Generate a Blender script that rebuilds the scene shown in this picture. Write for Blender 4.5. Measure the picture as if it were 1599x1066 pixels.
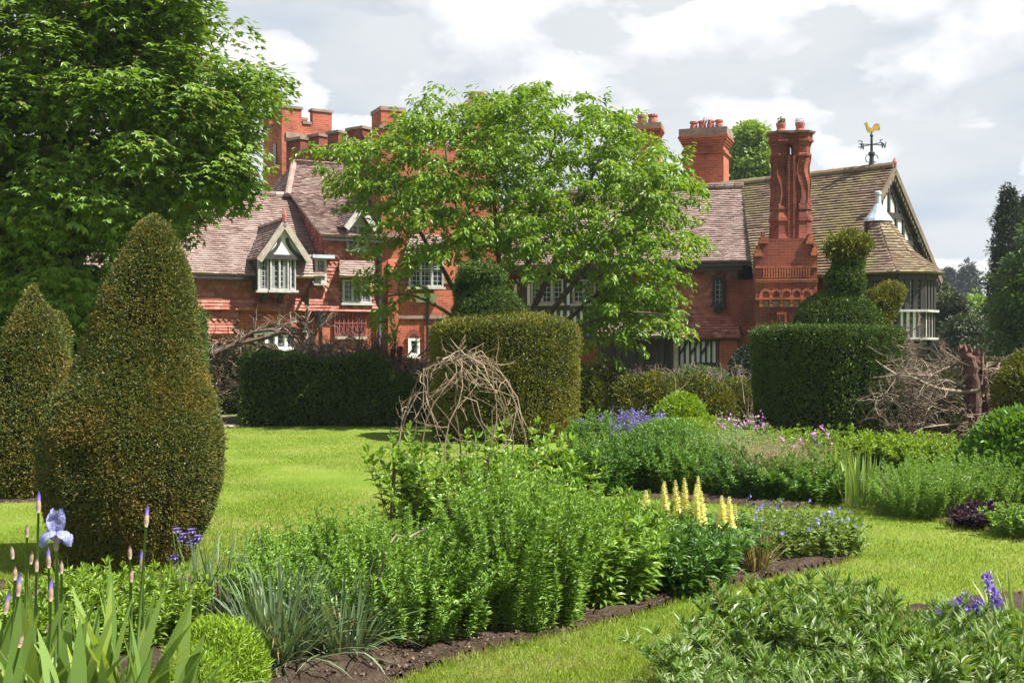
import bpy, math, random
import numpy as np
from mathutils import Vector, Matrix
RAD = math.radians
for _o in list(bpy.data.objects):
    bpy.data.objects.remove(_o)
sc = bpy.context.scene
# ---------------------------------------------------------------- camera
F, CX, HY, EYE = 1800.0, 799.5, 540.0, 1.6
cd = bpy.data.cameras.new("camera")
cam = bpy.data.objects.new("camera", cd)
sc.collection.objects.link(cam)
cam.location = (0, 0, EYE)
cam.rotation_euler = (RAD(90), 0, 0)
cd.sensor_width = 36.0
cd.lens = 36.0 * F / 1599.0
cd.shift_y = 7.0 / 1599.0
cd.clip_start = 0.1
cd.clip_end = 5000
sc.camera = cam
# ---------------------------------------------------------------- light
SUN_AZ = (0.93, -0.367)      # horizontal direction towards the sun
SUN_EL = RAD(56)
sd = bpy.data.lights.new("sun", 'SUN')
sun = bpy.data.objects.new("sun", sd)
sc.collection.objects.link(sun)
_sv = Vector((SUN_AZ[0] * math.cos(SUN_EL), SUN_AZ[1] * math.cos(SUN_EL), math.sin(SUN_EL)))
sun.rotation_euler = _sv.to_track_quat('Z', 'Y').to_euler()
sun.location = (30, -5, 40)
sd.energy = 5.0
sd.angle = RAD(0.53)
sd.color = (1.0, 0.955, 0.87)
w = bpy.data.worlds.new("World")
sc.world = w
w.use_nodes = True
nt = w.node_tree
for n in list(nt.nodes):
    nt.nodes.remove(n)


def nd(nt, t, **kw):
    n = nt.nodes.new(t)
    for k, v in kw.items():
        if k in n.inputs.keys():
            n.inputs[k].default_value = v
        else:
            setattr(n, k, v)
    return n


def ramp(nt, stops, interp='LINEAR'):
    r = nt.nodes.new('ShaderNodeValToRGB')
    r.color_ramp.interpolation = interp
    e = r.color_ramp.elements
    while len(e) < len(stops):
        e.new(0.5)
    for i, (p, c) in enumerate(stops):
        e[i].position = p
        e[i].color = (c[0], c[1], c[2], 1) if not isinstance(c, (int, float)) else (c, c, c, 1)
    return r


L = nt.links.new
out = nd(nt, 'ShaderNodeOutputWorld')
sky = nd(nt, 'ShaderNodeTexSky', sky_type='NISHITA', sun_disc=False)
sky.sun_elevation = SUN_EL
sky.sun_rotation = math.atan2(SUN_AZ[0], SUN_AZ[1])
tc = nd(nt, 'ShaderNodeTexCoord')
sep = nd(nt, 'ShaderNodeSeparateXYZ')
L(tc.outputs['Generated'], sep.inputs[0])
# cloud plane projection: (x/(z+.25), y/(z+.25))
zp = nd(nt, 'ShaderNodeMath', operation='ADD')
L(sep.outputs['Z'], zp.inputs[0]); zp.inputs[1].default_value = 0.16
zm = nd(nt, 'ShaderNodeMath', operation='MAXIMUM')
L(zp.outputs[0], zm.inputs[0]); zm.inputs[1].default_value = 0.05
dx = nd(nt, 'ShaderNodeMath', operation='DIVIDE'); L(sep.outputs['X'], dx.inputs[0]); L(zm.outputs[0], dx.inputs[1])
dy = nd(nt, 'ShaderNodeMath', operation='DIVIDE'); L(sep.outputs['Y'], dy.inputs[0]); L(zm.outputs[0], dy.inputs[1])
cmb = nd(nt, 'ShaderNodeCombineXYZ'); L(dx.outputs[0], cmb.inputs[0]); L(dy.outputs[0], cmb.inputs[1])
mp = nd(nt, 'ShaderNodeMapping'); mp.inputs['Location'].default_value = (3.1, 0.4, 0.0)
L(cmb.outputs[0], mp.inputs[0])
n1 = nd(nt, 'ShaderNodeTexNoise', Scale=0.95, Detail=9.0, Roughness=0.55, Distortion=0.15)
L(mp.outputs[0], n1.inputs['Vector'])
# puffy cumulus low over the horizon, in direction space
mp2 = nd(nt, 'ShaderNodeMapping'); mp2.inputs['Location'].default_value = (0.7, 0.0, 0.2); mp2.inputs['Scale'].default_value = (1, 1, 2.0)
L(tc.outputs['Generated'], mp2.inputs[0])
n2 = nd(nt, 'ShaderNodeTexNoise', Scale=7.0, Detail=11.0, Roughness=0.52, Distortion=0.12)
L(mp2.outputs[0], n2.inputs['Vector'])
mp3 = nd(nt, 'ShaderNodeMapping'); mp3.inputs['Location'].default_value = (0.712, -0.006, 0.255); mp3.inputs['Scale'].default_value = (1, 1, 2.0)
L(tc.outputs['Generated'], mp3.inputs[0])
n3 = nd(nt, 'ShaderNodeTexNoise', Scale=7.0, Detail=11.0, Roughness=0.52, Distortion=0.12)
L(mp3.outputs[0], n3.inputs['Vector'])
df = nd(nt, 'ShaderNodeMath', operation='SUBTRACT'); L(n2.outputs['Fac'], df.inputs[0]); L(n3.outputs['Fac'], df.inputs[1])
dm = nd(nt, 'ShaderNodeMath', operation='MULTIPLY_ADD'); L(df.outputs[0], dm.inputs[0]); dm.inputs[1].default_value = 4.0; dm.inputs[2].default_value = 0.55
dm.use_clamp = True
c1 = ramp(nt, [(0.36, 0.0), (0.52, 0.75), (0.72, 1.0)]); L(n1.outputs['Fac'], c1.inputs[0])
c2 = ramp(nt, [(0.478, 0.0), (0.500, 0.65), (0.56, 1.0)]); L(n2.outputs['Fac'], c2.inputs[0])
# cloud tones: high thin veil, and cumulus with lit tops and grey undersides
t1 = ramp(nt, [(0.0, (0.241, 0.273, 0.317)), (0.45, (0.296, 0.315, 0.333)), (1.0, (0.338, 0.348, 0.358))]); L(c1.outputs[0], t1.inputs[0])
t2 = ramp(nt, [(0.0, (0.274, 0.290, 0.320)), (0.5, (0.357, 0.365, 0.382)), (1.0, (0.457, 0.457, 0.461))]); L(dm.outputs[0], t2.inputs[0])
mixc = nd(nt, 'ShaderNodeMixRGB'); L(c2.outputs[0], mixc.inputs[0]); L(t1.outputs[0], mixc.inputs[1]); L(t2.outputs[0], mixc.inputs[2])
# high up the deck breaks and the blue sky shows (lights the shade)
up = nd(nt, 'ShaderNodeMapRange'); up.inputs['From Min'].default_value = 0.33; up.inputs['From Max'].default_value = 0.62
L(sep.outputs['Z'], up.inputs[0])
inv = nd(nt, 'ShaderNodeMath', operation='MULTIPLY_ADD'); L(up.outputs[0], inv.inputs[0]); inv.inputs[1].default_value = -0.45; inv.inputs[2].default_value = 1.0
skm = nd(nt, 'ShaderNodeMixRGB', blend_type='MULTIPLY'); skm.inputs[0].default_value = 1.0
L(sky.outputs[0], skm.inputs[1]); skm.inputs[2].default_value = (0.1, 0.1, 0.1, 1)
mixs = nd(nt, 'ShaderNodeMixRGB'); L(inv.outputs[0], mixs.inputs[0]); L(skm.outputs[0], mixs.inputs[1]); L(mixc.outputs[0], mixs.inputs[2])
bg = nd(nt, 'ShaderNodeBackground'); L(mixs.outputs[0], bg.inputs[0]); bg.inputs[1].default_value = 1.0
L(bg.outputs[0], out.inputs[0])
sc.view_settings.view_transform = 'Standard'
sc.view_settings.look = 'None'
sc.view_settings.exposure = 1.3
sc.view_settings.gamma = 1.0
sc.view_settings.use_curve_mapping = False
sc.cycles.max_bounces = 6
sc.cycles.transparent_max_bounces = 4
sc.cycles.use_denoising = True


# ---------------------------------------------------------------- helpers
def P(px, py, Y):
    return Vector(((px - CX) * Y / F, Y, EYE - (py - HY) * Y / F))


def G(px, py, z=0.0):
    Y = (EYE - z) * F / (py - HY)
    return Vector(((px - CX) * Y / F, Y, z))


def zy(py, Y):
    return EYE - (py - HY) * Y / F


def link(o, parent=None):
    sc.collection.objects.link(o)
    if parent is not None:
        o.parent = parent
    return o


def tag(o, label, cat, group=None, kind=None):
    o["label"] = label
    o["category"] = cat
    if group:
        o["group"] = group
    if kind:
        o["kind"] = kind
    return o


def thing(name, loc, label, cat, group=None):
    o = bpy.data.objects.new(name, None)
    o.empty_display_size = 0.2
    o.location = loc
    link(o)
    return tag(o, label, cat, group)


class Geo:
    """collects vertices and faces (numpy) and builds ONE mesh object"""

    def __init__(s):
        s.v, s.f, s.nv, s.uv = [], [], 0, None

    def add(s, verts, faces, mi=0, smooth=False):
        verts = np.asarray(verts, dtype=np.float32).reshape(-1, 3)
        for fa in (faces if isinstance(faces, list) else [faces]):
            fa = np.asarray(fa, dtype=np.int64)
            if len(fa):
                s.f.append((fa + s.nv, mi, smooth))
        s.v.append(verts)
        s.nv += len(verts)

    def build(s, name, mats, parent=None, loc=None, boxuv=False):
        me = bpy.data.meshes.new(name)
        v = np.concatenate(s.v) if s.v else np.zeros((0, 3), np.float32)
        if loc is not None:
            v = v - np.asarray(loc, np.float32)
        me.vertices.add(len(v))
        me.vertices.foreach_set("co", v.ravel())
        li = np.concatenate([f.ravel() for f, _, _ in s.f])
        lt = np.concatenate([np.full(len(f), f.shape[1]) for f, _, _ in s.f])
        mi = np.concatenate([np.full(len(f), m) for f, m, _ in s.f])
        sm = np.concatenate([np.full(len(f), b) for f, _, b in s.f])
        me.loops.add(len(li))
        me.loops.foreach_set("vertex_index", li.astype(np.int32))
        me.polygons.add(len(lt))
        ls = np.concatenate([[0], np.cumsum(lt)[:-1]])
        me.polygons.foreach_set("loop_start", ls.astype(np.int32))
        me.polygons.foreach_set("material_index", mi.astype(np.int32))
        me.polygons.foreach_set("use_smooth", sm.astype(bool))
        me.update(calc_edges=True)
        if boxuv:
            uvl = me.uv_layers.new(name="UVMap")
            uv = np.zeros((len(li), 2), np.float32)
            for p in me.polygons:
                n = p.normal
                if abs(n.z) > 0.97:
                    u, vv = Vector((1, 0, 0)), Vector((0, 1, 0))
                else:
                    u = Vector((0, 0, 1)).cross(n).normalized()
                    vv = n.cross(u)
                for k in p.loop_indices:
                    c = me.vertices[me.loops[k].vertex_index].co
                    if loc is not None:
                        c = c + Vector(loc)
                    uv[k] = (c.dot(u), c.dot(vv))
            uvl.data.foreach_set("uv", uv.ravel())
        if not isinstance(mats, (list, tuple)):
            mats = [mats]
        for m in mats:
            me.materials.append(m)
        o = bpy.data.objects.new(name, me)
        if loc is not None and parent is None:
            o.location = loc
        link(o, parent)
        return o

    # ---- hard-surface pieces
    def prism(s, poly, vec, mi=0):
        poly = [Vector(p) for p in poly]
        n = len(poly)
        nrm = Vector((0, 0, 0))
        for i in range(n):
            a, b = poly[i], poly[(i + 1) % n]
            nrm += Vector(((a.y - b.y) * (a.z + b.z), (a.z - b.z) * (a.x + b.x), (a.x - b.x) * (a.y + b.y)))
        vec = Vector(vec)
        if nrm.dot(vec) > 0:
            poly.reverse()
        vs = [tuple(p) for p in poly] + [tuple(p + vec) for p in poly]
        fs = [np.array([list(range(n))]), np.array([list(range(2 * n - 1, n - 1, -1))]),
              np.array([[(i + 1) % n, i, n + i, n + (i + 1) % n] for i in range(n)])]
        s.add(vs, fs, mi)

    def box(s, c, ax, hs, mi=0):
        c = Vector(c)
        X, Y, Z = [Vector(a) * h for a, h in zip(ax, hs)]
        s.prism([c - X - Y - Z, c + X - Y - Z, c + X + Y - Z, c - X + Y - Z], Z * 2, mi)

    def bar(s, a, b, wid, thick, nrm, mi=0):
        """rectangular bar from a to b; wid across, thick along nrm"""
        a, b, nrm = Vector(a), Vector(b), Vector(nrm).normalized()
        d = (b - a).normalized()
        sd_ = d.cross(nrm).normalized() * wid / 2
        n2_ = nrm * thick
        s.prism([a - sd_, a + sd_, b + sd_, b - sd_], n2_, mi)

    def tube(s, pts, rad, sides=6, mi=0, cap=True):
        pts = np.asarray([tuple(p) for p in pts], float)
        n = len(pts)
        rad = np.broadcast_to(np.asarray(rad, float), (n,)) if np.ndim(rad) else np.full(n, rad)
        t = np.gradient(pts, axis=0)
        t /= np.linalg.norm(t, axis=1)[:, None] + 1e-9
        ref = np.array([0, 0, 1.0]) if abs(t[0, 2]) < 0.9 else np.array([1.0, 0, 0])
        a = np.cross(t, ref); a /= np.linalg.norm(a, axis=1)[:, None] + 1e-9
        b = np.cross(t, a)
        th = np.linspace(0, 2 * np.pi, sides, endpoint=False)
        ring = (np.cos(th)[None, :, None] * a[:, None, :] + np.sin(th)[None, :, None] * b[:, None, :]) * rad[:, None, None] + pts[:, None, :]
        i, j = np.meshgrid(np.arange(n - 1), np.arange(sides), indexing='ij')
        j2 = (j + 1) % sides
        q = np.stack([i * sides + j, i * sides + j2, (i + 1) * sides + j2, (i + 1) * sides + j], -1).reshape(-1, 4)
        fs = [q]
        if cap and sides > 2:
            fs.append(np.array([list(range(sides))]))
            fs.append(np.array([list(range((n - 1) * sides, n * sides))[::-1]]))
        s.add(ring.reshape(-1, 3), fs, mi, True)

    def rings(s, rows, sides=8, rot=0.0, mi=0, smooth=False, cap=True):
        """rows: (cx, cy, z, r[, twist])"""
        th = np.linspace(0, 2 * np.pi, sides, endpoint=False) + rot
        V = []
        for r in rows:
            tw = r[4] if len(r) > 4 else 0
            V.append(np.stack([r[0] + r[3] * np.cos(th + tw), r[1] + r[3] * np.sin(th + tw), np.full(sides, r[2])], -1))
        n = len(rows)
        i, j = np.meshgrid(np.arange(n - 1), np.arange(sides), indexing='ij')
        j2 = (j + 1) % sides
        q = np.stack([i * sides + j, i * sides + j2, (i + 1) * sides + j2, (i + 1) * sides + j], -1).reshape(-1, 4)
        fs = [q]
        if cap:
            fs += [np.array([list(range(sides))[::-1]]), np.array([list(range((n - 1) * sides, n * sides))])]
        s.add(np.concatenate(V), fs, mi, smooth)

    # ---- foliage pieces
    def leaves(s, pos, dirs, nrm, ln, wd, shape='diamond', mi=0):
        pos = np.asarray(pos, float); N = len(pos)
        if N == 0:
            return
        d = np.asarray(dirs, float); d = d / (np.linalg.norm(d, axis=1)[:, None] + 1e-9)
        n = np.asarray(nrm, float)
        sd_ = np.cross(d, n); sd_ /= (np.linalg.norm(sd_, axis=1)[:, None] + 1e-9)
        n = np.cross(sd_, d)
        T, faces = LEAF[shape]
        k = len(T)
        ln = np.broadcast_to(np.asarray(ln, float), (N,)); wd = np.broadcast_to(np.asarray(wd, float), (N,))
        V = pos[:, None, :] + T[None, :, 0, None] * (ln[:, None] * d.T.T)[:, None, :] \
            + T[None, :, 1, None] * (wd[:, None] * sd_)[:, None, :] + T[None, :, 2, None] * (ln[:, None] * n)[:, None, :]
        off = (np.arange(N) * k)[:, None, None]
        fs = [(np.asarray(f)[None] + off).reshape(-1, np.asarray(f).shape[1]) for f in faces]
        s.add(V.reshape(-1, 3), fs, mi)

    def blades(s, base, dirs, ln, wd, droop, seg=4, mi=0, tipw=0.08, twist=None, fold=0.0):
        """strap leaves: start along dirs, bend towards gravity by droop"""
        base = np.asarray(base, float); N = len(base)
        if N == 0:
            return
        d = np.asarray(dirs, float); d /= np.linalg.norm(d, axis=1)[:, None] + 1e-9
        ln = np.broadcast_to(np.asarray(ln, float), (N,)); wd = np.broadcast_to(np.asarray(wd, float), (N,))
        droop = np.broadcast_to(np.asarray(droop, float), (N,))
        hz = d.copy(); hz[:, 2] = 0
        hn = np.linalg.norm(hz, axis=1)[:, None]
        hz = np.where(hn > 1e-3, hz / (hn + 1e-9), np.array([[1.0, 0, 0]]))
        side = np.stack([-hz[:, 1], hz[:, 0], np.zeros(N)], -1)
        if twist is not None:
            c, s_ = np.cos(twist)[:, None], np.sin(twist)[:, None]
            side = side * c + hz * s_
        rows = []
        p = base.copy(); cur = d.copy()
        for i in range(seg + 1):
            t = i / seg
            wf = np.clip((1 - t) * 3.2, 0, 1) ** 0.75 * (0.55 + 0.45 * min(1, t * 4)) if i < seg else tipw
            rows.append((p - side * (wd * wf / 2)[:, None], p + side * (wd * wf / 2)[:, None]))
            cur = cur + hz * (droop / seg * 0.55)[:, None] - np.array([0, 0, 1.0]) * (droop / seg * (0.35 + 1.3 * t))[:, None]
            cur /= np.linalg.norm(cur, axis=1)[:, None]
            p = p + cur * (ln / seg)[:, None]
        V = np.stack([x for r in rows for x in r], 1)
        k = 2 * (seg + 1)
        f = np.array([[2 * i, 2 * i + 1, 2 * i + 3, 2 * i + 2] for i in range(seg)])
        s.add(V.reshape(-1, 3), [(f[None] + (np.arange(N) * k)[:, None, None]).reshape(-1, 4)], mi, True)


LEAF = {
    'diamond': (np.array([[0, 0, 0], [.45, .5, .10], [1, 0, -.06], [.45, -.5, .10]]), [[[0, 1, 2, 3]]]),
    'oval': (np.array([[0, 0, 0], [.5, 0, .03], [1, 0, -.16], [.22, .42, .09], [.68, .40, .06], [.22, -.42, .09], [.68, -.40, .06]]),
             [[[0, 1, 4, 3], [0, 5, 6, 1]], [[1, 2, 4], [1, 6, 2]]]),
    'maple': (np.array([[0, 0, 0], [.45, .22, .02], [1, 0, -.14], [.45, -.22, .02],
                        [.18, .34, .04], [.62, .62, -.1], [.42, .14, .02], [.18, -.34, .04], [.62, -.62, -.1], [.42, -.14, .02]]),
              [[[0, 1, 2, 3], [0, 4, 5, 6], [0, 9, 8, 7]]]),
    'needle': (np.array([[0, -.5, 0], [0, .5, 0], [1, 0, 0]]), [[[0, 1, 2]]]),
}


def unit(v):
    return v / (np.linalg.norm(v, axis=-1, keepdims=True) + 1e-9)


def rnd_dir(r, n):
    return unit(r.normal(size=(n, 3)))


# ---------------------------------------------------------------- materials
def new_mat(name):
    m = bpy.data.materials.new(name)
    m.use_nodes = True
    nt = m.node_tree
    for n in list(nt.nodes):
        nt.nodes.remove(n)
    o = nd(nt, 'ShaderNodeOutputMaterial')
    return m, nt, o


def simple(name, col, rough=0.7, noise=0.0, nscale=8.0, metal=0.0, bump=0.0, spec=0.5):
    m, nt, o = new_mat(name)
    b = nd(nt, 'ShaderNodeBsdfPrincipled', Roughness=rough, Metallic=metal)
    b.inputs['Specular IOR Level'].default_value = spec
    b.inputs['Base Color'].default_value = (*col, 1)
    if noise or bump:
        t = nd(nt, 'ShaderNodeTexCoord')
        n = nd(nt, 'ShaderNodeTexNoise', Scale=nscale, Detail=6.0, Roughness=0.65)
        nt.links.new(t.outputs['Object'], n.inputs['Vector'])
        r = ramp(nt, [(0.3, tuple(c * (1 - noise) for c in col)), (0.7, tuple(min(1, c * (1 + noise)) for c in col))])
        nt.links.new(n.outputs['Fac'], r.inputs[0])
        nt.links.new(r.outputs[0], b.inputs['Base Color'])
        if bump:
            bp = nd(nt, 'ShaderNodeBump', Strength=bump, Distance=0.02)
            nt.links.new(n.outputs['Fac'], bp.inputs['Height'])
            nt.links.new(bp.outputs[0], b.inputs['Normal'])
    nt.links.new(b.outputs[0], o.inputs[0])
    return m


def leafmat(name, stops, rough=0.5, transl=0.3, patch=None, spec=0.35, tcol=None):
    """stops over a random value per leaf; patch = (scale, colour, lo, hi) tints whole areas of the plant"""
    m, nt, o = new_mat(name)
    g = nd(nt, 'ShaderNodeNewGeometry')
    r = ramp(nt, stops)
    nt.links.new(g.outputs['Random Per Island'], r.inputs[0])
    col = r.outputs[0]
    if patch:
        t = nd(nt, 'ShaderNodeTexCoord')
        n = nd(nt, 'ShaderNodeTexNoise', Scale=patch[0], Detail=4.0, Roughness=0.6)
        nt.links.new(t.outputs['Object'], n.inputs['Vector'])
        rr = ramp(nt, [(patch[2], 0.0), (patch[3], patch[4] if len(patch) > 4 else 0.8)])
        nt.links.new(n.outputs['Fac'], rr.inputs[0])
        mx = nd(nt, 'ShaderNodeMixRGB')
        nt.links.new(rr.outputs[0], mx.inputs[0]); nt.links.new(col, mx.inputs[1])
        mx.inputs[2].default_value = (*patch[1], 1)
        col = mx.outputs[0]
    b = nd(nt, 'ShaderNodeBsdfPrincipled', Roughness=rough)
    b.inputs['Specular IOR Level'].default_value = spec
    nt.links.new(col, b.inputs['Base Color'])
    if transl > 0:
        tr = nd(nt, 'ShaderNodeBsdfTranslucent')
        hs = nd(nt, 'ShaderNodeMixRGB', blend_type='MULTIPLY'); hs.inputs[0].default_value = 1.0
        nt.links.new(col, hs.inputs[1]); hs.inputs[2].default_value = (*(tcol or (1.5, 1.35, 0.55)), 1)
        nt.links.new(hs.outputs[0], tr.inputs[0])
        ms = nd(nt, 'ShaderNodeMixShader'); ms.inputs[0].default_value = transl
        nt.links.new(b.outputs[0], ms.inputs[1]); nt.links.new(tr.outputs[0], ms.inputs[2])
        nt.links.new(ms.outputs[0], o.inputs[0])
    else:
        nt.links.new(b.outputs[0], o.inputs[0])
    return m


# ---------------------------------------------------------------- ground
def ground_mat(name, stops, scales, rough=0.9, bump=0.5, dist=0.02):
    m, nt, o = new_mat(name)
    t = nd(nt, 'ShaderNodeTexCoord')
    a = nd(nt, 'ShaderNodeTexNoise', Scale=scales[0], Detail=5.0, Roughness=0.6)
    b_ = nd(nt, 'ShaderNodeTexNoise', Scale=scales[1], Detail=8.0, Roughness=0.7)
    nt.links.new(t.outputs['Object'], a.inputs['Vector']); nt.links.new(t.outputs['Object'], b_.inputs['Vector'])
    mx = nd(nt, 'ShaderNodeMixRGB'); mx.inputs[0].default_value = 0.5
    nt.links.new(a.outputs['Fac'], mx.inputs[1]); nt.links.new(b_.outputs['Fac'], mx.inputs[2])
    r = ramp(nt, stops)
    nt.links.new(mx.outputs[0], r.inputs[0])
    b = nd(nt, 'ShaderNodeBsdfPrincipled', Roughness=rough)
    b.inputs['Specular IOR Level'].default_value = 0.2
    nt.links.new(r.outputs[0], b.inputs['Base Color'])
    bp = nd(nt, 'ShaderNodeBump', Strength=bump, Distance=dist)
    nt.links.new(b_.outputs['Fac'], bp.inputs['Height'])
    nt.links.new(bp.outputs[0], b.inputs['Normal'])
    nt.links.new(b.outputs[0], o.inputs[0])
    return m


M_lawn = ground_mat("lawn_turf", [(0.33, (0.068, 0.124, 0.010)), (0.5, (0.120, 0.180, 0.014)), (0.66, (0.192, 0.232, 0.040))], (0.55, 60), bump=0.6)
M_soil = ground_mat("garden_soil", [(0.32, (0.028, 0.018, 0.011)), (0.5, (0.076, 0.050, 0.034)), (0.68, (0.160, 0.116, 0.084))], (6, 45), bump=1.0, dist=0.05)
M_path = ground_mat("gravel_path", [(0.3, (0.16, 0.13, 0.10)), (0.7, (0.36, 0.31, 0.26))], (2, 90), bump=0.6)

g = Geo()
n_ = 90
xs = np.concatenate([[-3000, -400, -90], np.linspace(-30, 30, n_), [90, 400, 3000]])
ys = np.concatenate([[-40, -5], np.linspace(1, 42, n_), [90, 400, 4000]])
X, Y = np.meshgrid(xs, ys)
Z = 0.012 * np.sin(X * 1.1 + 1) * np.sin(Y * 0.8) + 0.008 * np.sin(X * 2.7 + Y * 1.9)
Z[:, :3] = 0; Z[:, -3:] = 0; Z[-3:, :] = 0
i, j = np.meshgrid(np.arange(len(ys) - 1), np.arange(len(xs) - 1), indexing='ij')
W_ = len(xs)
q = np.stack([i * W_ + j, i * W_ + j + 1, (i + 1) * W_ + j + 1, (i + 1) * W_ + j], -1).reshape(-1, 4)
g.add(np.stack([X, Y, Z], -1).reshape(-1, 3), q, 0, True)
lawn = g.build("lawn", M_lawn); lawn["kind"] = "structure"


def in_poly(pts, poly):
    pts = np.asarray(pts); poly = np.asarray(poly)
    x, y = pts[:, 0], pts[:, 1]
    inside = np.zeros(len(pts), bool)
    n = len(poly)
    for a in range(n):
        x1, y1 = poly[a]; x2, y2 = poly[(a + 1) % n]
        c = ((y1 > y) != (y2 > y)) & (x < (x2 - x1) * (y - y1) / (y2 - y1 + 1e-12) + x1)
        inside ^= c
    return inside


def smooth_poly(pts, it=2):
    p = np.asarray(pts, float)
    for _ in range(it):
        nx = np.roll(p, -1, 0)
        p = np.stack([0.75 * p + 0.25 * nx, 0.25 * p + 0.75 * nx], 1).reshape(-1, 2)
    return p


def bed(name, pix=None, pts=None, seed=1, z=0.02, it=2, mat=None, step=0.06, amp=0.03):
    """a bed of raked soil: a fine grid clipped to the outline, rough and a little raised"""
    if pts is None:
        pts = [tuple(G(*p))[:2] for p in pix]
    poly = smooth_poly(pts, it)
    lo, hi = poly.min(0), poly.max(0)
    r = np.random.default_rng(seed)
    nx, ny = int((hi[0] - lo[0]) / step) + 2, int((hi[1] - lo[1]) / step) + 2
    X, Y = np.meshgrid(np.linspace(lo[0], hi[0], nx), np.linspace(lo[1], hi[1], ny))
    Pp = np.stack([X.ravel(), Y.ravel()], -1)
    ins = in_poly(Pp, poly)
    Zz = z + amp * r.random(len(Pp)) + 0.02 * np.sin(Pp[:, 0] * 5 + seed) * np.sin(Pp[:, 1] * 4)
    i, j = np.meshgrid(np.arange(ny - 1), np.arange(nx - 1), indexing='ij')
    q = np.stack([i * nx + j, i * nx + j + 1, (i + 1) * nx + j + 1, (i + 1) * nx + j], -1).reshape(-1, 4)
    q = q[ins[q].sum(1) >= 2]
    # rim: points outside are drawn onto the cut edge and sunk into the turf
    rim = np.unique(q[~ins[q]])
    A_, B_ = poly, np.roll(poly, -1, 0)
    D_ = B_ - A_
    for k in rim:
        t_ = np.clip(((Pp[k] - A_) * D_).sum(1) / ((D_ ** 2).sum(1) + 1e-12), 0, 1)
        c_ = A_ + D_ * t_[:, None]
        Pp[k] = c_[np.argmin(((c_ - Pp[k]) ** 2).sum(1))] + r.normal(0, .008, 2)
        Zz[k] = -.02
    g = Geo(); g.add(np.stack([Pp[:, 0], Pp[:, 1], Zz], -1), q, 0, False)
    o = g.build(name, mat or M_soil); o["kind"] = "structure"
    return poly


BED_C = bed("flower_bed_soil", [(250, 1120), (560, 1095), (650, 1048), (755, 1018), (860, 993), (1000, 958), (1110, 923), (1210, 902), (1300, 885), (1340, 867),
                      (1342, 852), (1320, 838), (1230, 828), (1120, 822), (1000, 815), (915, 805), (700, 825), (420, 880), (365, 905), (330, 925), (250, 960), (60, 1010), (0, 1100)], seed=3)
BED_L = bed("flower_bed_soil", [(-200, 900), (60, 915), (150, 915), (300, 905), (350, 925), (345, 950), (300, 1000), (280, 1120), (-300, 1120)], seed=5, z=0.03)
BED_B = bed("flower_bed_soil", [(905, 690), (1180, 690), (1420, 690), (1640, 720), (1720, 860), (1599, 836), (1500, 822), (1420, 803), (1330, 782), (1230, 798), (1130, 787), (1020, 782), (915, 768), (880, 730)], seed=7)
BED_R = bed("flower_bed_soil", [(1040, 1075), (1150, 1020), (1280, 975), (1420, 955), (1560, 935), (1700, 915), (1900, 1120), (1000, 1120)], seed=9)
BED_T2 = bed("flower_bed_soil", [(-260, 800), (-60, 786), (60, 786), (85, 776), (60, 766), (-60, 760), (-260, 775)], seed=11)
BED_H = bed("flower_bed_soil", pts=[(-9, 23.2), (-1.2, 23.4), (5.5, 22.6), (5.5, 26), (-9, 26)], seed=12, step=0.2)
PATH = bed("garden_path", pts=[(-9.6, 23.0), (-4.75, 22.6), (-4.95, 25.2), (-5.4, 26.2), (-9.6, 26.6)], seed=14, z=0.01, amp=0.01, step=0.12, mat=M_path)

# short mown grass blades over the parts of the lawn one looks at
r = np.random.default_rng(21)
g = Geo()
def lawn_pts(n, pix):
    poly = np.array(pix, float)
    lo, hi = poly.min(0), poly.max(0)
    # uniform over the ground but denser close by: sample in picture rows
    px = r.uniform(lo[0], hi[0], n); py = r.uniform(lo[1], hi[1], n)
    k = in_poly(np.stack([px, py], -1), poly)
    px, py = px[k], py[k]
    Yg = EYE * F / (py - HY)
    return np.stack([(px - CX) * Yg / F, Yg, np.zeros(len(Yg))], -1)
LP = np.concatenate([lawn_pts(230000, [(-30, 770), (330, 655), (720, 655), (920, 780), (1000, 800), (915, 810), (420, 885), (355, 905), (300, 910), (0, 915)]),
                     lawn_pts(26000, [(890, 755), (1130, 772), (1345, 772), (1345, 872), (900, 830)]),
                     lawn_pts(140000, [(520, 1100), (640, 1038), (750, 1006), (1000, 942), (1110, 908), (1345, 858), (1340, 785), (1430, 800), (1640, 840), (1640, 960), (1200, 1000), (1000, 1100)])])
keep = np.ones(len(LP), bool)
for b_ in (BED_C, BED_B, BED_L, BED_R, BED_T2, PATH):
    keep &= ~in_poly(LP[:, :2], b_)
LP = LP[keep]
n = len(LP)
dirs = np.stack([r.normal(0, .45, n), r.normal(0, .45, n), np.ones(n)], -1)
sc_ = 0.6 + 0.055 * LP[:, 1]
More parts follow.
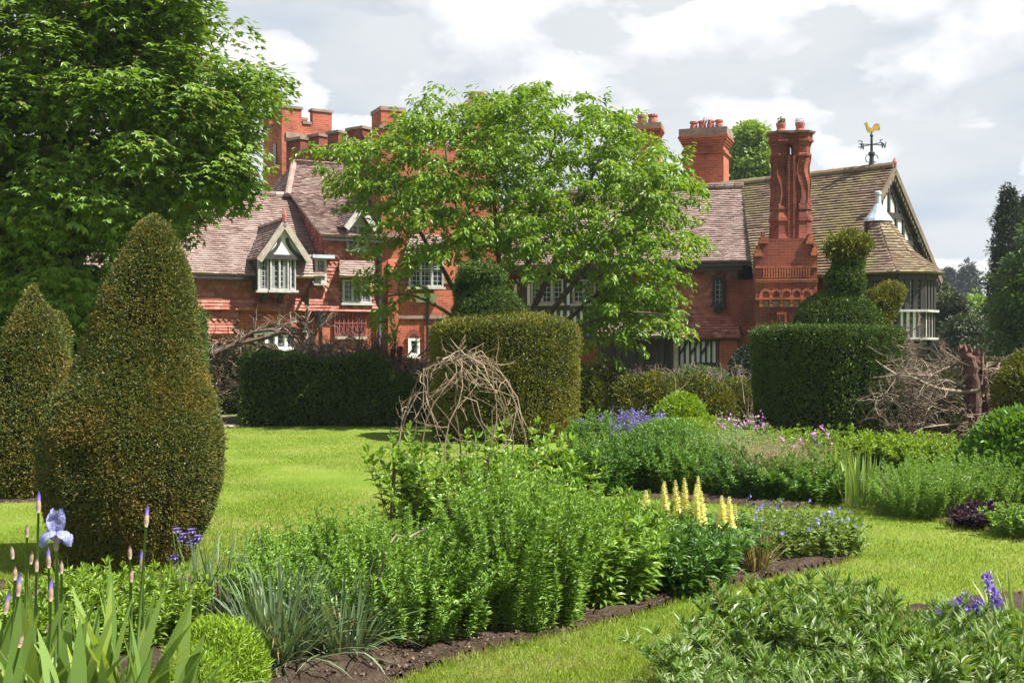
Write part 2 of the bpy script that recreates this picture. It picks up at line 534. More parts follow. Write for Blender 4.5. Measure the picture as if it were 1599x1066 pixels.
# longer blades lean over the cut edges of the beds
for b_ in (BED_C, BED_B, BED_L, BED_T2):
    A_, B_ = b_, np.roll(b_, -1, 0)
    ln_ = np.linalg.norm(B_ - A_, axis=1); m_ = int(ln_.sum() * 260)
    k_ = r.choice(len(ln_), m_, p=ln_ / ln_.sum()); t_ = r.random(m_)[:, None]
    e_ = A_[k_] * (1 - t_) + B_[k_] * t_ + r.normal(0, .022, (m_, 2))
    g.leaves(np.stack([e_[:, 0], e_[:, 1], np.full(m_, .0)], -1), np.stack([r.normal(0, .6, m_), r.normal(0, .6, m_), np.ones(m_)], -1), rnd_dir(r, m_), r.uniform(.025, .06, m_), .007, 'needle')
g.leaves(LP, dirs, rnd_dir(r, n), r.uniform(.018, .036, n), 0.0045 * sc_, 'needle')
M_blade = leafmat("grass_blade", [(0.0, (0.072, 0.133, 0.007)), (0.5, (0.143, 0.215, 0.011)), (0.88, (0.215, 0.269, 0.022)), (1.0, (0.366, 0.328, 0.098))], rough=0.5, transl=0.35,
                  patch=(1.1, (0.30, 0.30, 0.11), 0.47, 0.64, 0.8))
gr = g.build("lawn_grass", M_blade); gr["kind"] = "stuff"; gr["label"] = "short bright green mown lawn grass"


# ---------------------------------------------------------------- the manor house
def brickmat(name, c1, c2, mortar, dirt=0.35):
    m, nt, o = new_mat(name)
    t = nd(nt, 'ShaderNodeTexCoord')
    bt = nd(nt, 'ShaderNodeTexBrick', offset=0.5)
    bt.inputs['Scale'].default_value = 1.0
    bt.inputs['Brick Width'].default_value = 0.225
    bt.inputs['Row Height'].default_value = 0.078
    bt.inputs['Mortar Size'].default_value = 0.007
    bt.inputs['Mortar Smooth'].default_value = 0.3
    bt.inputs['Bias'].default_value = -0.1
    bt.inputs['Color1'].default_value = (*c1, 1); bt.inputs['Color2'].default_value = (*c2, 1)
    bt.inputs['Mortar'].default_value = (*mortar, 1)
    nt.links.new(t.outputs['UV'], bt.inputs['Vector'])
    n = nd(nt, 'ShaderNodeTexNoise', Scale=0.9, Detail=7.0, Roughness=0.7)
    nt.links.new(t.outputs['Object'], n.inputs['Vector'])
    rr = ramp(nt, [(0.38, 1.0 - dirt), (0.55, 1.0), (0.72, 1.18)])
    nt.links.new(n.outputs['Fac'], rr.inputs[0])
    mx = nd(nt, 'ShaderNodeMixRGB', blend_type='MULTIPLY'); mx.inputs[0].default_value = 1
    nt.links.new(bt.outputs['Color'], mx.inputs[1]); nt.links.new(rr.outputs[0], mx.inputs[2])
    b = nd(nt, 'ShaderNodeBsdfPrincipled', Roughness=0.85)
    b.inputs['Specular IOR Level'].default_value = 0.2
    nt.links.new(mx.outputs[0], b.inputs['Base Color'])
    bp = nd(nt, 'ShaderNodeBump', Strength=0.5, Distance=0.01, invert=True)
    nt.links.new(bt.outputs['Fac'], bp.inputs['Height']); nt.links.new(bp.outputs[0], b.inputs['Normal'])
    nt.links.new(b.outputs[0], o.inputs[0])
    return m


M_brick = brickmat("orange_red_brick", (0.405, 0.103, 0.054), (0.264, 0.063, 0.038), (0.352, 0.197, 0.134), 0.45)
M_brick_d = brickmat("dark_shaded_brick", (0.238, 0.058, 0.036), (0.158, 0.038, 0.028), (0.198, 0.106, 0.079), 0.55)  # darker brick, lowered further to carry the chimney front's shade in its colour
M_tile = leafmat("plain_roof_tile", [(0, (0.169, 0.113, 0.098)), (0.35, (0.219, 0.149, 0.130)), (0.8, (0.256, 0.180, 0.157)), (1, (0.312, 0.232, 0.203))], rough=0.85, transl=0, spec=0.2,
                 patch=(1.1, (0.36, 0.29, 0.26), 0.46, 0.70, 0.6))
M_tile_moss = leafmat("mossy_roof_tile", [(0, (0.125, 0.085, 0.065)), (0.4, (0.175, 0.120, 0.088)), (0.8, (0.210, 0.155, 0.105)), (1, (0.260, 0.200, 0.130))], rough=0.85, transl=0, spec=0.2,
                      patch=(0.9, (0.20, 0.185, 0.075), 0.45, 0.68, 0.65))
M_hang = leafmat("hung_wall_tile", [(0, (0.202, 0.064, 0.046)), (0.4, (0.304, 0.106, 0.075)), (0.8, (0.368, 0.143, 0.106)), (1, (0.423, 0.202, 0.156))], rough=0.8, transl=0, spec=0.2)
M_stone = simple("weathered_coping_stone", (0.20, 0.15, 0.115), 0.9, 0.4, 3, bump=0.3)
M_cream = simple("cream_render", (0.528, 0.480, 0.368), 0.8, 0.12, 2)
M_white = simple("white_render", (0.629, 0.620, 0.586), 0.8, 0.06, 2)
M_frame = simple("weathered_white_paint", (0.357, 0.348, 0.327), 0.6, 0.25, 9)
M_oak = simple("grey_weathered_oak", (0.30, 0.26, 0.215), 0.85, 0.3, 6)
M_timber = simple("black_timber", (0.024, 0.020, 0.018), 0.7, 0.4, 5)
M_lead = simple("pale_lead_sheet", (0.36, 0.42, 0.46), 0.45, 0.2, 6)
M_iron = simple("black_iron", (0.018, 0.018, 0.02), 0.5)
M_gilt = simple("gilded_metal", (0.42, 0.29, 0.06), 0.4, 0.25, 12, metal=0.6)
M_pot = simple("terracotta_pot", (0.33, 0.105, 0.075), 0.8, 0.3, 9)
M_olive = simple("dull_olive_board", (0.17, 0.15, 0.115), 0.8, 0.15, 3)
M_curtain = simple("pale_curtain_cloth", (0.34, 0.34, 0.33), 0.9, 0.1, 14)
M_wire = simple("pale_wire_mesh", (0.6, 0.62, 0.63), 0.4)


def glassmat():
    m, nt, o = new_mat("leaded_glass")
    t = nd(nt, 'ShaderNodeTexCoord')
    bt = nd(nt, 'ShaderNodeTexBrick', offset=0.0)
    bt.inputs['Scale'].default_value = 1.0
    bt.inputs['Brick Width'].default_value = 0.13
    bt.inputs['Row Height'].default_value = 0.15
    bt.inputs['Mortar Size'].default_value = 0.011
    bt.inputs['Color1'].default_value = (0.012, 0.016, 0.022, 1); bt.inputs['Color2'].default_value = (0.03, 0.036, 0.045, 1)
    bt.inputs['Mortar'].default_value = (0.26, 0.27, 0.28, 1)
    nt.links.new(t.outputs['UV'], bt.inputs['Vector'])
    b = nd(nt, 'ShaderNodeBsdfPrincipled', Roughness=0.08)
    nt.links.new(bt.outputs['Color'], b.inputs['Base Color'])
    rr = ramp(nt, [(0, 0.06), (1, 0.6)]); nt.links.new(bt.outputs['Fac'], rr.inputs[0]); nt.links.new(rr.outputs[0], b.inputs['Roughness'])
    n = nd(nt, 'ShaderNodeTexNoise', Scale=5.0, Detail=2.0); nt.links.new(t.outputs['UV'], n.inputs['Vector'])
    bp = nd(nt, 'ShaderNodeBump', Strength=0.25, Distance=0.02); nt.links.new(n.outputs['Fac'], bp.inputs['Height']); nt.links.new(bp.outputs[0], b.inputs['Normal'])
    nt.links.new(b.outputs[0], o.inputs[0])
    return m


M_glass = glassmat()


class Pl:
    """a vertical building plane: passes picture column px0 at depth Y0; a>0: its right end recedes"""

    def __init__(s, px0, Y0, a):
        s.d = Vector((math.cos(RAD(a)), math.sin(RAD(a)), 0))
        s.n = Vector((math.sin(RAD(a)), -math.cos(RAD(a)), 0))
        s.o = Vector(((px0 - CX) * Y0 / F, Y0, 0))

    def at(s, px, py, off=0.0):
        r = Vector(((px - CX) / F, 1, -(py - HY) / F))
        t = (off + (s.o - Vector((0, 0, EYE))).dot(s.n) ) / r.dot(s.n)
        return Vector((0, 0, EYE)) + r * t

    def atz(s, px, z, off=0.0):
        p = s.at(px, HY, off)
        return Vector((p.x, p.y, z))

    def loc(s, t, k, z):
        p = s.o + s.d * t - s.n * k
        return Vector((p.x, p.y, z))

    def tof(s, px, off=0.0):
        return (s.at(px, HY, off) - s.o).dot(s.d)

    def poly(s, pts, off=0.0):
        return [s.atz(p[0], -0.1, off) if p[1] == 'g' else s.at(p[0], p[1], p[2] if len(p) > 2 else off) for p in pts]


house = thing("manor_house", (0, 38, 0), "rambling red brick and tile manor house with tall chimneys behind the hedges", "house")


def piece(name, geo, mat, parent=None, uv=True):
    return geo.build(name, mat, parent or house, boxuv=uv)


# children keep world coordinates: the house Empty stays at the origin
house.location = (0, 0, 0)


def tiles(geo, poly, w=0.17, h=0.105, r=None, shape='plain', lift=0.034, back=0.06, mi=0, bands=None):
    """plain tiles course by course on a planar polygon, over a backing slab"""
    r = r or np.random.default_rng(1)
    poly = [Vector(p) for p in poly]
    n = Vector((0, 0, 0))
    for i in range(len(poly)):
        a, b = poly[i], poly[(i + 1) % len(poly)]
        n += a.cross(b) - Vector((0, 0, 0))
    c = sum(poly, Vector()) / len(poly)
    n = Vector((0, 0, 0))
    for i in range(len(poly)):
        n += (poly[i] - c).cross(poly[(i + 1) % len(poly)] - c)
    n.normalize()
    if n.dot(Vector((0, 0, EYE)) - c) < 0 and abs(n.z) < 0.2:
        n = -n
    elif abs(n.z) >= 0.2 and n.z < 0:
        n = -n
    u = Vector((0, 0, 1)).cross(n).normalized(); v = n.cross(u)
    geo.prism(poly, -n * back, mi)
    q = [((p - c).dot(u), (p - c).dot(v)) for p in poly]
    vmin, vmax = min(p[1] for p in q), max(p[1] for p in q)
    rows = int((vmax - vmin) / h)
    V, Fq, Ft = [], [], []
    kv = 0
    for k in range(rows + 1):
        vb = vmin + k * h; vm = vb + h * 0.5
        xsn = []
        for i in range(len(q)):
            (x1, y1), (x2, y2) = q[i], q[(i + 1) % len(q)]
            if (y1 > vm) != (y2 > vm):
                xsn.append(x1 + (x2 - x1) * (vm - y1) / (y2 - y1))
        xsn.sort()
        orn = shape == 'point' or (bands and any(a <= (vb - vmin) < b for a, b in bands))
        for a in range(0, len(xsn) - 1, 2):
            x0, x1 = xsn[a], xsn[a + 1]
            xx = math.floor(x0 / w) * w + (0.5 * w if k % 2 else 0) - w
            while xx < x1:
                l, rr = max(xx + .003, x0), min(xx + w - .003, x1)
                if rr - l > 0.02:
                    j = r.normal(0, 0.0035); jl = r.normal(0, 0.004)
                    top = vb + h * 1.12
                    lf = lift + j * 1.5
                    if orn:
                        m = (l + rr) / 2
                        pts = [(l, vb + h * .62 + jl, lf * .62), (m, vb + jl - h * .08, lf * 1.25), (rr, vb + h * .62 + jl, lf * .62), (rr, top, .002), (l, top, .002)]
                        for (pu, pv, pn) in pts:
                            V.append(c + u * pu + v * pv + n * pn)
                        Ft.append(list(range(kv, kv + 5))); kv += 5
                    else:
                        pts = [(l, vb + jl, lf), (rr, vb + jl + r.normal(0, .002), lf), (rr, top, .002), (l, top, .002), (l, vb + jl + .004, .0), (rr, vb + jl + .004, .0)]
                        for (pu, pv, pn) in pts:
                            V.append(c + u * pu + v * pv + n * pn)
                        Fq += [[kv, kv + 1, kv + 2, kv + 3], [kv + 4, kv + 5, kv + 1, kv]]; kv += 6
                xx += w
    if V:
        fs = []
        if Fq: fs.append(np.array(Fq))
        if Ft: fs.append(np.array(Ft))
        geo.add([tuple(p) for p in V], fs, mi)


def ridge(geo, a, b, rad=0.12, step=0.32, mi=0, r=None):
    """overlapping half round ridge tiles"""
    a, b = Vector(a), Vector(b)
    L_ = (b - a).length; d = (b - a) / L_
    side = d.cross(Vector((0, 0, 1))).normalized(); up = side.cross(d)
    k = int(L_ / step) + 1
    for i in range(k):
        p0 = a + d * (i * L_ / k); p1 = a + d * ((i + 1.0) * L_ / k - .02)
        V = []
        for p, rr in ((p0, rad), (p1, rad * 1.1)):
            for th in np.linspace(-0.15 * math.pi, 1.15 * math.pi, 7):
                V.append(tuple(p + side * rr * math.cos(th) + up * (rr * math.sin(th) * .9 - .03)))
        geo.add(V, [np.array([[j, j + 1, 8 + j, 7 + j] for j in range(6)]), np.array([list(range(7)), list(range(13, 6, -1))])], mi)


def window(pl, x0, y0, x1, y1, lights, off=0.03, parent=None, sill=True, fw=0.038, frame=None, curtain=None, transom=None, label=None, name="window"):
    """casement: frame mesh with mullions; a pane per light as sub-part"""
    A = pl.at(x0, y1, off); B = pl.at(x1, y1, off)
    zt = pl.at((x0 + x1) / 2, y0, off).z; zb = pl.at((x0 + x1) / 2, y1, off).z
    A.z = B.z = zb
    d = (B - A).normalized(); n = Vector((d.y, -d.x, 0)); U = Vector((0, 0, 1))
    W = (B - A).length; H = zt - zb
    g = Geo()
    ax = (d, n, U)
    def bx(u0, u1, v0, v1, o0, o1, mi=0, geo=None):
        (geo or g).box(A + d * (u0 + u1) / 2 + U * (v0 + v1) / 2 + n * (o0 + o1) / 2, ax, ((u1 - u0) / 2, (o1 - o0) / 2, (v1 - v0) / 2), mi)
    bx(0, fw, 0, H, -.02, .07); bx(W - fw, W, 0, H, -.02, .07)
    bx(fw, W - fw, 0, fw, -.02, .068); bx(fw, W - fw, H - fw, H, -.02, .068)
    cw = (W - 2 * fw) / lights
    for i in range(1, lights):
        bx(fw + i * cw - fw * .5, fw + i * cw + fw * .5, fw, H - fw, -.02, .072)
    if transom:
        bx(fw, W - fw, H * transom - fw * .4, H * transom + fw * .4, -.02, .064)
    # slim casement of each light
    for i in range(lights):
        a0, a1 = fw + i * cw + (fw * .5 if i else 0) , fw + (i + 1) * cw - (fw * .5 if i < lights - 1 else 0)
        for (p, q_, s_, t_) in ((a0, a0 + .022, fw, H - fw), (a1 - .022, a1, fw, H - fw), (a0 + .022, a1 - .022, fw, fw + .022), (a0 + .022, a1 - .022, H - fw - .022, H - fw)):
            bx(p, q_, s_, t_, -.02, .045)
    wo = piece(name, g, frame or M_frame, parent)
    if label: wo["label"] = label
    for i in range(lights):
        gg = Geo()
        a0, a1 = fw + i * cw, fw + (i + 1) * cw
        bx(a0, a1, fw * .5, H - fw * .5, -.012, .012, geo=gg)
        piece("pane", gg, M_glass, wo)
        if curtain and i in curtain:
            gc = Geo()
            c0, c1 = (a0 + cw * .1, a0 + cw * .45) if i % 2 == 0 else (a0 + cw * .55, a0 + cw * .9)
            for s_ in range(4):
                u0 = c0 + (c1 - c0) * s_ / 4
                bx(u0, u0 + (c1 - c0) / 4 - .008, fw + .03, H - fw - .03, .0125, .016 + .003 * (s_ % 2), geo=gc)
            piece("curtain", gc, M_curtain, wo)
    if sill:
        gs = Geo()
        bx(-.06, W + .06, -.07, -.004, -.02, .14, geo=gs)
        piece("sill", gs, frame or M_frame, wo)
    return wo


rt = np.random.default_rng(5)
# ======== west range: facade turned 28 degrees, its right end recedes
FL = Pl(450, 34.0, 28)
ZE, ZS = 3.67, 2.66            # eave, skirt between brick and hung tiles
tL, tR = FL.tof(-150), FL.tof(592)
tE = 1.1                       # end wall of the taller part
# lower brick storey with the arched recess
def arc(x0, x1, ys, ya, n=12):
    out_ = []
    for i in range(n + 1):
        s_ = i / n
        out_.append((x0 + (x1 - x0) * s_, ys + (ya - ys) * (1 - (2 * s_ - 1) ** 2)))
    return out_
g = Geo()
bk = -FL.n * 5
g.prism([FL.loc(tL, 0, -.1), FL.loc(FL.tof(388), 0, -.1), FL.loc(FL.tof(388), 0, ZS), FL.loc(tL, 0, ZS)], bk)
g.prism([FL.loc(FL.tof(467), 0, -.1), FL.loc(tR, 0, -.1), FL.loc(tR, 0, ZS), FL.loc(FL.tof(467), 0, ZS)], bk)
top = [FL.loc(FL.tof(388), 0, ZS)] + [FL.at(x, y) for x, y in arc(388, 467, 513.5, 506.5)] + [FL.loc(FL.tof(467), 0, ZS)]
g.prism(top, bk)
g.prism([FL.loc(FL.tof(388), .45, -.1), FL.loc(FL.tof(467), .45, -.1), FL.loc(FL.tof(467), .45, ZS), FL.loc(FL.tof(388), .45, ZS)], -FL.n * .5)
piece("brick_wall", g, M_brick)
g = Geo()
ringo, ringi = arc(381, 474, 512, 490.5, 16), arc(388, 467, 513.5, 506.5, 16)
for i in range(16):
    g.prism([FL.at(*ringi[i]), FL.at(*ringi[i + 1]), FL.at(*ringo[i + 1]), FL.at(*ringo[i])], FL.n * .05)
piece("brick_arch", g, M_brick)
g = Geo()
g.prism([FL.at(x, y, -.25) for x, y in [(388, 521), (467, 521)] + arc(388, 467, 513.5, 506)[::-1]], -FL.n * .05)
piece("tympanum", g, M_olive)
window(FL, 396, 518, 464, 546, 4, off=-.2, fw=.075, frame=M_white, name="window")
# tile hung upper storey
g = Geo()
zT = 4.89
tiles(g, [FL.loc(tL, -.06, ZS + .35), FL.loc(tR, -.06, ZS + .35), FL.loc(tR, -.06, zT + .05), FL.loc(tE, -.06, zT + .05), FL.loc(tE, -.06, ZE), FL.loc(tL, -.06, ZE)], r=rt,
      bands=[(0.1, .55), (.95, 1.3), (1.75, 2.1)])
tiles(g, [FL.loc(tL, -.22, ZS - .03), FL.loc(tR, -.22, ZS - .03), FL.loc(tR, -.06, ZS + .36), FL.loc(tL, -.06, ZS + .36)], r=rt)
# lower skirt on the left
tiles(g, [FL.loc(tL, -.08, ZS - .45), FL.loc(FL.tof(371), -.08, ZS - .45), FL.loc(FL.tof(371), -.08, ZS - .03), FL.loc(tL, -.08, ZS - .03)], r=rt, bands=[(0.1, .5)])
tiles(g, [FL.loc(tL, -.3, ZS - .72), FL.loc(FL.tof(371), -.3, ZS - .72), FL.loc(FL.tof(371), -.08, ZS - .44), FL.loc(tL, -.08, ZS - .44)], r=rt)
# end gable wall of the taller part, facing left
kR, zR = 4.6, 7.75
kh, zh = 2.72, 6.48
endw = [FL.loc(tE - .03, -.02, ZE - .4), FL.loc(tE - .03, 9.2, ZE - .4), FL.loc(tE - .03, 9.2, zT), FL.loc(tE - .03, 2 * kR - kh, zh), FL.loc(tE - .03, kh, zh), FL.loc(tE - .03, -.02, zT)]
tiles(g, endw, r=rt, shape='point')
piece("tile_hung_wall", g, M_hang, uv=False)
g = Geo()
g.prism([FL.loc(tE, .02, ZS), FL.loc(tR + 1, .02, ZS), FL.loc(tR + 1, .02, zT), FL.loc(tE, .02, zT)], bk)
g.prism([FL.loc(tL, .02, ZS), FL.loc(tE, .02, ZS), FL.loc(tE, .02, ZE - .05), FL.loc(tL, .02, ZE - .05)], bk * .9)
piece("wall", g, M_brick_d)
# roofs
g = Geo()
zl = 6.4
tiles(g, [FL.loc(tL, -.4, ZE - .03), FL.loc(tE - .1, -.4, ZE - .03), FL.loc(tE - .05, 2.95, zl), FL.loc(tL, 2.95, zl)], r=rt)
tiles(g, [FL.loc(tL, 6.3, ZE), FL.loc(tE, 6.3, ZE), FL.loc(tE, 3.0, zl), FL.loc(tL, 3.0, zl)], r=rt, h=.4, w=1)
ridge(g, FL.loc(tL, 2.95, zl + .05), FL.loc(tE, 2.95, zl + .05))
piece("roof", g, M_tile, uv=False)["label"] = "long low tiled roof of the west range"
g = Geo()
tv = tE - .22
ts = tE + .5
tiles(g, [FL.loc(tv, -.38, zT), FL.loc(tR + .6, -.38, zT), FL.loc(tR + .6, kh, zh), FL.loc(tv, kh, zh)], r=rt)
tiles(g, [FL.loc(tv, kh, zh), FL.loc(tR + .6, kh, zh), FL.loc(tR + .6, kR, zR), FL.loc(ts, kR, zR)], r=rt)
tiles(g, [FL.loc(tv - .1, kh - .1, zh - .1), FL.loc(ts, kR, zR), FL.loc(tv - .1, 2 * kR - kh + .1, zh - .1)], r=rt)
tiles(g, [FL.loc(tv, 9.2, zT), FL.loc(tR + .6, 9.2, zT), FL.loc(tR + .6, kR, zR), FL.loc(ts, kR, zR), FL.loc(tv, 2 * kR - kh, zh)], r=rt, h=.4, w=1)
ridge(g, FL.loc(ts, kR, zR + .05), FL.loc(tR + .6, kR, zR + .05))
ridge(g, FL.loc(tv - .1, kh - .1, zh - .06), FL.loc(ts, kR, zR + .05), rad=.1)
piece("roof", g, M_tile, uv=False)["label"] = "half hipped tiled roof of the taller part"
g = Geo()
g.bar(FL.loc(tL, -.36, ZE - .14), FL.loc(FL.tof(404), -.36, ZE - .14), .07, .05, FL.n)
g.bar(FL.loc(tv + .02, -.34, zT - .13), FL.loc(tR, -.34, zT - .13), .07, .05, FL.n)
piece("gutter", g, M_iron)


def dormer(pl, xc, ya, xl, xr, ye, kf, kb, ke, name="dormer", label=None, ext=0.0):
    """gabled dormer: xc,ya apex; xl,xr,ye feet of the bargeboards on the plane kf in front of the wall"""
    A = pl.at(xc, ya, kf); za = A.z; tcx = pl.tof(xc, kf); tl, tr = pl.tof(xl, kf), pl.tof(xr, kf)
    ze = (pl.at(xl, ye, kf).z + pl.at(xr, ye, kf).z) / 2
    g = Geo()
    tiles(g, [pl.loc(tl - .05, -kf, ze), pl.loc(tcx, -kf, za), pl.loc(tcx, kb, za), pl.loc(tl - .05, ke, ze)], r=rt)
    tiles(g, [pl.loc(tr + .05, -kf, ze), pl.loc(tcx, -kf, za), pl.loc(tcx, kb, za), pl.loc(tr + .05, ke, ze)], r=rt)
    ridge(g, pl.loc(tcx, -kf, za + .05), pl.loc(tcx, kb, za + .05), rad=.09)
    o = piece(name, g, M_tile, uv=False)
    if label: o["label"] = label
    g = Geo()
    for t_ in (tl, tr):
        g.bar(pl.loc(tcx, -kf - .02, za - .1), pl.loc(t_, -kf - .02, ze - .1), .17, .06, pl.n)
    bgo = g
    return o, g, (tcx, tl, tr, za, ze)


# dormer with oriel window
o, gb, (tc_, tl_, tr_, za_, ze_) = dormer(FL, 443.5, 344, 404, 483, 403, .88, 1.5, .3, label="tiled gable over the oriel window")
piece("bargeboard", gb, M_oak, o)
g = Geo(); g.rings([(*FL.loc(tc_, -.9, 0).xy, za_ - .05, .06), (*FL.loc(tc_, -.9, 0).xy, za_ + .16, .07), (*FL.loc(tc_, -.9, 0).xy, za_ + .36, .01)], 6)
piece("finial", g, M_pot, o)
g = Geo()
g.prism([FL.loc(tl_ + .14, -.82, ze_ - .0), FL.loc(tr_ - .14, -.82, ze_ - .0), FL.loc(tc_, -.82, za_ - .18)], -FL.n * .3)
piece("gable_panel", g, M_white, o)
g = Geo()
g.bar(FL.loc(tl_ + .15, -.825, ze_ + .03), FL.loc(tr_ - .15, -.825, ze_ + .03), .14, .05, FL.n)
for s_ in (-1, 1):
    pts = [FL.loc(tc_ + s_ * (.10 + .34 * (1 - u) ** 2), -.822, ze_ + .08 + .5 * u) for u in np.linspace(0, 1, 6)]
    for a_, b_ in zip(pts[:-1], pts[1:]):
        g.bar(a_, b_, .085, .04, FL.n)
piece("timber", g, M_timber, o)
x0, x1 = FL.tof(402, .7), FL.tof(460, .7)
zb_, zt_ = FL.at(430, 453, .7).z, FL.at(430, 400, .7).z
g = Geo()
g.prism([FL.loc(x0 + .03, -.68, zb_), FL.loc(x1 - .03, -.68, zb_), FL.loc(x1 - .03, -.68, zt_ + .1), FL.loc(x0 + .03, -.68, zt_ + .1)], -FL.n * 1.2)
for xx in (x0 + .3, x1 - .3):
    g.prism([FL.loc(xx - .07, -.6, zb_ - .02), FL.loc(xx + .07, -.6, zb_ - .02), FL.loc(xx + .07, 0, zb_ - .35), FL.loc(xx - .07, 0, zb_ - .35)], Vector((0, 0, -.08)))
piece("oriel", g, M_timber)
window(FL, 402, 400, 419, 453, 1, off=.70, curtain=[0], label="side light of the oriel")
window(FL, 421, 400, 450, 453, 2, off=.76, curtain=[0, 1], label="two light casement of the oriel")
window(FL, 451.5, 400, 461, 453, 1, off=.70, curtain=[0], label="narrow end light of the oriel")
g = Geo()
tiles(g, [FL.at(462, 432, .75), FL.at(489, 433, .75), FL.at(487, 400, .3), FL.at(462, 400, .3)], r=rt)
piece("pent_roof", g, M_tile, uv=False)
# small window under a lead flat
window(FL, 491, 403, 509, 442, 1, off=.16, fw=.07)
g = Geo()
a_, b_ = FL.at(483, 401, .1), FL.at(517, 401, .1); b_.z = a_.z
g.bar(a_, b_, .1, .35, FL.n)
piece("lead_flat", g, M_lead)
# three light window with pent roof
window(FL, 534, 437, 579, 473, 3, off=.14, label="three light casement under a small pent roof")
g = Geo()
tiles(g, [FL.at(530, 431, .6), FL.at(586, 431, .6), FL.at(584, 407, .1), FL.at(530, 407, .1)], r=rt)
piece("pent_roof", g, M_tile, uv=False)
# upper dormer
o, gb, (tc_, tl_, tr_, za_, ze_) = dormer(FL, 563.5, 320, 540, 586.5, 353, .42, 2.0, .4, label="small tiled gable high beside the brick tower")
piece("bargeboard", gb, M_frame, o)
g = Geo()
g.prism([FL.loc(tl_ + .1, -.1, ze_), FL.loc(tr_ - .1, -.1, ze_), FL.loc(tc_, -.1, za_ - .15)], -FL.n * 1)
piece("gable_panel", g, M_white, o)
g = Geo()
g.prism([FL.loc(tl_ + .12, -.08, ze_ - 1.1), FL.loc(tr_ - .1, -.08, ze_ - 1.1), FL.loc(tr_ - .1, -.08, ze_), FL.loc(tl_ + .12, -.08, ze_)], -FL.n * 1.5)
piece("wall", g, M_brick_d)
window(FL, 541, 351, 574, 389, 2, off=.12)
# pipes
def pipe(pts, rad=.05, mat=None, name="drainpipe", parent=None, hopper=None):
    g = Geo(); g.tube(pts, rad, 8)
    if hopper is not None:
        c_ = Vector(hopper); g.rings([(c_.x, c_.y, c_.z - .35, .06), (c_.x, c_.y, c_.z - .2, .07), (c_.x, c_.y, c_.z - .12, .14), (c_.x, c_.y, c_.z + .1, .16), (c_.x, c_.y, c_.z + .11, .12)], 8)
        for th in range(8):
            g.box(c_ + Vector((math.cos(th * .785) * .14, math.sin(th * .785) * .14, .15)), ((1, 0, 0), (0, 1, 0), (0, 0, 1)), (.035, .035, .08))
    return piece(name, g, mat or M_iron, parent)
pipe([FL.loc(FL.tof(477), -.75, ZE - .2), FL.loc(FL.tof(477), -.2, ZE - .4), FL.loc(FL.tof(477), -.1, 0)])
hp = FL.at(500, 497, .25)
pipe([hp, FL.loc(FL.tof(500), -.25, 0)], hopper=hp)["label"] = "drainpipe with a crown shaped hopper head"
pipe([FL.loc(tR - .05, -.15, 6.0), FL.loc(tR - .05, -.15, 0)], .075)
# carved panel of dark red ironwork
g = Geo()
A_, B_ = FL.at(521, 524, .05), FL.at(571, 524, .05); B_.z = A_.z
H_ = FL.at(545, 485, .05).z - A_.z
dd = (B_ - A_).normalized(); W_p = (B_ - A_).length
g.prism([A_, B_, B_ + Vector((0, 0, H_)), A_ + Vector((0, 0, H_))], -FL.n * .06)
for i in range(8):
    g.bar(A_ + dd * W_p * (i / 7) * .97 + dd * .015, A_ + dd * W_p * (i / 7) * .97 + dd * .015 + Vector((0, 0, H_)), .03, .06, FL.n)
for j in range(3):
    g.bar(A_ + Vector((0, 0, .03 + (H_ - .06) * j / 2)), B_ + Vector((0, 0, .03 + (H_ - .06) * j / 2)), .04, .062, FL.n)
for i in range(7):
    for j in range(2):
        c_ = A_ + dd * W_p * ((i + .5) / 7) * .97 + Vector((0, 0, H_ * (.25 + .5 * j))) + FL.n * .02
        for k in range(6):
            th0 = k * 1.05
            p0 = c_ + dd * .05 * math.cos(th0) + Vector((0, 0, .13 * math.sin(th0)))
            p1 = c_ + dd * .05 * math.cos(th0 + 1.05) + Vector((0, 0, .13 * math.sin(th0 + 1.05)))
            g.bar(p0, p1, .025, .03, FL.n)
piece("carved_panel", g, simple("dark_red_terracotta", (0.20, 0.045, 0.045), 0.7, 0.3, 12))
g = Geo(); g.bar(A_ - Vector((0, 0, .06)) , B_ - Vector((0, 0, .06)), .09, .1, FL.n); piece("panel_sill", g, M_oak)

# ======== battlemented towers behind
class Parts:
    def __init__(s):
        s.l = []

    def prism(s, *a):
        g_ = Geo(); g_.prism(*a); s.l.append(g_)

    def build(s, name, mat, parent):
        for g_ in s.l:
            piece(name, g_, mat, parent)


def battlements(g, gs, a, b, z, thick, n, hm=.55, gap=.45, nrm=None, cope=.1):
    a, b = Vector(a), Vector(b); d = b - a; L_ = d.length; d = d / L_
    nn = nrm or Vector((d.y, -d.x, 0))
    for i in range(n):
        u0 = L_ * (i + (0 if i == 0 else gap * .5)) / n; u1 = L_ * (i + 1 - (0 if i == n - 1 else gap * .5)) / n
        p, q_ = a + d * u0, a + d * u1
        g.prism([Vector((p.x, p.y, z)), Vector((q_.x, q_.y, z)), Vector((q_.x, q_.y, z + hm)), Vector((p.x, p.y, z + hm))], -nn * thick)
        p, q_ = p - d * .05 + nn * .05, q_ + d * .05 + nn * .05
        gs.prism([Vector((p.x, p.y, z + hm + .003)), Vector((q_.x, q_.y, z + hm + .003)), Vector((q_.x, q_.y, z + hm + cope)), Vector((p.x, p.y, z + hm + cope))], -nn * (thick + .1))
        if i < n - 1:
            p, q_ = a + d * u1 + d * .05, a + d * (L_ * (i + 1 + gap * .5) / n) - d * .05
            gs.prism([Vector((p.x, p.y, z + .003)) + nn * .05, Vector((q_.x, q_.y, z + .003)) + nn * .05, Vector((q_.x, q_.y, z + cope)) + nn * .05, Vector((p.x, p.y, z + cope)) + nn * .05], -nn * (thick + .1))


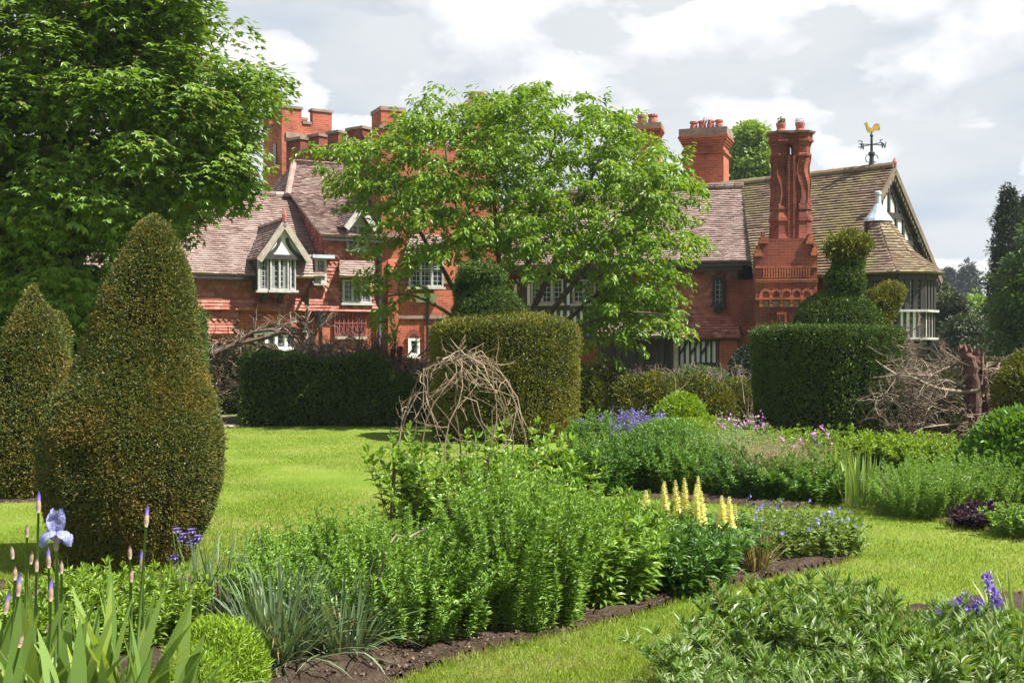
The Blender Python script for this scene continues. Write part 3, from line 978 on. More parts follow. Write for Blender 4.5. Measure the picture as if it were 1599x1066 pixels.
g, gs = Geo(), Parts()
cn = P(440, 300, 45); a_ = RAD(32); sS = 2.1
e1 = Vector((math.cos(a_), math.sin(a_), 0)); e2 = Vector((-math.sin(a_), math.cos(a_), 0))
z0 = zy(190, 45)
cn.z = 0
g.prism([cn, cn + e1 * sS, cn + e1 * sS + e2 * sS, cn + e2 * sS], Vector((0, 0, z0)))
battlements(g, gs, cn, cn + e1 * sS, z0, .3, 2)
battlements(g, gs, cn + e2 * sS, cn + e2 * .305, z0, .3, 2)
battlements(g, gs, cn + e2 * (sS - .001) + e1 * (sS - .31), cn + e2 * (sS - .001) + e1 * .31, z0, -.3, 2, nrm=-e2)
ft = piece("tower", g, M_brick); ft["label"] = "square battlemented stair tower behind the west roof"
gs.build("coping", M_stone, ft)
g = Geo()
for (u, zz, ww, hh) in ((.75, zy(226, 45.5), .42, .55),):
    g.box(cn + e1 * u + Vector((0, 0, zz)) + e2 * -.01, (e1, e2, (0, 0, 1)), (ww, .03, hh * .5))
piece("window", g, M_glass, ft)
g = Geo()
g.box(cn + e2 * .7 + Vector((0, 0, zy(240, 45.5))) - e1 * .01, (e2, e1, (0, 0, 1)), (.16, .03, .4))
piece("window", g, M_glass, ft)
g = Geo()
g.bar(cn + e1 * .15 + Vector((0, 0, zy(214, 45.5))) - e2 * .02, cn + e1 * 1.4 + Vector((0, 0, zy(214, 45.5))) - e2 * .02, .22, .05, -e2)
piece("lintel", g, M_stone, ft)
# battlemented wall running towards us
g, gs = Geo(), Parts()
pa, pb = P(447, 0, 43.2), P(566, 0, 40.6); pa.z = pb.z = 0
z0 = 8.75
dd2 = (pb - pa).normalized(); nn2 = Vector((dd2.y, -dd2.x, 0))
g.prism([pa, pb, pb + Vector((0, 0, z0)), pa + Vector((0, 0, z0))], -nn2 * .4)
battlements(g, gs, pa, pb, z0, .4, 4, hm=.5)
pw = piece("parapet_wall", g, M_brick_d); gs.build("coping", M_stone, pw)


def stack(x0, x1, y0, Yd, ang, yb, name="chimney", depth=None, pots=0, corbel=True, mat=None, label=None, capmat=None):
    """plain chimney stack on a rectangular plan"""
    pl = Pl((x0 + x1) / 2, Yd, ang)
    W2 = (x1 - x0) * Yd / F / 2 * .86; D2 = (depth or W2)
    c = pl.o.copy()
    ax = (pl.d, pl.n, Vector((0, 0, 1)))
    zt, zb = zy(y0, Yd), zy(yb, Yd)
    g, gs = Geo(), Geo()
    def bx(geo, f, za, zb__):
        geo.box(c + Vector((0, 0, (za + zb__) / 2)), ax, (W2 * f if f > 0 else W2 - f, D2 + W2 * (f - 1), (zb__ - za) / 2))
    if corbel:
        hh = (x1 - x0) * Yd / F * .16
        bx(g, 1.0, zb, zt - hh * 3.4)
        bx(g, 1.1, zt - hh * 3.4 + .002, zt - hh * 3.1)
        bx(g, 1.0, zt - hh * 3.1 + .002, zt - hh * 2.3)
        for i in range(4):
            bx(g, 1.06 + .06 * i, zt - hh * (2.3 - .32 * i) + .002, zt - hh * (1.98 - .32 * i))
        bx(gs, 1.2, zt - hh * 1.02 + .003, zt)
    else:
        bx(g, 1.0, zb, zt - .14); bx(gs, 1.08, zt - .138, zt)
    o = piece(name, g, mat or M_brick)
    if label: o["label"] = label
    piece("cap", gs, capmat or M_stone, o)
    for i in range(pots):
        u = (i + .5) / pots * 2 - 1
        b = c + pl.d * W2 * u * .85
        gp = Geo()
        s_ = min(.17, W2 / pots * .8)
        gp.rings([(b.x, b.y, zt + .002, s_ * .8), (b.x, b.y, zt + .08, s_), (b.x, b.y, zt + .2, s_ * .95), (b.x, b.y, zt + .26, s_ * .78), (b.x, b.y, zt + .3, s_ * 1.05), (b.x, b.y, zt + .36, s_ * 1.05), (b.x, b.y, zt + .362, s_ * .7)], 10, smooth=False)
        piece("chimney_pot", gp, M_pot, o)
    return o


stack(584, 628, 172, 40, 24, 330, corbel=False, depth=.55, label="plain square chimney with a flat stone cap")
stack(726, 762, 160, 41, 10, 300, pots=2, label="far chimney whose pots show over the cherry tree")
stack(988, 1034, 196, 40, -14, 330, pots=2, depth=.42, label="slim chimney with two pots beside the cherry tree")
# small pot tops sit at 180 in the photograph
ch3 = stack(1067, 1139, 205, 40.5, -20, 330, pots=4, depth=.55, label="broad chimney with four pots above the east roof")
def wire_ball(c, rad, parent, name="bird_guard"):
    g = Geo()
    for k in range(5):
        th = k * math.pi / 5
        pts = [Vector(c) + Vector((math.cos(th) * math.cos(u), math.sin(th) * math.cos(u), math.sin(u))) * rad for u in np.linspace(-.4, math.pi + .4, 12)]
        g.tube(pts, .012, 3)
    for u in (.2, .8):
        pts = [Vector(c) + Vector((math.cos(t) * math.cos(u), math.sin(t) * math.cos(u), math.sin(u))) * rad for t in np.linspace(0, 2 * math.pi, 12)]
        g.tube(pts, .012, 3)
    return piece(name, g, M_wire, parent)
wire_ball(P(1106, 190, 40.5), .2, ch3)

# ======== brick tower block in the middle, mostly behind the cherry tree
FM = Pl(600, 35.4, 14)
g, gs = Geo(), Parts()
zt = zy(228, 35.6)
g.prism([FM.atz(595, -.1), FM.atz(780, -.1), FM.atz(780, zt), FM.atz(595, zt)], -FM.n * 5)
battlements(g, gs, FM.atz(595, 0), FM.atz(780, 0), zt, .35, 5, hm=.5)
for (xa, xb) in ((606, 622), (742, 758)):
    zb_ = zy(430, 35.4)
    g.prism([FM.atz(xa, -.1, .25), FM.atz(xb, -.1, .25), FM.atz(xb, zb_, .25), FM.atz(xa, zb_, .25)], -FM.n * .248)
    g.prism([FM.atz(xa, zb_, .25), FM.atz(xb, zb_, .25), FM.atz(xb, zb_ + .5, .003), FM.atz(xa, zb_ + .5, .003)], -FM.n * .002)
tw = piece("tower", g, M_brick); tw["label"] = "broad brick tower block half hidden behind the cherry tree"
gs.build("coping", M_stone, tw)
g = Geo()
g.bar(FM.at(593, 441, .02), FM.at(770, 441, .02), .08, .06, FM.n); g.bar(FM.at(593, 495, .02), FM.at(770, 495, .02), .1, .06, FM.n)
piece("string_course", g, M_stone, tw)
window(FM, 638, 397, 692, 448, 3, off=.2, transom=.55, label="transomed window of the tower block")
g = Geo(); tiles(g, [FM.at(632, 396, .7), FM.at(698, 396, .7), FM.at(690, 368, .05), FM.at(642, 368, .05)], r=rt); piece("pent_roof", g, M_tile, uv=False)
g = Geo(); g.prism([FM.at(646, 458, .18), FM.at(684, 458, .18), FM.at(680, 472, .06), FM.at(651, 472, .06)], -FM.n * .1); piece("corbel", g, M_cream)
wa = window(FM, 637, 528, 655, 556, 1, off=.06, frame=M_white, fw=.07, label="little white arched window"); 
g = Geo()
ro, ri = arc(632, 660, 530, 514, 10), arc(637, 655, 530, 521, 10)
for i in range(10):
    g.prism([FM.at(*ri[i]), FM.at(*ri[i + 1]), FM.at(*ro[i + 1]), FM.at(*ro[i])], FM.n * .06)
piece("brick_arch", g, M_brick_d)
pipe([FM.atz(668, 3.6, .12), FM.atz(668, 0, .12)])

# ======== half timbered middle range and the tile hung east wing
FR = Pl(1100, 35.2, -18)
zeR = zy(408, 35)
g = Geo()
g.prism([FR.atz(780, -.1, -.1), FR.atz(1160, -.1, -.1), FR.atz(1160, zeR, -.1), FR.atz(780, zeR, -.1)], -FR.n * 4.5)
piece("wall", g, M_brick_d)
g = Geo()
tiles(g, [FR.atz(948, zy(494, 35), 0), FR.atz(1152, zy(494, 35), 0), FR.atz(1152, zeR, 0), FR.atz(948, zeR, 0)], r=rt, bands=[(.5, .95), (1.35, 1.75)])
piece("tile_hung_wall", g, M_hang, uv=False)
g = Geo()
tiles(g, [FR.atz(1060, zy(527, 34.8), .55), FR.atz(1156, zy(527, 34.8), .55), FR.atz(1152, zy(492, 35), .03), FR.atz(1074, zy(492, 35), .03)], r=rt)
piece("tile_skirt", g, M_hang, uv=False)
g = Geo()
tiles(g, [FR.atz(930, zy(524, 34.5), 1.0), FR.atz(1061, zy(524, 34.5), .9), FR.atz(1076, zy(489, 35), .04), FR.atz(930, zy(489, 35), .04)], r=rt)
piece("pent_roof", g, M_tile, uv=False)
# roof: bellcast slope with a slanting right hip
g = Geo()
zr = zy(293, 37.6)
km, zm_ = .9, zy(372, 36)
tA, tB, tH = FR.tof(760), FR.tof(1184), FR.tof(1163, -2.6)
tiles(g, [FR.loc(tA, -.5, zeR - .02), FR.loc(tB, -.5, zeR - .02), FR.loc(tB - .12, km - .4, zm_), FR.loc(tA, km - .4, zm_)], r=rt)
tiles(g, [FR.loc(tA, km - .4, zm_), FR.loc(tB - .12, km - .4, zm_), FR.loc(tH, 2.6, zr), FR.loc(tA, 2.6, zr)], r=rt)
tiles(g, [FR.loc(tB, -.5, zeR - .02), FR.loc(tB, 5.5, zeR), FR.loc(tH, 2.6, zr)], r=rt, h=.2, w=.3)
tiles(g, [FR.loc(tA, 5.5, zeR), FR.loc(tB, 5.5, zeR), FR.loc(tH, 2.6, zr), FR.loc(tA, 2.6, zr)], r=rt, h=.4, w=1)
ridge(g, FR.loc(tA, 2.6, zr + .05), FR.loc(tH, 2.6, zr + .05), rad=.13)
piece("roof", g, M_tile, uv=False)["label"] = "sweeping tiled roof of the east wing"
g = Geo(); g.bar(FR.loc(tA, -.47, zeR - .14), FR.loc(tB - .1, -.47, zeR - .14), .08, .06, FR.n)
g.bar(FR.loc(tA, -.4, zeR - .25), FR.loc(tB - .4, -.4, zeR - .25), .1, .04, FR.n); piece("gutter", g, M_iron)
window(FR, 968, 446, 1020, 479, 3, off=.1, frame=M_oak, label="three light casement in shade behind the cherry leaves")
window(FR, 1113, 434, 1130, 476, 1, off=.1, fw=.045, frame=M_timber, label="tall narrow window of the east wing")
g = Geo(); a_, b_ = FR.at(1111, 433, .1), FR.at(1132, 433, .1); b_.z = a_.z; g.bar(a_, b_, .1, .14, FR.n); piece("window_hood", g, M_timber)
g = Geo(); c_ = FR.at(1121, 481, .05); g.box(c_, (FR.d, FR.n, (0, 0, 1)), (.1, .08, .14)); piece("window_bracket", g, M_timber)
# ground floor: screen, posts, striped timbering, pier
g = Geo()
zf, zt = .35, zy(530, 34.6)
g.prism([FR.atz(935, zf, .3), FR.atz(1050, zf, .3), FR.atz(1050, zt, .3), FR.atz(935, zt, .3)], -FR.n * .06)
for i in range(26):
    t0, t1 = FR.tof(952, .3), FR.tof(1048, .3)
    tt = t0 + (t1 - t0) * (i / 25)
    g.bar(FR.loc(tt, -.301, zf + .35), FR.loc(tt, -.301, zt - .1), .02, .025, FR.n)
for j in range(14):
    zz = zf + .35 + (zt - zf - .45) * j / 13
    g.bar(FR.atz(952, zz, .301), FR.atz(1048, zz, .301), .02, .022, FR.n)
for xx in (938, 966, 1002, 1034, 1051):
    g.bar(FR.atz(xx, -.1, .3), FR.atz(xx, zt + .1, .3), .14, .08, FR.n)
g.bar(FR.atz(935, zt + .05, .3), FR.atz(1122, zt + .05, .3), .2, .12, FR.n)
piece("lattice_screen", g, M_timber)
g = Geo(); g.bar(FR.atz(1056.5, -.1, .31), FR.atz(1056.5, zt, .31), .14, .13, FR.n); piece("post", g, M_oak)
g = Geo()
g.prism([FR.atz(1059, -.1, .25), FR.atz(1121, -.1, .25), FR.atz(1121, zt, .25), FR.atz(1059, zt, .25)], -FR.n * .1)
piece("rendered_panel", g, M_white)
g = Geo()
for i in range(8):
    xx = 1061 + i * 8.3
    g.bar(FR.atz(xx, -.1, .251), FR.atz(xx, zt, .251), .06, .03, FR.n)
g.bar(FR.atz(1083, zy(570, 34.8), .255), FR.atz(1121, zy(570, 34.8), .255), .16, .06, FR.n)
for i in range(3):
    xx = 1061 + i * 16.6
    pts = [FR.atz(xx + 12 * math.sin(u * 1.5), zt - .45 + .45 * u, .285) for u in np.linspace(0, 1, 5)]
    for p_, q_ in zip(pts[:-1], pts[1:]): g.bar(p_, q_, .07, .03, FR.n)
piece("timber", g, M_timber)
g = Geo(); g.prism([FR.atz(1123, -.1, .28), FR.atz(1151, -.1, .28), FR.atz(1151, zt, .28), FR.atz(1123, zt, .28)], -FR.n * .38); piece("brick_pier", g, M_brick)
pipe([FR.loc(tB - .5, -.1, zeR - .2), FR.atz(1152, zeR - .5, .1), FR.atz(1155, zy(520, 35), .1), FR.atz(1153, 0, .35)], .07)
# timber framing of the middle range behind the cherry
g = Geo()
za_, zb_ = zy(478, 35), zy(528, 35)
g.prism([FR.atz(800, zb_, .06), FR.atz(945, zb_, .06), FR.atz(945, zeR - .5, .06), FR.atz(800, zeR - .5, .06)], -FR.n * .15)
piece("rendered_panel", g, M_white)
g = Geo()
for i in range(15):
    xx = 800 + i * 10.3
    g.bar(FR.atz(xx, zb_, .061), FR.atz(xx, zeR - .5, .061), .11, .04, FR.n)
for zz in (zb_, za_, zeR - .5):
    g.bar(FR.atz(798, zz, .062), FR.atz(946, zz, .062), .16, .05, FR.n)
piece("timber", g, M_timber)
window(FR, 830, 436, 880, 474, 3, off=.1, frame=M_oak); window(FR, 895, 436, 930, 474, 2, off=.1, frame=M_oak)

# link between the east wing and the great chimney
FK = Pl(1165, 36.4, -5)
g = Geo(); zk = zy(415, 36.2)
g.prism([FK.atz(1145, -.1), FK.atz(1200, -.1), FK.atz(1200, zk), FK.atz(1145, zk)], -FK.n * 2); piece("brick_wall", g, M_brick)
g = Geo(); g.bar(FK.atz(1145, zk + .06, .1), FK.atz(1200, zk + .06, .1), .14, .3, FK.n); piece("gutter", g, M_lead)
window(FK, 1167, 443, 1180, 472, 1, off=.05, frame=M_oak); window(FK, 1166, 536, 1180, 560, 1, off=.05, frame=M_oak)
g = Geo(); g.prism([FK.at(1153, 498, .12), FK.at(1178, 498, .12), FK.at(1178, 512, .12), FK.at(1153, 512, .12)], -FK.n * .15); piece("stone_panel", g, M_stone)

# ======== the great ornamental chimney
FC = Pl(1228, 31.7, -9)
Yc = 31.7
g = Geo()
def zc(y): return zy(y, Yc)
tl, tr = FC.tof(1181), FC.tof(1275)
def step(t0, t1, z0_, z1_, dep=1.5, k0=0.0):
    g.prism([FC.loc(t0, k0, z0_), FC.loc(t1, k0, z0_), FC.loc(t1, k0, z1_), FC.loc(t0, k0, z1_)], -FC.n * (dep - k0))
step(tl, tr, -.1, zc(470))
step(tl - .02, tr + .02, zc(470) + .002, zc(400), k0=-.03)
step(tl + .12, tr - .1, zc(400) + .002, zc(378), k0=.02)
step(tl + .24, tr - .2, zc(378) + .002, zc(372), k0=.06)
st = piece("chimney", g, M_brick_d); st["label"] = "great ornamental brick chimney with twin moulded shafts"
# string courses, blind arcade, panel, shoulder caps
g = Geo()
for (y, h_, o_) in ((466, .06, .07), (440, .05, .05), (417, .05, .05), (437, .04, .06)):
    g.bar(FC.loc(tl - .03, -.02, zc(y)), FC.loc(tr + .03, -.02, zc(y)), h_, o_, FC.n)
for i in range(18):
    tt = tl + .2 + (tr - tl - .4) * i / 17
    g.bar(FC.loc(tt, -.031, zc(434)), FC.loc(tt, -.031, zc(419)), .04, .04, FC.n)
for i in range(6):
    tt = tl + .12 + (tr - tl - .24) * i / 5
    g.bar(FC.loc(tt, .0, zc(479)), FC.loc(tt, .0, zc(461)), .1, .07, FC.n)
    if i < 5:
        tw_ = (tr - tl - .24) / 5
        for k in range(6):
            t0, t1 = math.pi * k / 6, math.pi * (k + 1) / 6
            g.bar(FC.loc(tt + tw_ / 2 - math.cos(t0) * tw_ / 2, .0, zc(461) + math.sin(t0) * .16), FC.loc(tt + tw_ / 2 - math.cos(t1) * tw_ / 2, .0, zc(461) + math.sin(t1) * .16), .07, .06, FC.n)
for (t0, t1, zz) in ((tl - .06, tl + .16, zc(400)), (tr - .16, tr + .06, zc(400)), (tl + .08, tl + .3, zc(380)), (tr - .28, tr - .06, zc(382))):
    for k in range(3):
        m_ = (t1 - t0) * .16 * k
        g.prism([FC.loc(t0 + m_, -.12 + .02 * k, zz + .1 * k), FC.loc(t1 - m_, -.12 + .02 * k, zz + .1 * k), FC.loc(t1 - m_, -.12 + .02 * k, zz + .1 * k + .098), FC.loc(t0 + m_, -.12 + .02 * k, zz + .1 * k + .098)], -FC.n * .8)
g.prism([FC.loc(FC.tof(1213), -.0, zc(513)), FC.loc(FC.tof(1228), -.0, zc(513)), FC.loc(FC.tof(1228), -.0, zc(487)), FC.loc(FC.tof(1213), -.0, zc(487))], FC.n * .05)
piece("moulding", g, M_brick, st)
window(FC, 1216, 490, 1226, 520, 1, off=.06, frame=M_brick_d, parent=st, sill=False, name="slit_window")
g = Geo()
for i in range(5):
    tt = tl + .12 + (tr - tl - .24) * (i + .5) / 5
    g.bar(FC.loc(tt, .0, zc(479)), FC.loc(tt, .0, zc(462)), .15, .012, FC.n)
piece("blind_arcade", g, M_stone, st)
# base of the shafts
g = Geo()
for s_ in (-1, 1):
    c_ = FC.loc(FC.tof(1237) + s_ * .275, .55, 0)
    R0 = .30
    rows = [(zc(372), R0 * 1.15), (zc(364), R0 * 1.05), (zc(345), R0 * 1.0), (zc(343), R0 * 1.12), (zc(338), R0 * 1.1), (zc(330), R0 * .95), (zc(327), R0 * .93), (zc(325), R0 * 1.02), (zc(321), R0 * 1.0), (zc(319), R0 * .86)]
    g.rings([(c_.x, c_.y, z_, r_) for z_, r_ in rows], 8, rot=math.pi / 8)
    # fluted, waisted shaft with wandering ribs
    zs = np.linspace(zc(319), zc(243), 22)
    rr = [R0 * (.86 + .05 * math.cos(4 * math.pi * u)) for u in np.linspace(0, 1, 22)]
    g.rings([(c_.x, c_.y, z_, r_, .26 * math.sin(2 * math.pi * u)) for z_, r_, u in zip(zs, rr, np.linspace(0, 1, 22))], 8, rot=math.pi / 8)
    for k in range(8):
        pts = [Vector((c_.x + r_ * .985 * math.cos(math.pi / 8 + k * math.pi / 4 + .26 * math.sin(2 * math.pi * u)), c_.y + r_ * .985 * math.sin(math.pi / 8 + k * math.pi / 4 + .26 * math.sin(2 * math.pi * u)), z_)) for z_, r_, u in zip(zs, rr, np.linspace(0, 1, 22))]
        g.tube(pts, .032, 5)
    rows = [(zc(243), R0 * .9), (zc(241), R0 * 1.0), (zc(238), R0 * 1.0), (zc(236), R0 * .88), (zc(226), R0 * .9), (zc(222), R0 * 1.0), (zc(219), R0 * 1.08), (zc(219) + .01, R0 * 1.2), (zc(215), R0 * 1.2), (zc(214), R0 * 1.1), (zc(207), R0 * 1.1), (zc(205), R0 * 1.27)]
    g.rings([(c_.x, c_.y, z_, r_) for z_, r_ in rows], 8, rot=math.pi / 8)
c0 = FC.loc(FC.tof(1237), .55, 0)
g.box(c0 + Vector((0, 0, (zc(372) + zc(240)) / 2)), (FC.d, FC.n, (0, 0, 1)), (.14, .26, (zc(240) - zc(372)) / 2))
for s_ in (-1, 1):
    g.box(c0 + FC.d * .07 * s_ + FC.n * .26 + Vector((0, 0, (zc(372) + zc(240)) / 2)), (FC.d, FC.n, (0, 0, 1)), (.025, .03, (zc(240) - zc(372)) / 2))
g.box(c0 + Vector((0, 0, (zc(221) + zc(206)) / 2)), (FC.d, FC.n, (0, 0, 1)), (.32, .27, (zc(206) - zc(221)) / 2))
piece("shaft", g, M_brick_d, st)
g = Geo()
for s_ in (-1, 1):
    c_ = FC.loc(FC.tof(1237) + s_ * .275, .55, 0)
    g.rings([(c_.x, c_.y, zc(205) + .003, .4), (c_.x, c_.y, zc(202), .42), (c_.x, c_.y, zc(200.5), .3)], 8, rot=math.pi / 8)
g.box(c0 + Vector((0, 0, zc(203.2))), (FC.d, FC.n, (0, 0, 1)), (.3, .33, .035))
piece("cap", g, M_stone, st)
for s_ in (-1, 1):
    c_ = FC.loc(FC.tof(1237) + s_ * .26, .55, 0); zt = zc(201)
    gp = Geo(); gp.rings([(c_.x, c_.y, zt, .15), (c_.x, c_.y, zt + .06, .14), (c_.x, c_.y, zt + .08, .11), (c_.x, c_.y, zt + .16, .13), (c_.x, c_.y, zt + .2, .14), (c_.x, c_.y, zt + .25, .14), (c_.x, c_.y, zt + .251, .09)], 10)
    piece("chimney_pot", gp, M_pot, st)
    if s_ == 1:
        wire_ball((c_.x, c_.y, zt + .28), .13, st)
    else:
        rr_ = np.random.default_rng(4); gl = Geo(); n = 160
        p_ = rnd_dir(rr_, n) * .12 * rr_.random((n, 1)) ** .4; p_[:, 2] = abs(p_[:, 2]) * 1.4
        gl.leaves(p_ + np.array([c_.x, c_.y, zt + .26]), rnd_dir(rr_, n), rnd_dir(rr_, n), .06, .03)
        piece("weeds", gl, leafmat("chimney_weed", [(0, (.05, .08, .02)), (1, (.12, .12, .05))]), st, uv=False)

# ======== great gable with the black and white end
A = P(1397, 260, 34.0)
gr_ = Vector((0.727, -0.687, 0)).normalized()      # outwards along the ridge
gw = Vector((0.687, 0.727, 0)).normalized()        # across, to the right and back
pr = 3.0 / 3.13                                    # pitch
def gl(s_, w_, z_):                                # s along the ridge from the apex (negative = back), w across
    p = A + gr_ * s_ + gw * w_
    return Vector((p.x, p.y, z_))
zA = A.z; zEv = zA - 3.25 * pr
g = Geo()
wl = 3.5
zEl = zA - wl * pr
tiles(g, [gl(.0, -wl, zEl), gl(-2.6, -wl, zEl), gl(-4.95, -.35, zA - .35 * pr), gl(-9, -.35, zA - .35 * pr), gl(-9, 0, zA), gl(0, 0, zA)], r=rt, h=.125, w=.2, lift=.05)
tiles(g, [gl(.0, 3.25, zEv), gl(-9, 3.25, zEv), gl(-9, 0, zA), gl(0, 0, zA)], r=rt, h=.2, w=.3)
ridge(g, gl(-9, 0, zA + .04), gl(.02, 0, zA + .05), rad=.13, step=.4)
gro = piece("roof", g, M_tile_moss, uv=False); gro["label"] = "steep mossy roof of the great gable"
g = Geo(); g.rings([(*gl(0, 0, 0).xy, zA, .05), (*gl(0, 0, 0).xy, zA + .12, .07), (*gl(0, 0, 0).xy, zA + .26, .01)], 6); piece("finial", g, M_pot, gro)
g = Geo()
for s_ in (-1, 1):
    g.bar(gl(-.03, 0, zA - .12), gl(-.03, s_ * 3.3, zEv - .17), .17, .07, gr_)
    # pierced lower edge: a run of small lobes
    for k in range(24):
        u = (k + .5) / 24
        c_ = gl(-.0, s_ * 3.2 * u, zA - .27 - 3.25 * pr * u * .985)
        nx = (gw * s_ * 1.0 - Vector((0, 0, pr))).normalized()
        g.prism([c_ - nx * .06, c_ + nx * .05, c_ + nx * .02 - Vector((0, 0, .13)), c_ - nx * .05 - Vector((0, 0, .09))], -gr_ * .05)
piece("bargeboard", g, simple("dark_brown_board", (0.13, 0.10, 0.07), .85, .35, 6), gro)
g = Geo()
wi = 2.75
g.prism([gl(-.2, -wi, zEv - .2), gl(-.2, wi, zEv - .2), gl(-.2, 0, zA - .3)], -gr_ * 2)
gpn = piece("gable_wall", g, M_white)
g = Geo()
for w_ in np.linspace(-2.4, 2.4, 11):
    zt = zA - .35 - abs(w_) * pr
    g.bar(gl(-.199, w_, zEv - .2), gl(-.199, w_, zt), .12, .05, gr_)
for zz in (zEv + .1, zEv + .95, zEv + 1.7):
    ww = (zA - .35 - zz) / pr
    g.bar(gl(-.198, -ww, zz), gl(-.198, ww, zz), .17, .055, gr_)
for s_ in (-1, 1):
    g.bar(gl(-.197, 0, zA - .45), gl(-.197, s_ * 2.9, zA - .45 - 2.9 * pr), .28, .06, gr_)
    g.bar(gl(-.74, s_ * 1.75, zEv + 1.2), gl(-.02, s_ * 1.75, zEv + 1.2), .2, .2, Vector((0, 0, -1)))
piece("timber", g, M_timber, gpn)
g = Geo()
g.prism([gl(-.8, -2.6, -.1), gl(-.8, 2.45, -.1), gl(-.8, 2.45, zEv - .2), gl(-.8, -2.6, zEv - .2)], -gr_ * 8)
piece("brick_wall", g, M_brick_d)
# weathervane on the ridge
rd = Vector(((1361 - CX) / F, 1, 0)); tt = 0
for s_ in np.linspace(-4, 0, 400):
    p_ = gl(s_, 0, zA)
    if (p_.x / p_.y) * F + CX >= 1361: break
vz = p_.copy()
Yv = vz.y
g = Geo()
g.rings([(vz.x, vz.y, zA - .05, .12), (vz.x, vz.y, zA + .2, .075), (vz.x, vz.y, zA + .4, .06), (vz.x, vz.y, zA + .41, .10), (vz.x, vz.y, zA + .49, .10), (vz.x, vz.y, zA + .53, .045), (vz.x, vz.y, zA + .95, .035), (vz.x, vz.y, zA + 1.0, .06), (vz.x, vz.y, zA + 1.06, .03), (vz.x, vz.y, zy(205, Yv), .018)], 8)
zc_ = zy(226, Yv)
for s_ in (-1, 1):
    g.bar(vz + Vector((0, 0, zc_ - zA)), vz + Vector((s_ * .32, s_ * .06, zc_ - zA)), .025, .022, Vector((0, -1, 0)))
    g.bar(vz + Vector((0, 0, zc_ - zA)), vz + Vector((-s_ * .16, s_ * .3, zc_ - zA)), .025, .022, Vector((0, -1, 0)))
    for k in range(5):     # scroll brackets
        t0, t1 = k * 1.0, (k + 1) * 1.0
        cc = vz + Vector((s_ * .11, 0, zc_ - zA - .42))
        g.bar(cc + Vector((.08 * math.cos(t0), 0, .12 * math.sin(t0))), cc + Vector((.08 * math.cos(t1), 0, .12 * math.sin(t1))), .02, .02, Vector((0, -1, 0)))
LET = {'E': [((-.5, -.5), (-.5, .5)), ((-.5, .5), (.5, .5)), ((-.5, 0), (.3, 0)), ((-.5, -.5), (.5, -.5))],
       'W': [((-.6, .5), (-.3, -.5)), ((-.3, -.5), (0, .3)), ((0, .3), (.3, -.5)), ((.3, -.5), (.6, .5))],
       'N': [((-.4, -.5), (-.4, .5)), ((-.4, .5), (.4, -.5)), ((.4, -.5), (.4, .5))],
       'S': [((.4, .5), (-.4, .4)), ((-.4, .4), (-.4, .05)), ((-.4, .05), (.4, -.05)), ((.4, -.05), (.4, -.4)), ((.4, -.4), (-.4, -.5))]}
for ch_, off_, fl in (('E', Vector((-.37, -.07, 0)), -1), ('W', Vector((.38, .07, 0)), 1), ('N', Vector((-.18, .34, 0)), 1), ('S', Vector((.18, -.34, 0)), 1)):
    hd = Vector((fl * .98, fl * .18, 0)) if ch_ in 'EW' else Vector((.85, .5, 0))
    for (a_, b_) in LET[ch_]:
        c_ = vz + off_ + Vector((0, 0, zc_ - zA))
        p0, p1 = c_ + hd * a_[0] * .13 + Vector((0, 0, a_[1] * .18)), c_ + hd * b_[0] * .13 + Vector((0, 0, b_[1] * .18))
        g.bar(p0, p1, .024, .02, Vector((0, -1, 0)))
wv = piece("weathervane", g, M_iron)
g = Geo()
ck = [(-.22, .33), (-.18, .36), (-.14, .33), (-.12, .25), (-.06, .16), (.04, .13), (.1, .2), (.16, .30), (.25, .34), (.33, .28), (.36, .18), (.36, .08), (.32, .14), (.31, .06), (.27, .13), (.24, .05), (.18, .08), (.1, .0), (.0, -.04), (-.08, -.02), (-.15, .05), (-.18, .15), (-.19, .24), (-.26, .28)]
zb_ = zy(206, Yv)
pts = [Vector((vz.x - .02 + x_ * .8, vz.y - .02 + x_ * .15, zb_ + z_ * .8)) for x_, z_ in ck]
g.prism(pts, Vector((-.01, .05, 0)))
piece("cockerel", g, M_gilt, wv)

# ======== polygonal bay below the gable
bc = P(1400, 0, 32.2); bx_, by_ = bc.x, bc.y
def bay_pts(rad, z_, rot=RAD(-63)):
    return [Vector((bx_ + rad * math.cos(rot + k * math.pi / 4), by_ + rad * math.sin(rot + k * math.pi / 4), z_)) for k in range(8)]
Rb = .98
zEb, zSill, zBot = zy(428, 32.0), zy(488, 32.0), zy(527, 32.0)
ap = P(1371, 0, 32.7)
zAp = zy(343, 32.7)
g = Geo()
ev = bay_pts(1.28, zEb)
mid = [Vector((ap.x, ap.y, 0)).lerp(Vector((v.x, v.y, 0)), .55) + Vector((0, 0, zEb + (zAp - zEb) * .40)) for v in ev]
cap_ = [Vector((ap.x + .3 * math.cos(RAD(-63) + k * math.pi / 4), ap.y + .3 * math.sin(RAD(-63) + k * math.pi / 4), zAp)) for k in range(8)]
for k in range(8):
    k2 = (k + 1) % 8
    tiles(g, [ev[k], ev[k2], mid[k2], mid[k]], r=rt, back=.04)
    tiles(g, [mid[k], mid[k2], cap_[k2], cap_[k]], r=rt, back=.04)
br = piece("roof", g, M_tile_moss, uv=False); br["label"] = "flared many sided roof of the corner bay"
g = Geo()
zf_ = zy(300, 32.7)
g.rings([(ap.x, ap.y, zAp - .06, .42), (ap.x, ap.y, zAp + .02, .38), (ap.x, ap.y, zAp + .2, .24), (ap.x, ap.y, zAp + .4, .12), (ap.x, ap.y, zAp + .45, .085), (ap.x, ap.y, zf_ - .08, .075), (ap.x, ap.y, zf_ - .07, .1), (ap.x, ap.y, zf_, .1), (ap.x, ap.y, zf_ + .03, .05)], 12, smooth=False)
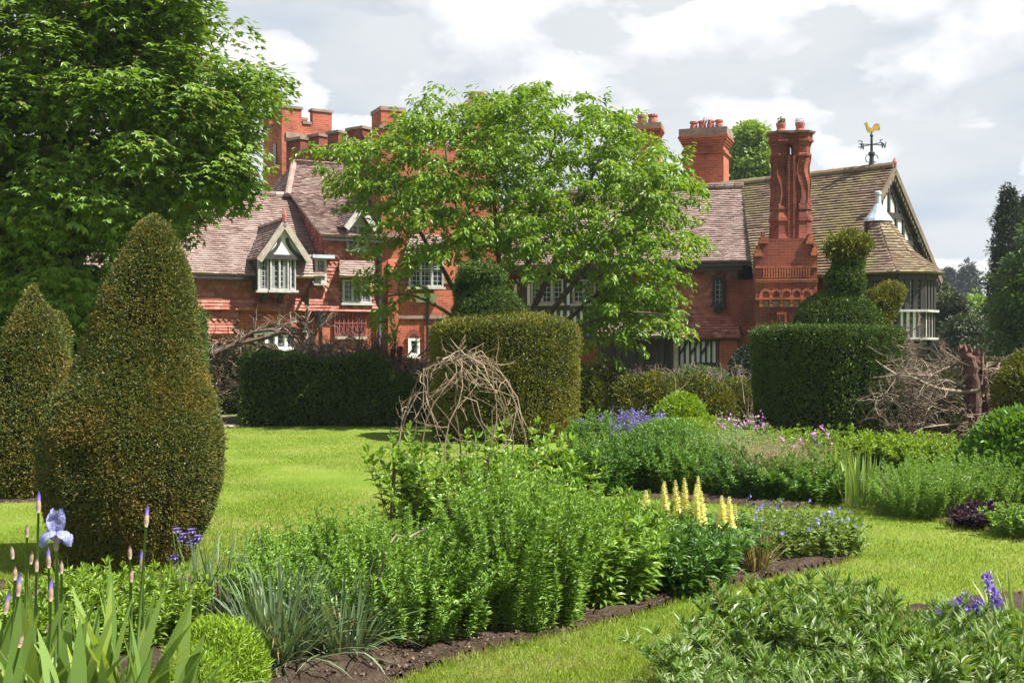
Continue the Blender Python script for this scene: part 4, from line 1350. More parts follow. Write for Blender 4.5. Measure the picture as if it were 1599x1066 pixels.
piece("lead_cap", g, M_lead, br)
g = Geo()
g.prism(bay_pts(Rb, zBot), Vector((0, 0, zSill - zBot))); bp_ = piece("rendered_panel", g, M_white)
g = Geo()
def edge(geo, rad, k, fr, z0_, z1_, wd, th=.04):
    a_, b_ = bay_pts(rad, 0)[k], bay_pts(rad, 0)[(k + 1) % 8]
    p_ = a_.lerp(b_, fr); nn = Vector((b_ - a_)).cross(Vector((0, 0, 1))).normalized()
    if nn.dot(p_ - Vector((bx_, by_, 0))) < 0: nn = -nn
    geo.bar(p_ + Vector((0, 0, z0_)) - nn * .002, p_ + Vector((0, 0, z1_)) - nn * .002, wd, th, nn)
for k in range(8):
    for fr in ((.06, .29, .53, .77, .94) if k % 2 == 1 else (.06, .37, .65, .94)):
        edge(g, Rb, k, fr, zBot, zSill, .075 if fr in (.29, .53, .77) else .09)
    for fr in (.05, .36, .66, .95):
        edge(g, Rb, k, fr, zSill + .06, zEb, .13, .05)
for z_, h_ in ((zEb - .1, .2),):
    for k in range(8):
        a_, b_ = bay_pts(Rb, z_)[k], bay_pts(Rb, z_)[(k + 1) % 8]
        nn = ((a_ + b_) / 2 - Vector((bx_, by_, z_))).normalized()
        g.bar(a_, b_, h_, .08, nn)
piece("timber", g, M_timber, bp_)
g = Geo()
for z_ in (zSill, zBot - .06):
    g.prism(bay_pts(Rb + .14, z_), Vector((0, 0, .06)))
piece("sill", g, M_frame, bp_)
for k in range(8):
    g = Geo(); a_, b_ = bay_pts(Rb - .03, 0)[k], bay_pts(Rb - .03, 0)[(k + 1) % 8]
    nn = ((a_ + b_) / 2 - Vector((bx_, by_, 0))).normalized()
    g.prism([a_ + Vector((0, 0, zSill + .06)), b_ + Vector((0, 0, zSill + .06)), b_ + Vector((0, 0, zEb)), a_ + Vector((0, 0, zEb))], -nn * .03)
    wp = piece("bay_window", g, M_glass)
    g = Geo()
    for f0, f1 in ((.08, .33), (.39, .63), (.69, .92)):
        p_, q_ = a_.lerp(b_, f0) + nn * .005, a_.lerp(b_, f1) + nn * .005
        z0_, z1_ = zSill + .08, zEb - .2
        g.bar(p_.lerp(q_, 0) + Vector((0, 0, z0_)), p_ + Vector((0, 0, z1_)), .04, .03, nn); g.bar(q_ + Vector((0, 0, z0_)), q_ + Vector((0, 0, z1_)), .04, .03, nn)
    piece("casement", g, M_frame, wp)
g = Geo()
g.prism(bay_pts(Rb - .15, zBot - .5), Vector((0, 0, .44))); g.prism(bay_pts(.5, -.1), Vector((0, 0, zBot - .4)))
for k in (0, 1, 2, 7):
    v0 = bay_pts(Rb - .1, zBot - .1)[k]; v1 = bay_pts(.5, zBot - .9)[k]
    g.tube([v0, (v0 + v1) / 2 + Vector((0, 0, -.15)), v1], .06, 6)
v_ = bay_pts(Rb - .1, 0)[1]; g.tube([v_, v_ + Vector((0, 0, zBot))], .05, 6)
piece("bay_bracket", g, M_timber)


# ---------------------------------------------------------------- clipped yews and hedges
M_yew_core = simple("yew_inside", (0.012, 0.013, 0.007), 1.0, spec=0.0)  # near-black colour of the shells added inside the foliage to block light
M_yew_or = leafmat("yew_bronze_tips", [(0, (0.04, 0.068, 0.016)), (0.4, (0.085, 0.115, 0.022)), (0.7, (0.135, 0.145, 0.028)), (0.92, (0.20, 0.165, 0.032)), (1, (0.30, 0.20, 0.04))], rough=0.45, transl=0.12,
                   patch=(1.9, (0.28, 0.175, 0.035), 0.5, 0.72, 0.6), tcol=(1.3, 1.2, .5))
M_yew_gr = leafmat("yew_green", [(0, (0.022, 0.055, 0.010)), (0.45, (0.05, 0.105, 0.013)), (0.8, (0.10, 0.165, 0.018)), (1, (0.17, 0.22, 0.028))], rough=0.45, transl=0.12, tcol=(1.3, 1.2, .5))
M_yew_ye = leafmat("yew_yellow_green", [(0, (0.032, 0.06, 0.010)), (0.4, (0.08, 0.108, 0.013)), (0.75, (0.16, 0.17, 0.018)), (1, (0.25, 0.235, 0.025))], rough=0.45, transl=0.15,
                   patch=(1.4, (0.22, 0.205, 0.02), 0.42, 0.66, 0.75), tcol=(1.3, 1.2, .5))
M_yew_br = leafmat("yew_half_dead", [(0, (0.03, 0.045, 0.014)), (0.4, (0.07, 0.075, 0.02)), (0.7, (0.14, 0.10, 0.05)), (1, (0.22, 0.16, 0.10))], rough=0.6, transl=0.1,
                   patch=(1.3, (0.055, 0.085, 0.015), 0.42, 0.62, 0.9))
M_twig = leafmat("dead_pale_twig", [(0, (0.095, 0.066, 0.046)), (0.5, (0.177, 0.132, 0.098)), (1, (0.313, 0.257, 0.196))], rough=0.8, transl=0, spec=.2)
M_bark = simple("brown_bark", (0.075, 0.05, 0.037), 0.95, 0.5, 14, bump=0.8)
M_redbark = simple("red_yew_bark", (0.10, 0.052, 0.038), 0.95, 0.65, 16, bump=1.0)


def lump(p, f=3.0, s=0.0):
    x, y, z = p[..., 0] * f + s, p[..., 1] * f + s * 2, p[..., 2] * f
    return (np.sin(x * 1.3 + np.sin(y * 1.7 + z)) + np.sin(y * 1.9 + np.sin(z * 1.5 - x) + 1.3) + np.sin(z * 2.3 + np.sin(x * 1.1 + y))) / 3


def sprigs(geo, pos, nrm, size, r, per=3, spread=0.8, up=0.25, wf=0.34, jit=0.4, mi=0):
    n = len(pos)
    for k in range(per):
        d = nrm + r.normal(0, spread, (n, 3)) + np.array([0, 0, up])
        ln = size * r.uniform(.6, 1.25, n)
        geo.leaves(pos + nrm * (r.uniform(-jit, jit * .6, (n, 1)) * size) + r.normal(0, size * .25, (n, 3)), d, nrm + r.normal(0, .7, (n, 3)), ln, ln * wf, 'diamond', mi)


def rev_points(rows, n, r, lobe=0.0, seed=0.0):
    """rows of (cx, cy, z, rad) bottom to top -> n surface points and outward normals, uniform by area"""
    rows = np.asarray(rows, float)
    seg = np.sqrt(np.diff(rows[:, 2]) ** 2 + np.diff(rows[:, 3]) ** 2)
    ar = seg * (rows[1:, 3] + rows[:-1, 3])
    k = r.choice(len(ar), n, p=ar / ar.sum())
    t = r.random(n)
    row = rows[k] * (1 - t[:, None]) + rows[k + 1] * t[:, None]
    th = r.uniform(0, 2 * np.pi, n)
    dz = np.diff(rows[:, 2])[k]; dr = np.diff(rows[:, 3])[k]
    nn = np.stack([np.cos(th) * dz, np.sin(th) * dz, -dr], -1); nn = unit(nn)
    p = np.stack([row[:, 0] + np.cos(th) * row[:, 3], row[:, 1] + np.sin(th) * row[:, 3], row[:, 2]], -1)
    return p, nn, th


def smooth_rows(rows, n=40):
    rows = np.asarray(rows, float)
    t = np.linspace(0, 1, len(rows)); tt = np.linspace(0, 1, n)
    o = np.stack([np.interp(tt, t, rows[:, i]) for i in range(rows.shape[1])], -1)
    for _ in range(3):
        o[1:-1] = (o[:-2] + 2 * o[1:-1] + o[2:]) / 4
    return o


def cone_rows(Yc, prof):
    """prof rows: (picture y, left x, right x), top first"""
    rows = []
    for y, xl, xr in prof[::-1]:
        rows.append(((((xl + xr) / 2) - CX) * Yc / F, Yc, max(zy(y, Yc), 0), max((xr - xl) / 2 * Yc / F * .945, .01)))
    return rows


def topiary(name, rows, mat, size, dens, seed, groove=0.02, extra=None, label=None, cat="topiary", group=None, up=.25, core=.95, parent=None):
    r = np.random.default_rng(seed)
    rows = smooth_rows(rows)
    area = np.sum(np.sqrt(np.diff(rows[:, 2]) ** 2 + np.diff(rows[:, 3]) ** 2) * (rows[1:, 3] + rows[:-1, 3]) * np.pi)
    n = int(area * dens)
    p, nn, th = rev_points(rows, n, r)
    gv = np.sin(th * 17 + 3 * np.sin(p[:, 2] * 1.1 + seed)) * np.sin(th * 7.3 + p[:, 2] * .8)
    lm = lump(p, 3.2, seed) * .014 + lump(p, 9, seed) * .010 - groove * np.clip(gv - .25, 0, 1) * 2.2
    # hollows where the growth is thin, and shoots missed by the shears
    q = p + nn * 0
    dn = np.zeros(n)
    for k in range(14):
        c_ = q[r.integers(0, n)]
        e_ = (q - c_) / np.array([1, 1, r.uniform(1.3, 3.0)]); s_ = r.uniform(.05, .13)
        dn = np.maximum(dn, np.exp(-(e_ ** 2).sum(1) / (2 * s_ * s_)) * r.uniform(.3, 1))
    p = p + nn * (lm - .055 * dn)[:, None]
    kp = r.random(n) > .45 * dn
    p, nn = p[kp], nn[kp]
    g = Geo()
    sprigs(g, p, nn, size, r, up=up)
    st = r.random(len(p)) < .02
    for k in range(3):
        sprigs(g, p[st] + nn[st] * size * (.5 + .6 * k), nn[st], size, r, per=1, spread=.35, up=.5)
    gc = Geo()
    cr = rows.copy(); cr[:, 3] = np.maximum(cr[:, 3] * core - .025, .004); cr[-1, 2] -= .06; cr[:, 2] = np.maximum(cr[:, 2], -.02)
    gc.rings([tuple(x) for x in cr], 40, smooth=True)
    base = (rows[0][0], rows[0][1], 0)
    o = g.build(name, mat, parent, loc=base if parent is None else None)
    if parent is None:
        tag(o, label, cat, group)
    c = gc.build("light_block_core", M_yew_core, None, loc=base)  # opaque shell added under the sprigs to stop light passing through
    c.location = (0, 0, 0) if parent is None else base
    c.parent = o if parent is None else parent
    return o


T1 = cone_rows(8.5, [(338, 238, 242), (345, 224, 254), (360, 211, 268), (400, 188, 289), (432, 170, 300), (470, 157, 305), (510, 145, 309), (545, 131, 313), (575, 118, 320), (601, 103, 328), (635, 84, 341), (669, 66, 352),
                     (714, 59, 358), (745, 60, 353), (770, 64, 346), (800, 72, 334), (826, 82, 321), (855, 97, 306), (882, 113, 292), (905, 128, 284), (925, 136, 280)])
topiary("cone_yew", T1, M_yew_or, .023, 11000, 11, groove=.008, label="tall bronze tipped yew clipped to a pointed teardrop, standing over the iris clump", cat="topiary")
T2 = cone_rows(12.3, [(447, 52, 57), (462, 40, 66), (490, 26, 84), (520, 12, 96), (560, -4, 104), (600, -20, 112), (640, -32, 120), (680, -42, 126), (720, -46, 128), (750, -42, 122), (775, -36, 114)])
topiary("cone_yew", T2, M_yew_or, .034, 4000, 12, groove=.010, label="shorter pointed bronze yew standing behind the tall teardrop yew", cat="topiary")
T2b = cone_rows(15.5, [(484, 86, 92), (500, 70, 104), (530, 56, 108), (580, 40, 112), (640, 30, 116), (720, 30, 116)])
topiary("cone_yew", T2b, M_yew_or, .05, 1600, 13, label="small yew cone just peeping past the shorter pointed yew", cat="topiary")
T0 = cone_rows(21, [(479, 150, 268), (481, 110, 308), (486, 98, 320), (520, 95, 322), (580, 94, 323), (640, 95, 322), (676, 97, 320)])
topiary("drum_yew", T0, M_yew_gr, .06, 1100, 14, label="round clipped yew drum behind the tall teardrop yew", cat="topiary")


def ell_points(c, s, n, r):
    d = rnd_dir(r, n)
    s = np.asarray(s)
    nn = unit(d / s)
    return np.asarray(c) + d * s, nn


def inside_ell(p, c, s, k=.93):
    return (((p - np.asarray(c)) / np.asarray(s)) ** 2).sum(1) < k


def lumps(name, ells, mat, size, dens, seed, label=None, cat=None, up=.25, spread=.8, parent=None, per=3, zmin=0.0, core=.9, group=None, coremat=None, wf=.34):
    """foliage over a union of ellipsoids: list of (centre, radii)"""
    r = np.random.default_rng(seed)
    g, gc = Geo(), Geo()
    for i, (c, s) in enumerate(ells):
        s = np.asarray(s, float)
        a = 4 * np.pi * ((s[0] * s[1]) ** 1.6 / 3 + (s[0] * s[2]) ** 1.6 / 3 + (s[1] * s[2]) ** 1.6 / 3) ** (1 / 1.6)
        p, nn = ell_points(c, s, int(a * dens), r)
        p = p + nn * (lump(p, 4, seed)[:, None] * .05 * s.min() * 1.2 + lump(p, 11, seed)[:, None] * .03 * s.min())
        k = p[:, 2] > zmin
        for j, (c2, s2) in enumerate(ells):
            if j != i:
                k &= ~inside_ell(p, c2, s2)
        sprigs(g, p[k], nn[k], size, r, up=up, spread=spread, per=per, wf=wf)
        th = np.linspace(0, np.pi, 12)
        gc_rows = []
        U, V = np.meshgrid(np.linspace(0, 2 * np.pi, 20, endpoint=False), th)
        pts = np.stack([np.cos(U) * np.sin(V) * s[0] * core, np.sin(U) * np.sin(V) * s[1] * core, -np.cos(V) * s[2] * core], -1) + np.asarray(c)
        pts[..., 2] = np.maximum(pts[..., 2], -.02)
        ii, jj = np.meshgrid(np.arange(11), np.arange(20), indexing='ij')
        j2 = (jj + 1) % 20
        gc.add(pts.reshape(-1, 3), np.stack([ii * 20 + jj, ii * 20 + j2, (ii + 1) * 20 + j2, (ii + 1) * 20 + jj], -1).reshape(-1, 4), 0, True)
    base = (ells[0][0][0], ells[0][0][1], 0)
    if parent is None:
        o = g.build(name, mat, None, loc=base)
        tag(o, label, cat, group)
        if core > 0:
            c = gc.build("light_block_shell", coremat or M_yew_core, None, loc=base); c.location = (0, 0, 0); c.parent = o  # dark ellipsoid shells added inside the leaves to block light
    else:
        o = g.build(name, mat, parent)
        if core > 0:
            gc.build("light_block_shell", coremat or M_yew_core, o)  # same added light-blocking shells, under a parent part
    return o


# middle drum with a clipped bird on it
Y3 = 19.9
m3 = Y3 / F
T3 = [(0, 0, 0, 1.20), (0, 0, .3, 1.23), (0, 0, 1.0, 1.25), (0, 0, 1.6, 1.26), (0, 0, 1.85, 1.25), (0, 0, 1.96, 1.2), (0, 0, 2.03, 1.0), (0, 0, 2.12, .6), (0, 0, 2.16, .05)]
c3 = P(789, 540, Y3)
T3 = [(c3.x, c3.y, z_, r_) for _, _, z_, r_ in T3]
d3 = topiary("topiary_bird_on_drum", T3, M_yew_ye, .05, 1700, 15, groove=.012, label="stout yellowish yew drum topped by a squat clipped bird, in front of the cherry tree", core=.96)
def E3(px, py, rx, ry, rz, dy=0, Yb=Y3, base=c3):
    p = P(px, py, Yb + dy)
    return ((p.x - base.x, p.y - base.y, p.z), (rx * Yb / F, ry * Yb / F, rz * Yb / F))
lumps("bird_body", [E3(764, 496, 57, 57, 52), E3(762, 468, 34, 38, 32, -.1)], M_yew_gr, .045, 1500, 16, parent=d3)
lumps("bird_tail", [E3(722, 458, 12, 24, 32, .3), E3(738, 440, 12, 22, 26, .35)], M_yew_gr, .05, 1300, 17, parent=d3)
lumps("bird_head", [E3(752, 428, 30, 26, 13, -.2), E3(735, 420, 16, 17, 10, -.1), E3(776, 432, 14, 15, 11, -.2)], M_yew_gr, .065, 1000, 18, parent=d3, spread=1.2, core=.6)

# right drum with the crested bird
Y4 = 18.6
c4 = P(1292, 540, Y4)
T4 = [(c4.x, c4.y, 0, 1.06), (c4.x, c4.y, .5, 1.13), (c4.x, c4.y, 1.2, 1.17), (c4.x, c4.y, 1.7, 1.18), (c4.x, c4.y, 1.83, 1.17), (c4.x, c4.y, 1.88, 1.08), (c4.x, c4.y, 1.9, .6), (c4.x, c4.y, 1.91, .05)]
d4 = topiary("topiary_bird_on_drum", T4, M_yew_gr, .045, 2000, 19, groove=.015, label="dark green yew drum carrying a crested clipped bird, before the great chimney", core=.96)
E4 = lambda px, py, rx, ry, rz, dy=0: E3(px, py, rx, ry, rz, dy, Y4, c4)
lumps("bird_body", [E4(1309, 512, 68, 66, 58)], M_yew_gr, .04, 2000, 20, parent=d4)
lumps("bird_neck", [E4(1321, 440, 30, 30, 27, -.15), E4(1325, 415, 24, 24, 26, -.12)], M_yew_gr, .036, 2200, 21, parent=d4)
lumps("bird_crest", [E4(1323, 390, 24, 24, 18, -.1), E4(1308, 392, 14, 16, 11, -.1), E4(1340, 382, 15, 18, 14, -.1), E4(1328, 374, 13, 14, 10, 0)], M_yew_ye, .085, 1000, 22, parent=d4, spread=1.5, core=.5, per=4)
lumps("bird_tail", [E4(1372, 478, 27, 36, 27, .1), E4(1388, 462, 19, 32, 22, .1), E4(1362, 498, 24, 40, 24, .1), E4(1398, 456, 12, 26, 14, .1)], M_yew_ye, .05, 1500, 23, parent=d4, spread=1.0)


def tufts(name, c, rad, n, ln, seed, parent, mat):
    """loose young shoots standing out of an unclipped tuft"""
    r = np.random.default_rng(seed); g = Geo()
    d = rnd_dir(r, n); d[:, 2] = d[:, 2] * .6 + .35; d = unit(d)
    p = np.asarray(c) + d * np.asarray(rad) * r.uniform(.6, 1.0, (n, 1))
    for k in range(9):
        t = k / 9
        q_ = p + d * (ln * t)
        g.leaves(q_, d + r.normal(0, .55, (n, 3)), rnd_dir(r, n), ln * .36 * (1.1 - .5 * t), ln * .11, 'diamond')
    return g.build(name, mat, parent)


def twig(geo, p, d, ln, rad, depth, r, kids=4, crook=.35, grav=0.0, sides=4, shrink=.55):
    n = 6
    pts = [np.array(p, float)]; cur = unit(np.array(d, float))
    for i in range(n):
        cur = unit(cur + r.normal(0, crook, 3) * .5 + np.array([0, 0, -grav]))
        pts.append(pts[-1] + cur * ln / n)
    geo.tube(pts, np.linspace(rad, rad * .35, n + 1), sides, cap=False)
    if depth > 0:
        for k in range(kids):
            i = r.integers(1, n)
            dd = unit(unit(pts[i] - pts[i - 1]) + r.normal(0, .75, 3))
            twig(geo, pts[i], dd, ln * shrink * r.uniform(.6, 1.2), rad * .55, depth - 1, r, kids, crook, grav, 3, shrink)


def boxhedge(name, x0, x1, y0, y1, ztop, mat, size, dens, seed, label, cat="hedge", top_fn=None, wob=.06, group=None):
    r = np.random.default_rng(seed)
    W_, D_ = x1 - x0, y1 - y0
    faces = [(W_ * ztop, 0), (W_ * ztop, 1), (D_ * ztop, 2), (D_ * ztop, 3), (W_ * D_, 4)]
    g = Geo()
    for a, k in faces:
        n = int(a * dens)
        u, v = r.random(n), r.random(n)
        if k < 2:
            p = np.stack([x0 + u * W_, np.full(n, y0 if k == 0 else y1), v * ztop], -1); nn = np.tile([[0, -1. if k == 0 else 1., 0]], (n, 1))
        elif k < 4:
            p = np.stack([np.full(n, x0 if k == 2 else x1), y0 + u * D_, v * ztop], -1); nn = np.tile([[-1. if k == 2 else 1., 0, 0]], (n, 1))
        else:
            p = np.stack([x0 + u * W_, y0 + v * D_, np.full(n, ztop)], -1); nn = np.tile([[0, 0, 1.]], (n, 1))
        if top_fn is not None:
            p[:, 2] *= top_fn(p[:, 0]) / ztop
        p = p + nn * (lump(p, 2.2, seed) * wob + lump(p, 7, seed) * wob * .5)[:, None]
        sprigs(g, p, nn, size, r)
    base = ((x0 + x1) / 2, (y0 + y1) / 2, 0)
    o = g.build(name, mat, None, loc=base)
    tag(o, label, cat, group)
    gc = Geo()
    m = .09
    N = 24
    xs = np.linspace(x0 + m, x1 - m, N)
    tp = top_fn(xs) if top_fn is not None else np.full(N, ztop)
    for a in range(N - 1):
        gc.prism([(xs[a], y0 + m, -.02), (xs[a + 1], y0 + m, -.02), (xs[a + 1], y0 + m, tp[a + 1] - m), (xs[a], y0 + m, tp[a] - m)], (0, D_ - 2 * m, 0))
    c = gc.build("light_block_shell", M_yew_core, None, loc=base); c.location = (0, 0, 0); c.parent = o  # dark filling added inside the hedge so no light comes through
    return o


def brush(name, parent, pts_fn, n, ln, rad, seed, depth=1, kids=5, mat=None, updir=(0, 0, 1), spread=.5, crook=.4, grav=0, loc=None):
    r = np.random.default_rng(seed)
    g = Geo()
    for i in range(n):
        p = pts_fn(r)
        twig(g, p, unit(np.array(updir, float) + r.normal(0, spread, 3)), ln * r.uniform(.5, 1.2), rad * r.uniform(.6, 1.3), depth, r, kids, crook, grav)
    o = g.build(name, mat or M_twig, None, loc=loc)
    o.location = (0, 0, 0) if parent is not None and loc is not None else o.location
    if parent is not None:
        o.parent = parent
    return o


ct = E4(1324, 386, 25, 25, 18, -.1)
tufts("crest_shoots", ct[0], ct[1], 230, .19, 24, d4, M_yew_ye)
ct = E3(752, 426, 30, 26, 12, -.2)
tufts("crest_shoots", ct[0], ct[1], 90, .14, 25, d3, M_yew_gr)
# dark hedge on the far side of the lawn, bare brown wood along its top
hx0, hx1 = (375 - CX) * 23 / F, (690 - CX) * 23 / F
hf = lambda x: 1.36 - .05 * np.sin(x * 3) - np.clip((x + 2.75) * 1.1, 0, .45)
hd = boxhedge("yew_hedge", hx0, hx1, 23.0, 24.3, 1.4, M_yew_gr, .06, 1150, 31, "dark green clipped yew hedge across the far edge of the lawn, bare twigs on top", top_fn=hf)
hb = (hd.location.x, hd.location.y, 0)
brush("bare_twigs", hd, lambda r: (lambda x: (x, r.uniform(23.3, 24.5), float(hf(np.array(x))) - .1))(r.uniform(hx0 + .9, hx1)), 260, .5, .013, 32, depth=2, kids=4, loc=hb, spread=.65)
r = np.random.default_rng(36); g = Geo(); n = 2600
p = np.stack([r.uniform(hx1 - 1.5, hx1 + .1, n), r.uniform(22.96, 24.3, n), np.zeros(n)], -1); p[:, 2] = hf(p[:, 0]) * r.uniform(.55, 1.12, n)
sprigs(g, p, unit(np.stack([r.normal(0, .4, n), -np.ones(n) * .6, np.ones(n) * .6], -1)), .07, r, spread=1.1)
br_ = g.build("browned_foliage", M_yew_br, None, loc=hb); br_.location = (0, 0, 0); br_.parent = hd
# half dead brown yew trees behind the hedge, each with its bare limbs
def dead_yew(x, y, h, seed, label, n=10, limbs=3, limb_dir=(1, 0, .25), wr=.8, group=None, name="cut_back_yew", green=.5, zlow=0.0):
    r = np.random.default_rng(seed)
    ro = thing(name, (x, y, 0), label, "yew", group)
    g = Geo()
    for k in range(limbs):
        a = r.normal(0, .12, 2)
        g.tube([(a[0], a[1], 0), (a[0] * 1.5, a[1] * 1.2, h * .5), (a[0] * 2.2, a[1] * 2, h * r.uniform(.75, 1.0))], [.09, .075, .06], 7)
    st_ = g.build("trunk", M_redbark, ro)
    g = Geo()
    for k in range(n * 4):
        z0 = r.uniform(.15, 1) * h
        twig(g, (r.normal(0, .15), r.normal(0, .15), z0), unit(np.array([r.normal(0, 1), r.normal(0, .8), r.normal(.25, .45)])), wr * r.uniform(.5, 1.15), .02, 2, r, 4, .4, 0.0)
    g.build("branch", M_twig, ro)
    if green > 0:
        g = Geo(); nn_ = int(2600 * green)
        p = rnd_dir(r, nn_) * np.array([wr, wr * .8, h * .5]) * r.random((nn_, 1)) ** .4 + np.array([0, 0, h * .45])
        p = p[p[:, 2] > zlow]
        p = p[lump(p, 3.1, seed) > -.05]
        sprigs(g, p, unit(p - np.array([0, 0, h * .4])), .07, r)
        g.build("foliage", M_yew_br, ro)
    return ro
hb2 = boxhedge("yew_hedge", -7.6, -5.75, 27.2, 28.4, 1.5, M_yew_br, .075, 800, 33, "brown thinning hedge seen between the tall yew and the dark hedge", wob=.16)
dead_yew(-7.0, 27.0, 1.75, 34, "half bare brown yew below the oriel window", green=.8)
ro = thing("bare_branch", (-7.45, 26.6, 1.0), "long pale bare limbs reaching across in front of the arched window", "branch")
g = Geo()
r = np.random.default_rng(35)
def limb(pix, Yd, r0, r1):
    pts = np.array([tuple(P(x, y, Yd)) for x, y in pix]) - np.array(ro.location)
    g.tube(pts, np.linspace(r0, r1, len(pts)), 7)
    for k in range(10):
        i = r.integers(1, len(pts))
        twig(g, pts[i], unit(pts[i] - pts[i - 1] + r.normal(0, .4, 3)), .5, r1 * .8, 1, r, 3, .5)
limb([(322, 572), (340, 556), (368, 535), (395, 518), (430, 514), (452, 512)], 26.6, .07, .03)
limb([(330, 552), (362, 540), (400, 530), (440, 520), (490, 522)], 26.5, .06, .025)
limb([(372, 500), (364, 515), (380, 530), (402, 540), (440, 548)], 26.7, .05, .03)
limb([(476, 580), (478, 545), (472, 520), (474, 508)], 26.4, .07, .05)
limb([(470, 560), (462, 535), (448, 515), (440, 512)], 26.4, .04, .015)
limb([(482, 560), (486, 530), (500, 512), (508, 505)], 26.4, .03, .012)
limb([(478, 555), (466, 530), (455, 522), (446, 520)], 26.5, .03, .012)
g.build("limb", M_twig, ro)
for i, (px, lab) in enumerate(((505, "leafless cut back yew under the hopper drainpipe"), (555, "leafless cut back yew under the carved red panel"), (610, "leafless cut back yew with a tuft of green beside the brick tower"), (655, "leafless cut back yew next to the yellowish drum"))):
    dead_yew((px - CX) * 24.9 / F, 24.9, 1.6 - .1 * (i == 3), 40 + i, lab, wr=.62, green=(.12, .15, .35, .05)[i], zlow=1.0, group="cut back yews behind the dark hedge")
# hedge between the two drums: lumpy, yellow green below and brown above
X_ = lambda px, Yd: (px - CX) * Yd / F
el = []
r = np.random.default_rng(50)
for px, top, Yd in ((915, 590, 22.6), (950, 578, 22.8), (985, 600, 22.4), (1020, 594, 22.3), (1055, 602, 22.5), (1090, 598, 22.3), (1118, 610, 22.2), (1150, 606, 22.5), (1185, 612, 22.6)):
    zt = zy(top, Yd)
    zt += .1
    el.append(((X_(px, Yd), Yd + r.uniform(-.1, .1), zt * .42), (.36 + r.uniform(0, .12), .5, zt * .62)))
h3 = lumps("lumpy_hedge", el, M_yew_ye, .07, 1000, 51, "lumpy yellow green hedge with dry brown tops between the two drums", "hedge")
hb3 = (el[0][0][0], el[0][0][1], 0)
brush("dry_twigs", h3, lambda r: (r.uniform(X_(895, 22.6), X_(1185, 22.6)), r.uniform(22.5, 23.2), r.uniform(.55, .95)), 320, .34, .010, 52, depth=2, kids=4, loc=hb3, spread=.6)
for px_ in (1048, 1168):
  brush("bleached_stem", h3, lambda r: (X_(px_ + r.uniform(-2, 2), 21.9), 21.85, .1), 4, .95, .018, 53, depth=1, kids=3, loc=hb3, spread=.08, crook=.15)

# bare trunk with dead lateral branches beside the right drum
ro = thing("stripped_yew", (X_(1520, 17.6), 17.6, 0), "cut off yew trunk with bleached bare side branches, right of the dark drum", "yew")
tx, ty = ro.location.x, ro.location.y
def lp(px, py, Yd): 
    p = P(px, py, Yd); return (p.x - tx, p.y - ty, p.z)
g = Geo()
rr_ = np.random.default_rng(60)
def rugged(pix, Yd, rad, n=16, sides=14):
    ctrl = np.array([lp(x, y, Yd) for x, y in pix])
    t = np.linspace(0, 1, len(ctrl)); tt = np.linspace(0, 1, n)
    c_ = np.stack([np.interp(tt, t, ctrl[:, i]) for i in range(3)], -1)
    c_[1:-1, :2] += rr_.normal(0, .012, (n - 2, 2))
    R_ = np.interp(tt, t, rad)
    th = np.linspace(0, 2 * np.pi, sides, endpoint=False)
    fl = 1 + .18 * np.sin(th * 3 + .7) + .10 * np.sin(th * 5 + 2)
    V = []
    for i in range(n):
        q_ = R_[i] * fl * (1 + rr_.normal(0, .05, sides))
        z_ = c_[i, 2] + (rr_.uniform(-.10, .09, sides) if i == n - 1 else rr_.normal(0, .008, sides))
        V.append(np.stack([c_[i, 0] + q_ * np.cos(th + .3 * tt[i]), c_[i, 1] + q_ * np.sin(th + .3 * tt[i]), z_], -1))
    ii, jj = np.meshgrid(np.arange(n - 1), np.arange(sides), indexing='ij'); j2 = (jj + 1) % sides
    V.append(c_[-1:] - np.array([[0, 0, .06]]))
    k = n * sides
    g.add(np.concatenate(V), [np.stack([ii * sides + jj, ii * sides + j2, (ii + 1) * sides + j2, (ii + 1) * sides + jj], -1).reshape(-1, 4), np.array([[(n - 1) * sides + q, (n - 1) * sides + (q + 1) % sides, k] for q in range(sides)])], 0, False)
rugged([(1529, 705), (1522, 660), (1519, 600), (1513, 560), (1509, 544)], 17.5, [.15, .12, .095, .095, .085])
rugged([(1536, 705), (1539, 640), (1534, 590), (1530, 552)], 17.7, [.11, .085, .075, .06])
rugged([(1517, 600), (1524, 575), (1524, 548)], 17.55, [.05, .06, .05], 8)
g.tube([lp(1526, 560, 17.6), lp(1534, 558, 17.55), lp(1535, 580, 17.5), lp(1533, 600, 17.5)], [.025, .025, .02, .012], 6)
g.build("trunk", M_redbark, ro)
g = Geo()
r = np.random.default_rng(61)
def lb(pix, Yd, r0, r1, kids=8, ln=.5):
    pts = np.array([lp(x, y, Yd + .25 * math.sin(i * 1.7)) for i, (x, y) in enumerate(pix)])
    g.tube(pts, np.linspace(r0, r1, len(pts)), 6, cap=False)
    for k in range(kids):
        i = r.integers(1, len(pts))
        twig(g, pts[i], unit(unit(pts[i] - pts[i - 1]) + r.normal(0, .5, 3)), ln * r.uniform(.6, 1.2), .011, 1, r, 3, .5)
lb([(1530, 610), (1505, 612), (1480, 609), (1462, 606), (1446, 599), (1432, 592), (1420, 588), (1400, 585), (1380, 572), (1366, 562)], 17.3, .035, .01, 16)
lb([(1510, 565), (1490, 570), (1470, 578), (1455, 585), (1436, 588), (1425, 592)], 17.4, .03, .01, 14)
lb([(1510, 585), (1495, 600), (1482, 594)], 17.3, .025, .012, 5)
lb([(1512, 640), (1490, 642), (1470, 640), (1455, 634), (1430, 640), (1405, 628), (1380, 618)], 17.3, .022, .006, 12)
lb([(1514, 660), (1490, 662), (1465, 664), (1440, 668), (1425, 682)], 17.3, .02, .006, 12)
